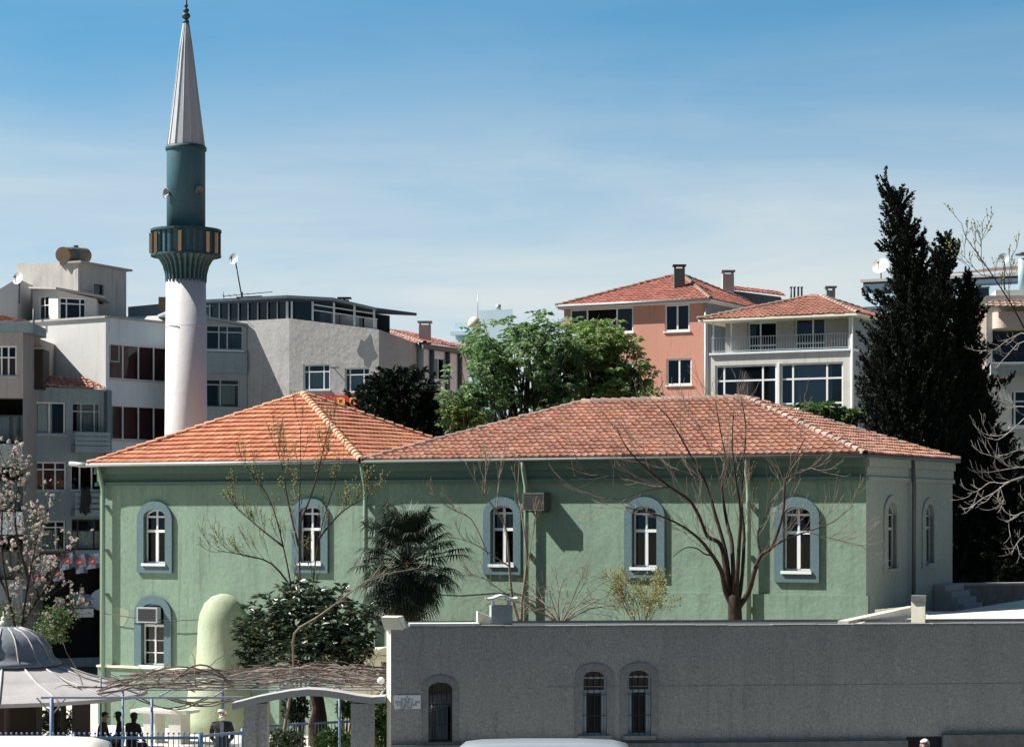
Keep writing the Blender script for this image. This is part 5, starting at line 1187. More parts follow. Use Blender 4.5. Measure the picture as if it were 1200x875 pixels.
m.tube([P(366, 872, 56.6), P(364, 850, 56.2), P(368, 830, 56.4), P(362, 805, 55.8)], [.09, .07, .06, .05], 7)
for i in range(62):
    u0 = R.uniform(105, 410); L = R.uniform(40, 190); u1 = min(455, u0 + L); Y = R.uniform(52, 58.6)
    right = u0 > 230; y0 = Y; z = zp + R.uniform(.05, .24) + (.08 if right else 0); k = 9; pts = []; sl = R.uniform(-1.2, 1.2); bow = R.uniform(-.05, .35) if not right else R.uniform(.0, .28); ph_ = R.uniform(0, 6)
    for j in range(k + 1):
        t_ = j / k; YY = min(59.2, max(51.8, y0 + sl * t_ + .15 * math.sin(5 * t_ + ph_))); um = u0 + (u1 - u0) * t_
        hump = .12 * math.exp(-((um - 355) / 45) ** 2); edge = min(1, max(0, (um - 110) / 60)); x = P(um, 0, 55.5).x + R.uniform(-.03, .03)
        pts.append((x, YY, zp + (z - zp) * (.45 + .55 * edge) + hump + bow * math.sin(math.pi * t_) * .6 + R.uniform(-.04, .04)))
    r = R.choice((.012, .016, .022, .03, .045)); m.tube(pts, [r * (1 - .5 * j / k) for j in range(k + 1)], 5)
for i in range(60):
    u0 = R.uniform(110, 450); Y = R.uniform(52, 58); p = Vector((P(u0, 0, 55.5).x, Y, zp + .15)); pts, _ = curve(p, Vector((R.uniform(-1, 1), R.uniform(-.6, .6), R.uniform(-.1, .8))), R.uniform(.4, 1.3), 5, .3, -.06); m.tube(pts, [.012, .011, .01, .008, .007, .005], 4)
for u0, u1, dz in ((150, 275, .45), (205, 270, .5), (100, 168, -.05)):
    pts = [Vector((P(u0 + (u1 - u0) * t_, 0, 55).x, 54 + t_, zp + .1 + dz * math.sin(math.pi * t_))) for t_ in [j / 8 for j in range(9)]]; m.tube(pts, .022, 5)
for k_ in range(5):
    u0 = R.uniform(150, 215); pts = [Vector((P(u0 + 90 * t_, 0, 52.3).x, 52.3 + .1 * k_, zp - .02 - (.12 + .05 * k_) * math.sin(math.pi * t_) + R.uniform(-.02, .02))) for t_ in [j / 8 for j in range(9)]]; m.tube(pts, .018, 5)
m.build('stems', MATS['vine_bark'], gv)
# gate arch
ga = thing('gate_arch', 'grey rendered gateway with a gently arched concrete beam on two square pillars', 'gate', P(362, 930, 50.2))
for u0, u1 in ((285.5, 313), (411, 437.5)):
    a, b = P(u0, 0, 50.05).x, P(u1, 0, 50.05).x; m = MB(); m.box(a, b, 50.05, 50.5, .85, zat(819, 50.05) - .1); m.build('pillar', MATS['rough_grey'], ga)
m = MB(); tp = [(272, 823.5), (285, 820.5), (302, 816), (320, 812.5), (340, 809), (360, 807), (380, 808), (400, 811), (418, 814.5), (435, 816.5), (451, 815.5)]
pr0 = []
for u, v in tp:
    x, z = P(u, v, 50).x, P(u, v, 50).z; th = .15
    pr0.append([m.vert(p) for p in ((x, 49.98, z - th), (x, 49.98, z), (x, 50.62, z), (x, 50.62, z - th))])
for i in range(len(pr0) - 1):
    for j in range(4): l = (j + 1) % 4; m.face((pr0[i][j], pr0[i + 1][j], pr0[i + 1][l], pr0[i][l]))
m.face(pr0[0]); m.face(pr0[-1][::-1]); m.build('arched_beam', MATS['concrete'], ga)
# fences
def fence(name, label, p0, p1, h, sp, finial=True, group=None):
    p0, p1 = Vector(p0), Vector(p1); t = thing(name, label, 'fence', p0, group); L = (p1 - p0).length
    k = max(1, round(L / 2.4)); up = Vector((0, 0, 1))
    m = MB(); m.bar(p0 + up * h, p1 + up * h, .06); m.bar(p0 + up * .15, p1 + up * .15, .05); m.build('rails', MATS['blue_metal'], t)
    m = MB(); n_ = int(L / sp)
    for j in range(n_ + 1):
        q = p0 + (p1 - p0) * j / n_; m.bar(q + up * .1, q + up * (h + (.06 if finial else 0)), .018)
        if finial: m.ball(q + up * (h + .1), .03, 6, 4)
    m.build('bars', MATS['blue_metal'], t)
    for j in range(k + 1): q = p0 + (p1 - p0) * j / k; m = MB(); m.tube([q, q + up * (h + .09)], .04, 8); m.build('post', MATS['blue_metal'], t)
fence('iron_fence', 'blue painted iron fence with round finials along the pavement left of the gate', P(-60, 0, 50.4).xy.to_3d() + Vector((0, 0, .9)), P(234, 0, 50.4).xy.to_3d() + Vector((0, 0, .9)), zat(864, 50.4) - .9, .118)
fence('iron_fence', 'thin blue iron fence section beside the standing man and gate pillar', P(236, 0, 50.5).xy.to_3d() + Vector((0, 0, .9)), P(284, 0, 51.6).xy.to_3d() + Vector((0, 0, .88)), zat(862, 50.5) - .9, .13, False)
fence('iron_fence', 'low thin wire fence around the planting behind the gateway', P(310, 0, 58.5).xy.to_3d() + Vector((0, 0, .42)), P(415, 0, 60.5).xy.to_3d() + Vector((0, 0, .36)), 1.25, .11, False)

# ------------------------------------------------------------------ people
def person(label, loc, heading, pose, mats, hair, group=None, scale=1.0, cat='person'):
    """one skinned body from a joint skeleton; materials by region"""
    J = dict(pel=(0, 0, .93), sp=(0, .0, 1.12), ch=(0, .01, 1.32), nk=(0, .0, 1.47), hb=(0, -.015, 1.545), hm=(0, -.02, 1.63), ht=(0, -.01, 1.715),
             hl=(.095, 0, .88), hr=(-.095, 0, .88), kl=(.11, -.02, .5), kr=(-.11, -.02, .5), al=(.115, .02, .1), ar=(-.115, .02, .1), tl=(.13, -.15, .04), tr=(-.13, -.15, .04),
             sl=(.185, .01, 1.40), sr=(-.185, .01, 1.40), el=(.25, .06, 1.13), er=(-.25, .06, 1.13), wl=(.1, .17, .95), wr=(-.1, .17, .95), pl=(.03, .2, .9), pr=(-.03, .2, .9))
    J.update(pose)
    rad = dict(pel=.15, sp=.145, ch=.155, nk=.058, hb=.068, hm=.092, ht=.065, hl=.1, hr=.1, kl=.065, kr=.065, al=.042, ar=.042, tl=.04, tr=.04, sl=.075, sr=.075, el=.052, er=.052, wl=.036, wr=.036, pl=.04, pr=.04)
    E = [('pel', 'sp'), ('sp', 'ch'), ('ch', 'nk'), ('nk', 'hb'), ('hb', 'hm'), ('hm', 'ht'), ('pel', 'hl'), ('pel', 'hr'), ('hl', 'kl'), ('hr', 'kr'), ('kl', 'al'), ('kr', 'ar'), ('al', 'tl'), ('ar', 'tr'), ('ch', 'sl'), ('ch', 'sr'), ('sl', 'el'), ('sr', 'er'), ('el', 'wl'), ('er', 'wr'), ('wl', 'pl'), ('wr', 'pr')]
    keys = list(J); fing = []
    for s, w_, p_ in (('l', 'wl', 'pl'), ('r', 'wr', 'pr')):       # five short finger chains rooted in each palm
        P0 = Vector(J[p_]); dr = (P0 - Vector(J[w_])).normalized(); side = dr.cross(Vector((0, 0, 1))); side = side.normalized() if side.length > .1 else Vector((1, 0, 0))
        for k in range(5):
            off = (k - 1.5) * .017 if k < 4 else -.05; d2 = (dr + side * (off * 3)).normalized()
            l = (.06, .07, .066, .05, .045)[k]; a = f'f{s}{k}a'; b = f'f{s}{k}b'
            J[a] = tuple(P0 + side * off + d2 * l * .6); J[b] = tuple(P0 + side * off + d2 * l + Vector((0, 0, -.02))); rad[a] = .0095; rad[b] = .008
            E += [(p_, a), (a, b)]
    keys = list(J); me = bpy.data.meshes.new('skeleton'); me.from_pydata([J[k] for k in keys], [(keys.index(a), keys.index(b)) for a, b in E], [])
    ob = bpy.data.objects.new('skeleton', me); COL.objects.link(ob)
    sk = ob.modifiers.new('skin', 'SKIN'); sk.use_smooth_shade = True
    for k, v in zip(keys, me.skin_vertices[0].data): v.radius = (rad[k], rad[k]); v.use_root = (k == 'pel')
    sb = ob.modifiers.new('sub', 'SUBSURF'); sb.levels = 1; sb.render_levels = 1
    ev = ob.evaluated_get(bpy.context.evaluated_depsgraph_get()); src = bpy.data.meshes.new_from_object(ev)
    V = [Vector(v.co) for v in src.vertices]; Fs = [tuple(p.vertices) for p in src.polygons]
    bpy.data.objects.remove(ob); bpy.data.meshes.remove(me); bpy.data.meshes.remove(src)
    cs, sn = math.cos(heading), math.sin(heading)
    def T(p): return Vector((loc[0] + scale * (p[0] * cs - p[1] * sn), loc[1] + scale * (p[0] * sn + p[1] * cs), loc[2] + scale * p[2]))
    t = thing('person', label, cat, loc, group); b = MB(); b.sm = True
    for v in V: b.vert(T(v))
    nk = Vector(J['nk']); hips = Vector(J['pel']).z
    wr = [Vector(J['wl']), Vector(J['wr'])]; pm = [Vector(J['pl']), Vector(J['pr'])]; an = [Vector(J['al']), Vector(J['ar'])]; kn = [Vector(J['kl']), Vector(J['kr'])]
    for f in Fs:
        q = sum((V[i] for i in f), Vector()) / len(f); b.cur = 1
        if (q - Vector(J['hm'])).length < .2 and q.z > nk.z + .02: b.cur = 0
        elif any((q - p).length < .075 and (q - p).length < (q - w_).length + .02 for p, w_ in zip(pm, wr)): b.cur = 0
        elif any((q - p).length < .2 for p in an): b.cur = 3 if q.z < min(p.z for p in an) + .05 else 2
        elif any((q - k).length < .33 for k in kn) and (q - Vector(J['ch'])).length > .3 and not any((q - e_).length < .2 for e_ in (Vector(J['el']), Vector(J['er']))): b.cur = 2
        b.face(f)
    hm = Vector(J['hm']); b.cur = 0
    for s in (-1, 1): b.ball(T(hm + Vector((s * .093, .01, -.015))), .022 * scale, 6, 5, 1.3)
    b.prism([T(hm + Vector(x)) for x in ((-.016, -.085, -.03), (.016, -.085, -.03), (.012, -.125, -.025))], [T(hm + Vector(x)) for x in ((-.008, -.088, .02), (.008, -.088, .02), (0, -.095, .02))])
    b.cur = 3
    for s in (-1, 1): b.ball(T(hm + Vector((s * .034, -.086, .012))), .011 * scale, 6, 4)
    b.box(*sorted((T(hm + Vector((-.026, 0, 0))).x, T(hm + Vector((.026, 0, 0))).x)), T(hm + Vector((0, -.088, 0))).y - .004, T(hm + Vector((0, -.088, 0))).y + .01, T(hm + Vector((0, 0, -.062))).z, T(hm + Vector((0, 0, -.055))).z)
    b.build('body', [MATS[x] for x in mats], t)
    hb_ = MB(); hb_.sm = True; n = 14; rings = []
    bald = hair[1]
    for i in range(6):
        el = math.pi / 2 - i * .36; ring_ = []
        for j in range(n):
            a = 2 * math.pi * j / n; rr = .103 * math.cos(el); front = math.sin(a) < -.35
            z = .105 * math.sin(el) + .02
            if front and i > 2: z = max(z, .045); rr = .1 if i < 5 else .09
            ring_.append(hb_.vert(T(hm + Vector((rr * math.cos(a), rr * math.sin(a) * 1.08 + .012, z + .012)))))
        rings.append(ring_)
    for i in range(5):
        if bald and i < 2: continue
        for j in range(n): hb_.face((rings[i][j], rings[i][(j + 1) % n], rings[i + 1][(j + 1) % n], rings[i + 1][j]))
    hb_.build('hair', MATS[hair[0]], t)
    return t, T, J
zg = .89
t, T, J = person('standing man with white hair and beard in a dark jacket, hands behind his back', (P(260, 0, 52.3).x, 52.3, .82), .12, {}, ['skin', 'black_jacket', 'grey_trousers', 'wood_dark'], ('hair_white', True), scale=1.06)
m = MB(); m.sm = True; hm = Vector(J['hm'])
k0 = len(m.v); m.ball((0, 0, 0), .07, 10, 7, .75); m.v = [tuple(T(hm + Vector((x, y * .6 - .055, z - .085)))) for x, y, z in m.v]; m.build('beard', MATS['hair_white'], t)
m = MB(); m.prism([T(x) for x in ((-.03, -.158, 1.14), (.03, -.158, 1.14), (.03, -.12, 1.14), (-.03, -.12, 1.14))], [T(x) for x in ((-.05, -.115, 1.44), (.05, -.115, 1.44), (.04, -.06, 1.46), (-.04, -.06, 1.46))]); m.build('shirt', MATS['shirt'], t)
sit = dict(pel=(0, 0, .52), sp=(0, -.03, .72), ch=(0, -.06, .94), nk=(0, -.08, 1.1), hb=(0, -.1, 1.17), hm=(0, -.115, 1.25), ht=(0, -.1, 1.335), hl=(.1, -.03, .5), hr=(-.1, -.03, .5), kl=(.14, -.45, .52), kr=(-.14, -.45, .52), al=(.14, -.42, .1), ar=(-.14, -.42, .1), tl=(.15, -.58, .04), tr=(-.15, -.58, .04), sl=(.19, -.06, 1.03), sr=(-.19, -.06, 1.03), el=(.25, -.12, .76), er=(-.25, -.12, .76), wl=(.15, -.33, .62), wr=(-.15, -.33, .62), pl=(.12, -.4, .6), pr=(-.12, -.4, .6))
gz = lambda Y: .6 - (Y - 56) * .054
for lab, u, Y, hd in (('seated person in dark clothes turned right at the shaded bench, leftmost of the three', 118, 62.2, 1.5), ('seated person in dark clothes facing left, half behind a thin post, middle of the three', 143, 62.6, -1.5), ('seated person in dark clothes closest to the marble slab, rightmost of the three', 154, 61.6, 2.6)):
    person(lab, (P(u, 0, Y).x, Y, gz(Y) + .0), hd, sit, ['skin' if u == 118 else 'brown_coat', 'brown_coat', 'brown_coat', 'wood_dark'], ('hair_dark', False), 'people sitting in the pergola shade', 1.05)  # two figures have faces and hands darkened into shaded silhouettes
for lab, u, Y, w_ in (('dark wooden bench under the leftmost seated person', 117, 62.25, 1.0), ('dark wooden bench under the two seated people on the right', 149, 62.1, 1.9)):
    t = thing('bench', lab, 'bench', (P(u, 0, Y).x, Y, gz(Y)), 'benches in the pergola shade'); x = P(u, 0, Y).x; z = gz(Y); m = MB(); m.box(x - w_ / 2, x + w_ / 2, Y - .55 if w_ > 1.2 else Y - .25, Y + .6 if w_ > 1.2 else Y + .25, z + .38, z + .43); m.build('seat', MATS['wood_dark'], t)
    for s in (-1, 1): m = MB(); m.box(x + s * w_ * .42 - .04, x + s * w_ * .42 + .04, Y - .2, Y + .2, z - .02, z + .38); m.build('leg', MATS['wood_dark'], t)
t, T, J = person('passer-by at the lower right whose grey-haired head just shows before the grey wall', (P(1084, 0, 47.2).x, 47.2, .9 - .14), -.5, dict(el=(.24, .0, 1.12), er=(-.24, .0, 1.12), wl=(.24, -.1, .9), wr=(-.24, -.1, .9), pl=(.24, -.13, .82), pr=(-.24, -.13, .82)), ['skin', 'grey_cloth', 'grey_trousers', 'wood_dark'], ('hair_white', False), scale=.98)

# ------------------------------------------------------------------ vans
def van(label, xc, Y, L, zr, mat, group, flip=1):
    t = thing('parked_van', label, 'van', (xc, Y, .78), group); W = .86; m = MB(); m.sm = True
    h = zr - .78
    secs = [(-.5, .30, .62, .80), (-.485, .22, .9, .9), (-.45, .2, .97, .97), (-.38, .18, .99, 1), (-.2, .17, 1.0, 1), (.05, .17, 1.0, 1), (.2, .17, .985, 1), (.26, .17, .95, .99), (.34, .18, .66, .98), (.38, .18, .53, .97), (.46, .2, .47, .93), (.495, .25, .4, .82), (.5, .3, .36, .74)]
    rings = []
    for fx, b, tp_, w_ in secs:
        ring_ = []; z0, z1 = .78 + b * h * .9, .78 + tp_ * h; hw = W * w_; rc = min(.16, (z1 - z0) * .3)
        for k in range(20):
            a = 2 * math.pi * (k + .5) / 20; ca, sa = math.cos(a), math.sin(a)
            y = math.copysign(abs(ca) ** .32, ca) * hw; z = (z0 + z1) / 2 + math.copysign(abs(sa) ** .32, sa) * (z1 - z0) / 2
            tum = 1 - .14 * max(0, (z - (.78 + .5 * h)) / (.5 * h)); ring_.append(m.vert((xc + flip * fx * L, Y + y * tum, z)))
        rings.append(ring_)
    for i in range(len(rings) - 1):
        for j in range(20): m.face((rings[i][j], rings[i][(j + 1) % 20], rings[i + 1][(j + 1) % 20], rings[i + 1][j]))
    m.face(rings[0]); m.face(rings[-1]); m.build('body', MATS[mat], t)
    for s in (-1, 1):
        g = MB()
        for x0, x1 in ((-.44, -.22), (-.2, 0), (.02, .22)):
            q = [(xc + flip * x * L, Y + s * (W * yy), .78 + z * h) for x, yy, z in ((x0, 1.0, .56), (x1 + (.03 if x1 > .1 else 0), 1.0, .56), (x1, .9, .87), (x0, .9, .87))]
            g.prism(q, [(a, b + s * .02, c_) for a, b, c_ in q])
        g.build('side_windows', MATS['glass_dark'], t)
    g = MB(); q = [(xc + flip * x * L, Y + y * W, .78 + z * h) for x, y, z in ((.285, -.8, .88), (.285, .8, .88), (.36, .88, .6), (.36, -.88, .6))]; g.poly([(a + flip * .02, b, c_ + .02) for a, b, c_ in q]); g.build('windscreen', MATS['glass_dark'], t)
    for fx in (-.31, .31):
        for s in (-1, 1):
            p = Vector((xc + flip * fx * L, Y + s * (W - .02), 1.09)); w_ = MB(); w_.tube([p - Vector((0, s * .12, 0)), p + Vector((0, s * .06, 0))], .31, 20); wo = w_.build('wheel', MATS['tyre'], t)
            w_ = MB(); w_.tube([p + Vector((0, s * .055, 0)), p + Vector((0, s * .07, 0))], .17, 16); w_.build('rim', MATS['steel'], wo)
    for s in (-1, 1):
        w_ = MB(); p = Vector((xc + flip * .495 * L, Y + s * .55, .78 + .36 * h)); w_.tube([p, p + Vector((flip * .05, 0, 0))], .1, 12); w_.build('headlight', MATS['headlamp'], t)
        w_ = MB(); p = Vector((xc - flip * .49 * L, Y + s * .62, .78 + .5 * h)); w_.box(p.x - .04, p.x + .04, p.y - .07, p.y + .07, p.z - .14, p.z + .14); w_.build('tail_light', MATS['flag_red'], t)
    w_ = MB(); 
    for e_ in (-1, 1): w_.box(xc + e_ * .5 * L - .06, xc + e_ * .5 * L + .06, Y - .72, Y + .72, .78 + .2 * h, .78 + .3 * h)
    w_.build('bumpers', MATS['rubber'], t)
x0, x1 = P(538, 0, 44.4).x, P(742, 0, 44.4).x
van('silver van with a ribbed roof parked before the barred windows', (x0 + x1) / 2 + .45, 44.6, (x1 - x0) / .76, zat(871, 43.9), 'van_silver', 'vans parked along the kerb')
x1 = P(152, 0, 44.4).x; van('cream van with a bright sunlit roof parked before the blue fence at lower left', x1 - 1.75, 44.6, 4.6, zat(868, 43.9), 'van_cream', 'vans parked along the kerb')

# ------------------------------------------------------------------ trees
def leaves(tips, mb, n, L, W, sp, droop=-.2, along_=.6):
    for p, dd in tips:
        for i in range(n): mb.leaf(p + rv() * R.random() * sp, (dd * along_ + rv() + Vector((0, 0, droop))), L * R.uniform(.6, 1.25), W * R.uniform(.7, 1.2))
def crown_tree(label, base, lobes, Y, lm, n_cl, leafL, leafW, per, group, bk_='bark_dark', trunk_r=.22, droop=-.7, shell=.55, seed=0, gap=.46, cat='tree'):
    """trunk and limbs reaching into several lobes; leaf clusters scattered through their volume with gaps"""
    R.seed(seed + 5); b = Vector(base); t = thing('leafy_tree', label, cat, b, group); tb = MB(); lf = MB()
    cs_ = [(P(u, v, Y + dy), ru * Y / F, rv_ * Y / F) for u, v, ru, rv_, dy in lobes]
    top = sum((c_[0] for c_ in cs_), Vector()) / len(cs_); fork = Vector((b.x + (top.x - b.x) * .4, b.y, b.z + (top.z - b.z) * .45))
    tb.tube([b, b.lerp(fork, .5) + Vector((.1, 0, 0)), fork], [trunk_r * 1.3, trunk_r, trunk_r * .85], 9)
    for c_, rx, rz in cs_:
        a1 = fork.lerp(c_, .5) + rv() * .3; tb.tube([fork, a1, c_], [trunk_r * .6, trunk_r * .4, .06], 7)
        for i in range(12):
            e = c_ + Vector((R.gauss(0, .5) * rx, R.gauss(0, .5) * rx, R.gauss(0, .5) * rz)); mid = a1.lerp(e, .5) + rv() * .25; tb.tube([a1.lerp(c_, R.random()), mid, e], [.06, .035, .012], 5)
    tot = sum(c_[1] ** 2 * c_[2] for c_ in cs_)
    for c_, rx, rz in cs_:
        k = int(n_cl * rx * rx * rz / tot)
        for i in range(k):
            q = rv(); rad = R.random() ** shell; p = c_ + Vector((q.x * rx * rad, q.y * rx * rad, q.z * rz * rad))
            if noise.noise(p * 1.15 + Vector((seed, 0, 0))) * .5 + .5 < gap + R.uniform(-.05, .05): continue
            out = Vector((q.x, q.y, q.z * .6 + .15))
            for j in range(per):
                a = 2 * math.pi * j / per + R.random(); dd = Vector((math.cos(a), math.sin(a), 0)) + out * .5 + Vector((0, 0, droop * R.uniform(.3, 1)))
                lf.leaf(p + rv() * .06, dd, leafL * R.uniform(.7, 1.2), leafW * R.uniform(.8, 1.2))
    tb.build('trunk', MATS[bk_], t); lf.build('crown', MATS[lm], t)
    return t
gt = 'leafy trees behind the hall'
crown_tree('bushy green broadleaf tree rising over the hall roof, the left and wider of the pair', (P(612, 0, 86).x, 86, 0), [(598, 425, 62, 58, 0), (556, 462, 42, 48, -1), (640, 425, 48, 52, 1), (668, 420, 40, 50, 1), (622, 388, 42, 26, 0), (570, 405, 36, 34, 1), (545, 488, 32, 26, -1), (650, 470, 50, 35, 0)], 86, 'leaf_chestnut', 4000, .25, .11, 6, gt, seed=1, gap=.50)
crown_tree('yellow-green broadleaf tree in front of the salmon house', (P(716, 0, 88).x, 88, 0), [(703, 422, 50, 44, 0), (735, 455, 42, 38, -1), (688, 392, 42, 26, 1), (744, 432, 26, 22, 0), (718, 400, 36, 26, 0), (690, 455, 45, 32, 0)], 88, 'leaf_lime', 3300, .24, .11, 6, gt, seed=2, gap=.52)
crown_tree('light green sapling crown over the hall roof at the left foot of the bushy tree', (P(528, 0, 83).x, 83, 0), [(535, 485, 20, 22, 0), (552, 492, 22, 18, 0)], 83, 'leaf_lime', 420, .2, .09, 5, gt, trunk_r=.1, seed=3, gap=.4)
crown_tree('small green shrub crown over the roof ridge before the balcony house', (P(970, 0, 80).x, 80, 0), [(962, 482, 26, 12, 0), (990, 488, 24, 12, 0), (940, 480, 14, 8, 0)], 80, 'leaf_shrub', 800, .2, .1, 5, gt, trunk_r=.1, seed=4, gap=.3)

def conifer(label, base, prof, Y, mat, n_cl, per, sp, L, W, group, seed, bk_='bark_dark', up=.9, name='cypress_tree', cat='tree', extra=()):
    """evergreen built of many flame-shaped tufts set through the volume of its outline"""
    R.seed(seed + 50); t = thing(name, label, cat, base, group); b = Vector(base); lf = MB(); tb = MB()
    mid = [P((l + r) / 2, v, Y) for v, l, r in prof]; tb.tube([b] + mid[::-1], [.22] + [max(.03, .2 * i / len(mid)) for i in range(len(mid), 0, -1)], 7)
    wts = [(prof[i + 1][0] - prof[i][0]) * ((prof[i][2] - prof[i][1]) + (prof[i + 1][2] - prof[i + 1][1]) + 6) for i in range(len(prof) - 1)]
    def pick(lim, ex):
        i = R.choices(range(len(wts)), wts)[0]; f = R.random(); v = prof[i][0] + (prof[i + 1][0] - prof[i][0]) * f; l = prof[i][1] + (prof[i + 1][1] - prof[i][1]) * f; r = prof[i][2] + (prof[i + 1][2] - prof[i][2]) * f
        a = R.uniform(0, 2 * math.pi); rad = lim * R.random() ** ex; hw = (r - l) / 2 * Y / F
        return P((l + r) / 2, v, Y) + Vector((math.cos(a) * rad * hw, math.sin(a) * rad * hw, 0)), Vector((math.cos(a), math.sin(a), 0)), rad, min(1, .4 + hw / 1.6)
    def tuft(c_, ax, s_):
        ax = ax.normalized()
        for j in range(per):
            f = R.random(); w_ = s_ * .34 * (1 - f * .85) * (.4 + f * 1.5 if f < .4 else 1)
            lf.leaf(c_ + ax * s_ * 1.5 * (f - .35) + rv() * w_ * R.random() ** .5, ax * .9 + rv() * .55, L * R.uniform(.5, 1.2), W * R.uniform(.7, 1.3))
    for k in range(n_cl):
        c_, out, rad, k_ = pick(.93, .4)
        tuft(c_, out * (.25 + .5 * rad) + rv() * .22 + Vector((0, 0, up)), sp * k_ * R.uniform(.6, 1.35))
    for k in range(int(n_cl * 1.1)):
        c_, out, rad, k_ = pick(.7, .6); lf.leaf(c_, rv() + Vector((0, 0, .8)), .5 * k_, .28 * k_)
    for u0, v0, u1, v1, n_ in extra:
        a, e = P(u0, v0, Y), P(u1, v1, Y); tb.tube([a, a.lerp(e, .5), e], [.05, .035, .015], 5)
        for k in range(n_): tuft(a.lerp(e, (k + .5) / n_) + rv() * .12, (e - a).normalized() * .5 + Vector((0, 0, up * .7)) + rv() * .2, sp * R.uniform(.4, .8))
    tb.build('trunk', MATS[bk_], t); lf.build('crown', MATS[mat], t)
    return t
gc = 'tall dark cypresses at the right'
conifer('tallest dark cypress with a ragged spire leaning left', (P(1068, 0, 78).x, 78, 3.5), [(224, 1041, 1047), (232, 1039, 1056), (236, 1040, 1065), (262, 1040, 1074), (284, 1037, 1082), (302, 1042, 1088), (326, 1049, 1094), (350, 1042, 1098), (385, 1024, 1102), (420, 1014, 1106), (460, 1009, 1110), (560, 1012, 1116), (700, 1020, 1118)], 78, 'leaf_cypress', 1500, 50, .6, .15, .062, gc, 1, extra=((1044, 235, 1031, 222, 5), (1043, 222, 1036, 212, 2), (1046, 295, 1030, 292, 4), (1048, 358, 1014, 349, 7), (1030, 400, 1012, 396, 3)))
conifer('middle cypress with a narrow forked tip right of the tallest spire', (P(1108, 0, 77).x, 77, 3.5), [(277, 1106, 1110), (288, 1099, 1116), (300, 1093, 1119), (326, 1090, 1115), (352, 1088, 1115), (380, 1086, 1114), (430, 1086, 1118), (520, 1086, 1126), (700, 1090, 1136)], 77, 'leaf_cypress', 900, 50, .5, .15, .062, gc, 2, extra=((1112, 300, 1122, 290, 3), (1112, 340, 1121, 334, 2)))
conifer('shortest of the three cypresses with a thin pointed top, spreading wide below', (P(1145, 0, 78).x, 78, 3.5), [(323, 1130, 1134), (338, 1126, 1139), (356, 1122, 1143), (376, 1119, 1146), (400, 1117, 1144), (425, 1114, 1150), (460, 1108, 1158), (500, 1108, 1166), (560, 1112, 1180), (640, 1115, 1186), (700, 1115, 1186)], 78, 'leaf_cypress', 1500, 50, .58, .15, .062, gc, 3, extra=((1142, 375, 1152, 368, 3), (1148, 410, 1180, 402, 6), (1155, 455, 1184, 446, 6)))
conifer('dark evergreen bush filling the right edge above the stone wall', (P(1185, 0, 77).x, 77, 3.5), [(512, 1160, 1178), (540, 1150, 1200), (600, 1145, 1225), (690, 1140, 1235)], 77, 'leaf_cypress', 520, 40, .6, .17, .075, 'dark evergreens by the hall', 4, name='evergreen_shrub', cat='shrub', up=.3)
conifer('rounded dark green conifer between the red sign and the leafy tree', (P(467, 0, 90).x, 90, 0), [(433, 462, 480), (440, 446, 492), (455, 428, 505), (475, 418, 516), (500, 412, 520), (560, 420, 515)], 90, 'leaf_conifer', 560, 46, .6, .22, .075, 'dark evergreens by the hall', 5, name='conifer_tree', up=.25)

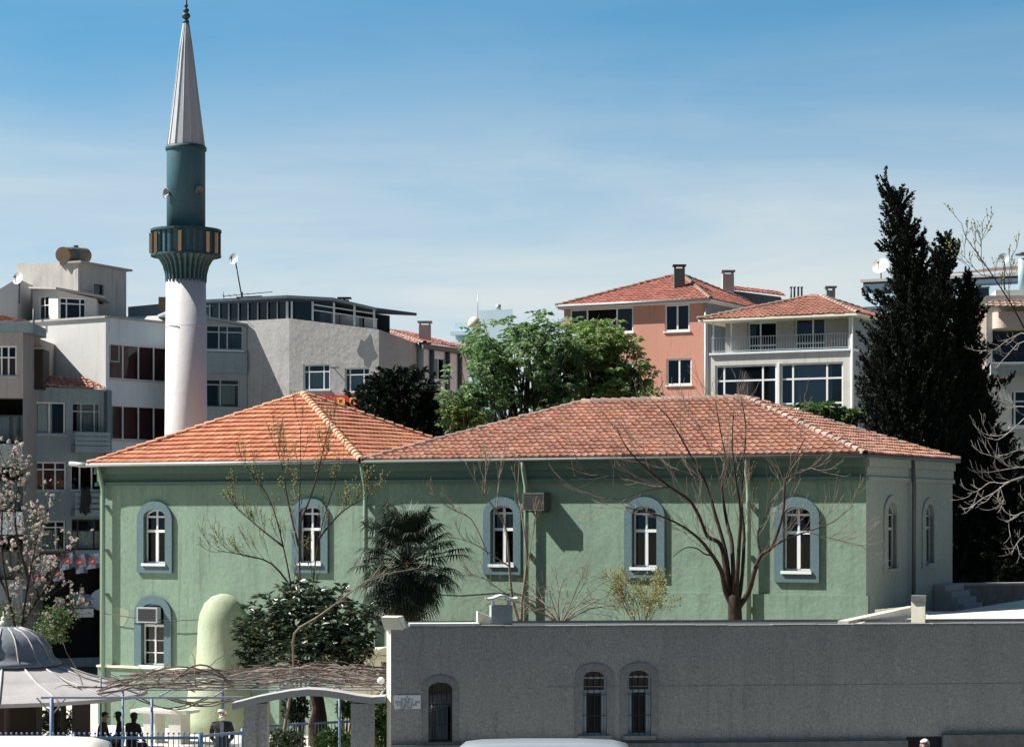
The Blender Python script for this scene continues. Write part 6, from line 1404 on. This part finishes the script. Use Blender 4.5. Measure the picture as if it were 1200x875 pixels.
# pollarded bare tree before the right windows
R.seed(31)
t = thing('bare_tree', 'leafless pollarded tree with a thick dark trunk fanning before the two right windows', 'tree', P(861, 0, 61).xy.to_3d() + Vector((0, 0, 3.2))); m = MB(); tips = []
tr = [P(862, 790, 61), P(861.5, 728, 61), P(861, 712, 61), P(860, 700, 61), P(860, 694, 61)]; m.tube(tr, [.25, .20, .19, .17, .1], 12)
paths = [
 ([(861, 716, 0), (850, 692, 0), (845, 668, -.2), (833, 648, -.5), (819, 631, -.7), (799, 616, -1), (773, 604, -1.2), (733, 594, -1.4)], .15, .022),
 ([(845, 668, -.2), (836, 652, -.3), (826, 649, -.4), (816, 642, -.6), (802, 642, -.8), (789, 652, -.9)], .05, .02),
 ([(860, 714, 0), (853, 686, .1), (848, 650, .2), (842, 635, .2), (829, 628, .1), (820, 606, 0), (808, 586, -.2), (785, 570, -.5), (757, 548, -.8), (735, 525, -1), (722, 500, -1.1)], .15, .016),
 ([(859, 712, .1), (855, 684, .2), (850, 645, .4), (838, 602, .6), (827, 566, .7), (816, 546, .6), (802, 520, .4), (786, 493, .2), (769, 474, 0)], .13, .015),
 ([(860, 710, 0), (858, 640, .3), (852, 612, .6), (846, 572, .8), (850, 540, .9), (845, 508, .8), (838, 468, .6)], .12, .014),
 ([(862, 710, 0), (866, 640, -.4), (868, 600, -.7), (862, 560, -.9), (858, 520, -1), (860, 478, -1)], .12, .014),
 ([(862, 712, .1), (868, 690, .2), (872, 632, .4), (869, 590, .6), (871, 550, .6), (874, 500, .4), (868, 465, .2)], .12, .014),
 ([(862, 716, 0), (877, 694, 0), (884, 670, -.2), (892, 650, -.3), (905, 640, -.4), (918, 600, -.6), (920, 565, -.7), (930, 540, -.6), (944, 512, -.5)], .15, .016),
 ([(892, 650, -.3), (888, 635, -.2), (889, 620, 0), (897, 605, .2), (905, 582, .2)], .06, .014),
 ([(900, 645, -.4), (918, 633, -.8), (945, 623, -1.2), (975, 612, -1.6), (1000, 592, -1.8)], .06, .012),
 ([(945, 623, -1.2), (972, 630, -1.7), (1012, 640, -2.2)], .026, .008),
 ([(921, 560, -.7), (945, 548, -1.1), (965, 545, -1.4)], .03, .008),
 ([(808, 586, -.2), (780, 570, .2), (745, 560, .3), (705, 557, .1), (676, 549, -.1)], .04, .01),
 ([(785, 570, -.5), (755, 575, -1), (725, 585, -1.4), (690, 578, -1.7)], .03, .008),
 ([(827, 566, .7), (800, 552, 1), (770, 545, 1.1), (742, 530, 1.1)], .03, .008),
 ([(846, 572, .8), (838, 540, 1.2), (822, 505, 1.4), (808, 480, 1.4)], .03, .008)]
for i, (pa, ra, rb_) in enumerate(paths):
    pts = limb(m, pa, 61, ra * .60, rb_ * .6, 8)
    m.cur = 1
    if i not in (1,): twigs(m, pts, tips, 13 if ra > .1 else 7, 1.25, .009, 1, .25 if ra > .1 else .15, .6, .13, .13, 3)
    m.cur = 0
m.build('trunk', [MATS['bark_brown'], MATS['bark_pale']], t)
# young spring tree with three stems
R.seed(41); t = thing('budding_tree', 'slender three-stemmed tree with sparse yellow-green buds before the second window', 'tree', (P(352, 0, 65).x, 65, .05)); m = MB(); tips = []; lf = MB()
for pa in ([(352, 880, 0), (346, 760, 0), (343, 700, 0), (332, 640, -.4), (318, 590, -.7), (300, 560, -.9), (288, 545, -1)], [(352, 880, 0), (353, 740, 0), (352, 690, 0), (350, 620, .2), (352, 560, .3), (352, 500, .3)], [(354, 880, 0), (362, 740, 0), (366, 690, .2), (374, 630, .5), (388, 580, .8), (402, 545, 1.0)], [(350, 640, .2), (338, 590, .6), (330, 545, .8), (322, 520, .8)], [(353, 610, .2), (368, 570, -.3), (378, 530, -.5), (384, 505, -.6)], [(374, 630, .5), (400, 600, .2), (425, 585, 0)], [(343, 690, 0), (318, 660, -.6), (285, 650, -1), (255, 645, -1.2)], [(332, 640, -.4), (300, 615, 0), (275, 592, .3)]):
    pts = limb(m, pa, 65, .036, .008, 7); twigs(m, pts, tips, 13, .85, .006, 1, .3, .6, .3, .12, 5)
m.build('trunk', MATS['bark_brown'], t)
for p, dd in tips:
    if R.random() < (.72 if p.z < 6.3 else .1): continue
    for i in range(2): lf.leaf(p + rv() * .06, dd + rv() * .8, .062 * R.uniform(.6, 1.3), .038)
lf.build('crown', MATS['leaf_bud'], t)
# young bare tree left of the vent chimney
R.seed(43); t = thing('bare_tree', 'young leafless multi-stemmed tree rising over the middle window behind the vent chimney', 'tree', (P(611, 0, 62.5).x, 62.5, 3.3)); m = MB(); tips = []
for pa, ra in (([(612, 770, 0), (611, 725, 0), (612, 702, 0), (615.5, 675, 0), (617, 649, 0), (611, 599, .2), (607, 576, .3), (609, 535, .3)], .075), ([(610, 735, 0), (600, 697, -.2), (596, 649, -.5), (592, 616, -.6), (577, 592, -.8), (562, 573, -.9), (545, 540, -1)], .065), ([(568, 580, -.9), (569, 560, -.8), (570, 535, -.8)], .022), ([(582, 598, -.7), (584, 570, -.4), (589, 535, -.4)], .022), ([(596, 663, -.5), (569, 645, -.9), (553, 636, -1.1), (534, 630, -1.3)], .028), ([(572, 650, -.9), (553, 609, -1.2), (529, 596, -1.4), (504, 577, -1.6)], .022), ([(614, 690, 0), (622, 640, .2), (628, 600, .2)], .03), ([(600, 700, -.2), (585, 690, -.6), (568, 678, -1), (550, 672, -1.2)], .022)):
    pts = limb(m, pa, 62.5, ra * .75, .008, 7); twigs(m, pts, tips, 8, .6, .008, 1, .35, .6, .22, .12)
m.build('trunk', MATS['bark_pale'], t)
def arching(label, u, Y, z0, n, h, r, mat, seed, leafm=None, name='bare_shrub', nl=0, out=.7):
    R.seed(seed); t = thing(name, label, 'shrub', (P(u, 0, Y).x, Y, z0)); m = MB(); tips = []; lf = MB(); b = Vector((P(u, 0, Y).x, Y, z0))
    k0, _ = curve(b, Vector((-.1, 0, 1)), h * .35, 3, .1, .1); m.tube(k0, [r * 1.6, r * 1.4, r * 1.2, r], 7)
    for i in range(n):
        a = 2 * math.pi * i / n + R.random(); d_ = Vector((math.cos(a) * out, math.sin(a) * out * .7, 1)); grow(m, k0[-1], d_, h * R.uniform(.55, 1.0), r * .5, 2, tips, 4, .7, .16, -.12 if not leafm else .05, .6, .3, 4, .005)
    m.build('stems', MATS[mat], t)
    if leafm:
        for p, dd in tips:
            for i in range(nl): lf.leaf(p + rv() * .1, dd + rv(), .09 * R.uniform(.6, 1.3), .05)
        lf.build('foliage', MATS[leafm], t)
arching('low leafless shrub with arching grey stems right of the downpipe', 664, 62, 3.35, 13, 2.3, .04, 'bark_pale', 61, out=1.0)
arching('sparse shrub just coming into pale leaf below the fourth window', 752, 61.5, 3.35, 9, 1.7, .03, 'bark_pale', 62, 'leaf_bud', 'budding_shrub', 4, .6)
# reddish sapling with a long pale diagonal bough
R.seed(44); t = thing('leaning_sapling', 'bare sapling with one long pale bough slanting up across the glossy bush to the palm', 'tree', (P(331, 0, 58).x, 58, .5)); m = MB(); tips = []
pts = limb(m, [(330, 885, 0), (334, 850, 0), (340, 815, 0), (344, 780, -.6), (345, 742, -1.6), (370, 724, -1.8), (395, 706, -1.8), (422, 685, -1.8), (445, 674, -1.8), (500, 664, -1.5)], 58, .05, .011, 8); twigs(m, pts[15:], tips, 11, .55, .012, 1, .1, .6, .1, .15); m.build('trunk', MATS['bark_pale'], t)
# glossy loquat
R.seed(45); b = Vector((P(371, 0, 60).x, 60, .3)); t = thing('loquat_tree', 'dense dark bush-tree with big glossy leaves behind the gateway', 'tree', b); tb = MB(); lf = MB()
tb.tube([P(374, 880, 60), P(371, 845, 60), P(366, 800, 60)], [.16, .14, .12], 9); tb.tube([P(380, 876, 60.3), P(378, 840, 60.3), P(372, 800, 60.3)], [.13, .12, .1], 9)
for (u, v, ru, rv_, dy) in ((318, 735, 44, 40, 0), (355, 712, 42, 32, .4), (385, 745, 42, 42, -.3), (345, 765, 50, 28, -.6), (408, 758, 28, 30, .3), (300, 755, 26, 30, 0), (388, 705, 24, 22, .3), (420, 735, 26, 34, .8)):
    c_ = P(u, v, 60 + dy); rx, rz = ru * 60 / F, rv_ * 60 / F; tb.tube([P(369, 790, 60), c_], [.08, .02], 6)
    for i in range(int(ru * rv_ * .13)):
        q = rv(); rad = R.random() ** .5; p = c_ + Vector((q.x * rx * rad, q.y * rx * rad, q.z * rz * rad))
        if noise.noise(p * 1.9) < -.3: continue
        for j in range(8):
            a = 2 * math.pi * j / 8 + R.random(); lf.leaf(p, Vector((math.cos(a), math.sin(a), R.uniform(-.6, .5))) + q * .5, .23 * R.uniform(.7, 1.2), .085, .1)
tb.build('trunk', MATS['bark_brown'], t); lf.build('crown', MATS['leaf_loquat'], t)
# fan palm
R.seed(46); Yp = 66.5; hub = P(476, 655, Yp); t = thing('fan_palm', 'shaggy fan palm with drooping dark fronds before the green wall', 'palm', (hub.x, Yp, 2.9)); m = MB()
pr_ = [hub + Vector((.12, 0, -4)), hub + Vector((.1, 0, -2.4)), hub + Vector((.03, 0, -1)), hub]; m.tube(pr_, [.2, .22, .26, .2], 10)
for i in range(260):
    a = R.uniform(0, 6.28); z = R.uniform(-3.2, .1); p = hub + Vector((.25 * math.cos(a) - z * .03, .25 * math.sin(a), z)); m.leaf(p, Vector((math.cos(a) * .6, math.sin(a) * .6, R.uniform(-.2, 1))), .3, .07)
m.build('trunk', MATS['palm_fibre'], t); lf = MB(); dry = MB(); st = MB()
for k in range(92):
    a = k * 2.39996 + R.uniform(-.2, .2); el = math.pi / 2 * (1 - (k + 1) / 92 * 1.8) + R.uniform(-.1, .1); L = R.uniform(.7, 1.45)
    d_ = Vector((math.cos(a) * math.cos(el), math.sin(a) * math.cos(el), math.sin(el))); p0 = hub + Vector((d_.x * .12, d_.y * .12, -.25 * k / 92)); pts, de = curve(p0, d_, L, 4, .04, -.07); st.tube(pts, [.022, .018, .015, .013, .012], 4, False)
    tip = pts[-1]; side = de.cross(Vector((0, 0, 1))); side = side.normalized() if side.length > .05 else Vector((1, 0, 0)); nb = 24; tgt = dry if (k > 82 and R.random() < .5) else lf
    nn = side.cross(de)
    for j in range(nb):
        th = (j / (nb - 1) - .5) * 4.3; bd = de * math.cos(th) + side * math.sin(th) + nn * (-.12 + .2 * abs(math.sin(th))); bl = .84 * (1 - .2 * abs(th) / 2.15) * R.uniform(.88, 1.08)
        q1 = tip + bd * bl * .55; q2 = q1 + (bd + Vector((0, 0, -.6 - .8 * R.random()))).normalized() * bl * .45; w_ = nn.cross(bd).normalized() * .026
        i_ = [tgt.vert(x) for x in (tip + w_ * .3, tip - w_ * .3, q1 - w_, q1 + w_, q2)]; tgt.face((i_[0], i_[1], i_[2], i_[3])); tgt.face((i_[3], i_[2], i_[4]))
st.build('leaf_stalks', MATS['leaf_palm'], t); lf.build('fronds', MATS['leaf_palm'], t); dry.build('dead_fronds', MATS['palm_dry'], t)
# blossoming tree
R.seed(47); t = thing('blossom_tree', 'tree covered in pale pink-white blossom at the left edge above the fountain dome', 'tree', (P(22, 0, 68).x, 68, .05)); m = MB(); tips = []; lf = MB(); bl = MB()
for pa in ([(22, 870, 0), (22, 790, 0), (26, 730, 0), (34, 680, .2), (44, 630, .4), (56, 595, .4)], [(24, 760, 0), (10, 700, -.4), (2, 640, -.8), (4, 580, -1), (8, 545, -1)], [(26, 730, 0), (45, 700, .6), (60, 680, 1), (72, 655, 1.2)], [(22, 790, 0), (45, 760, -.3), (66, 740, -.6), (76, 725, -.7)], [(20, 790, 0), (-10, 740, .4), (-30, 680, .6), (-40, 620, .7)], [(34, 680, .2), (20, 630, -.4), (18, 590, -.8), (24, 560, -.9)], [(45, 700, .6), (35, 660, 1.4), (40, 620, 1.8)], [(12, 705, -.3), (-10, 650, .2), (-14, 600, .4)]):
    pts = limb(m, pa, 68, .055, .01, 7); twigs(m, pts, tips, 22, .9, .010, 1, .2, .75, .18, .12, 5)
m.build('trunk', MATS['bark_dark'], t)
for p, dd in tips:
    if R.random() < .34 and not (p.x > -14.1 and p.z > 5.2 and R.random() < .6):
        q = p + rv() * .06; s_ = R.uniform(.045, .095)
        for j in range(6): bl.leaf(q, rv() + Vector((0, 0, .5)), s_ * 1.25, s_ * 1.1, .3)
        if R.random() < .4: bl.ball(q, s_ * .6, 6, 4, 1.1, .01)
    f = 10 if p.z < 4.3 else (1 if R.random() < .3 else 0)
    for j in range(f): lf.leaf(p + rv() * .22, rv() + Vector((0, 0, -.1)), .12 * R.uniform(.6, 1.3), .06)
bl.build('blossoms', MATS['blossom'], t); lf.build('crown', MATS['leaf_shrub'], t)
# silver-barked bare tree reaching in from the right
R.seed(48); t = thing('bare_tree', 'leafless silver-barked tree reaching in from the right edge across the dark cypresses', 'tree', (P(1262, 0, 62).x, 62, 4.5)); m = MB(); tips = []
for pa, ra in (([(1262, 720, 0), (1255, 640, 0), (1245, 560, 0), (1238, 480, 0), (1225, 430, 0)], .2), ([(1228, 440, 0), (1203, 390, -.2), (1184, 355, -.3), (1164, 324, -.4), (1146, 298, -.5), (1132, 278, -.5), (1127, 262, -.5)], .06), ([(1245, 560, 0), (1215, 556, -.4), (1185, 563, -.7), (1165, 577, -.8), (1148, 586, -.8), (1132, 601, -.8)], .06), ([(1192, 561, -.6), (1175, 566, -.2), (1160, 565, 0), (1146, 575, .1), (1134, 578, .1)], .03), ([(1172, 570, 0), (1175, 580, -.1), (1178, 590, -.1), (1171, 589, -.2)], .02), ([(1236, 470, 0), (1212, 480, -.4), (1190, 500, -.6), (1170, 515, -.7), (1160, 511, -.7), (1156, 505, -.7)], .05), ([(1215, 478, -.4), (1195, 476, -.1), (1180, 476, .1), (1168, 468, .1)], .03), ([(1238, 500, 0), (1210, 520, -.4), (1185, 530, -.7), (1165, 535, -.8), (1158, 528, -.8)], .045), ([(1228, 435, 0), (1205, 392, .2), (1182, 398, .4), (1165, 410, .4), (1150, 411, .4)], .04), ([(1228, 420, 0), (1200, 400, .5), (1180, 417, .7), (1168, 430, .7)], .035), ([(1252, 620, 0), (1215, 622, -.3), (1195, 632, -.5), (1185, 650, -.5)], .04), ([(1226, 600, 0), (1198, 600, .3), (1180, 612, .3)], .03), ([(1164, 324, -.4), (1150, 322, -.2), (1138, 310, -.2), (1126, 297, -.1)], .022), ([(1184, 355, -.3), (1182, 330, -.6), (1186, 300, -.7)], .02), ([(1150, 303, -.5), (1150, 285, -.5), (1152, 276, -.5)], .02), ([(1245, 540, 0), (1215, 545, .5), (1190, 548, .9), (1165, 552, 1)], .035)):
    m.cur = 1 if ra in (.06, .022, .02) and pa[-1][1] < 320 else 0
    pts = limb(m, pa, 62, ra * .5, .007, 8); twigs(m, pts, tips, 6 if ra < .1 else 9, .6, .009, 1, .3 if ra < .1 else .6, .8, .22, .2, 3)
m.build('trunk', [MATS['bark_silver'], MATS['bark_dark']], t)
lf = MB()
for p, dd in tips:
    if p.z > 13:
        for j in range(2): lf.leaf(p, dd + rv() * .4, .09, .035)
lf.build('crown', MATS['leaf_bud'], t)  # loose buds at the upper twig tips, no full crown
# planting behind the gateway
for i, (lab, u, v, ru, rv_, Y, mat, nn) in enumerate((('dense dark shrub on thin stems left of the gateway opening', 347, 828, 16, 22, 60.5, 'leaf_conifer', 150), ('small bright green clipped conifer beside the right gate pillar', 406, 828, 11, 15, 61, 'leaf_shrub', 130), ('leafy green ground shrub low in the gateway opening', 392, 868, 26, 16, 56.5, 'leaf_shrub', 240), ('low dark glossy shrub at the foot of the left gate pillar', 335, 868, 22, 14, 57, 'leaf_loquat', 160), ('dark leafy shrub seen under the fountain roof beside the dark partition', 66, 846, 24, 17, 63, 'leaf_loquat', 260), ('tall green shrub squeezed between gate pillar and cream pilaster', 446, 845, 10, 34, 57, 'leaf_shrub', 190))):
    c_ = P(u, v, Y); R.seed(70 + i); z0 = .3; t = thing('garden_shrub', lab, 'shrub', (c_.x, Y, z0), 'shrubs in the courtyard'); m = MB(); lf = MB()
    for j in range(5): m.tube([(c_.x + R.uniform(-.1, .1), Y + R.uniform(-.1, .1), z0), c_ + rv() * .2], [.035, .012], 5)
    m.build('stems', MATS['bark_brown'], t)
    for j in range(nn):
        q = rv(); rad = R.random() ** .45; p = c_ + Vector((q.x * ru, q.y * ru, q.z * rv_)) * (rad * Y / F)
        for k in range(7): lf.leaf(p, rv() + q * .6, .13 * R.uniform(.6, 1.3), .055)
    lf.build('foliage', MATS[mat], t)

# ------------------------------------------------------------------ sun, sky, camera
EL, AZ = math.radians(45.5), math.radians(91)           # sun from the left, a touch behind the street front
sv = Vector((-math.cos(EL) * math.sin(AZ), -math.cos(EL) * math.cos(AZ) * 1.0, math.sin(EL)))
sv.y = .045
sun = bpy.data.lights.new('sun', 'SUN'); sun.energy = 5.0; sun.angle = math.radians(.5); sun.color = (1.0, .96, .90)
so_ = bpy.data.objects.new('sun', sun); COL.objects.link(so_); so_.rotation_euler = (-sv).to_track_quat('-Z', 'Y').to_euler(); so_.location = (0, 0, 60)
W = bpy.data.worlds.new('World'); SC.world = W; W.use_nodes = True; ns, ls = W.node_tree.nodes, W.node_tree.links
bg = ns['Background']; tc = ns.new('ShaderNodeTexCoord')
sp = ns.new('ShaderNodeSeparateXYZ'); ls.new(tc.outputs['Generated'], sp.inputs[0])
def mth(op, a, b=None):
    n = ns.new('ShaderNodeMath'); n.operation = op
    for i, x in enumerate((a, b)):
        if x is None: continue
        if hasattr(x, 'links'): ls.new(x, n.inputs[i])
        else: n.inputs[i].default_value = x
    return n.outputs[0]
front = ns.new('ShaderNodeMapRange'); front.interpolation_type = 'SMOOTHSTEP'; front.inputs['From Min'].default_value = -.1; front.inputs['From Max'].default_value = .75; ls.new(sp.outputs['Y'], front.inputs['Value'])
zz = mth('ADD', mth('ADD', mth('MULTIPLY', mth('MAXIMUM', sp.outputs['Z'], 0.0), 2.6), .09), mth('MULTIPLY', mth('SUBTRACT', 1.0, front.outputs[0]), .35))
cb = ns.new('ShaderNodeCombineXYZ'); ls.new(sp.outputs['X'], cb.inputs[0]); ls.new(sp.outputs['Y'], cb.inputs[1]); ls.new(zz, cb.inputs[2])
nm = ns.new('ShaderNodeVectorMath'); nm.operation = 'NORMALIZE'; ls.new(cb.outputs[0], nm.inputs[0])
sky = ns.new('ShaderNodeTexSky'); sky.sky_type = 'NISHITA'; sky.sun_disc = False; sky.sun_elevation = EL; sky.sun_rotation = math.radians(-91); sky.air_density = 1.0; sky.dust_density = .6; sky.ozone_density = 1.6
ls.new(nm.outputs[0], sky.inputs['Vector'])
tint = ns.new('ShaderNodeMix'); tint.data_type = 'RGBA'; tint.blend_type = 'MULTIPLY'; tint.inputs['Factor'].default_value = 1
ls.new(sky.outputs[0], tint.inputs[6]); gn = ns.new('ShaderNodeMix'); gn.data_type = 'RGBA'; ls.new(front.outputs[0], gn.inputs['Factor']); gn.inputs[6].default_value = SKY_BACK; gn.inputs[7].default_value = SKY_TINT; ls.new(gn.outputs[2], tint.inputs[7])
# thin cirrus drawn out in long streaks
mp = ns.new('ShaderNodeMapping'); mp.inputs['Rotation'].default_value = (0, math.radians(13), 0); mp.inputs['Scale'].default_value = (3.0, 1.0, 15.0); ls.new(tc.outputs['Generated'], mp.inputs['Vector'])
nz = ns.new('ShaderNodeTexNoise'); nz.inputs['Scale'].default_value = 1.25; nz.inputs['Detail'].default_value = 7; nz.inputs['Roughness'].default_value = .55; nz.inputs['Distortion'].default_value = .5; ls.new(mp.outputs[0], nz.inputs['Vector'])
mr = ns.new('ShaderNodeMapRange'); mr.inputs['From Min'].default_value = .38; mr.inputs['From Max'].default_value = .75; ls.new(nz.outputs['Fac'], mr.inputs['Value'])
fade = ns.new('ShaderNodeMapRange'); fade.interpolation_type = 'SMOOTHSTEP'; fade.inputs['From Min'].default_value = .105; fade.inputs['From Max'].default_value = .225; fade.inputs['To Min'].default_value = .92; fade.inputs['To Max'].default_value = .0
tilt = mth('ADD', sp.outputs['Z'], mth('MULTIPLY', sp.outputs['X'], -.02)); ls.new(tilt, fade.inputs['Value'])
cov = mth('MINIMUM', mth('ADD', mth('MULTIPLY', fade.outputs[0], mth('ADD', mth('MULTIPLY', mr.outputs[0], .46), .58)), mth('ADD', mth('MULTIPLY', mr.outputs[0], .10), .05)), .92)
cov = mth('MULTIPLY', cov, front.outputs[0])
cm = ns.new('ShaderNodeMix'); cm.data_type = 'RGBA'; ls.new(cov, cm.inputs['Factor']); ls.new(tint.outputs[2], cm.inputs[6]); cm.inputs[7].default_value = CLOUD_COL
ls.new(cm.outputs[2], bg.inputs['Color']); bg.inputs['Strength'].default_value = SKY_STRENGTH
cam = bpy.data.cameras.new('camera'); co_ = bpy.data.objects.new('camera', cam); COL.objects.link(co_); co_.location = (0, 0, H); co_.rotation_euler = (math.pi / 2, 0, 0)
cam.sensor_fit = 'HORIZONTAL'; cam.sensor_width = 36; cam.lens = 36 * F / 1200; cam.shift_y = (VH - 437.5) / 1200; cam.clip_start = .5; cam.clip_end = 6000
SC.camera = co_
SC.view_settings.view_transform = 'Standard'; SC.view_settings.look = 'None'; SC.view_settings.gamma = 1; SC.view_settings.exposure = EXPOSURE
try: SC.view_settings.use_curve_mapping = False
except Exception: pass
SC.cycles.transparent_max_bounces = 12; SC.cycles.max_bounces = 6
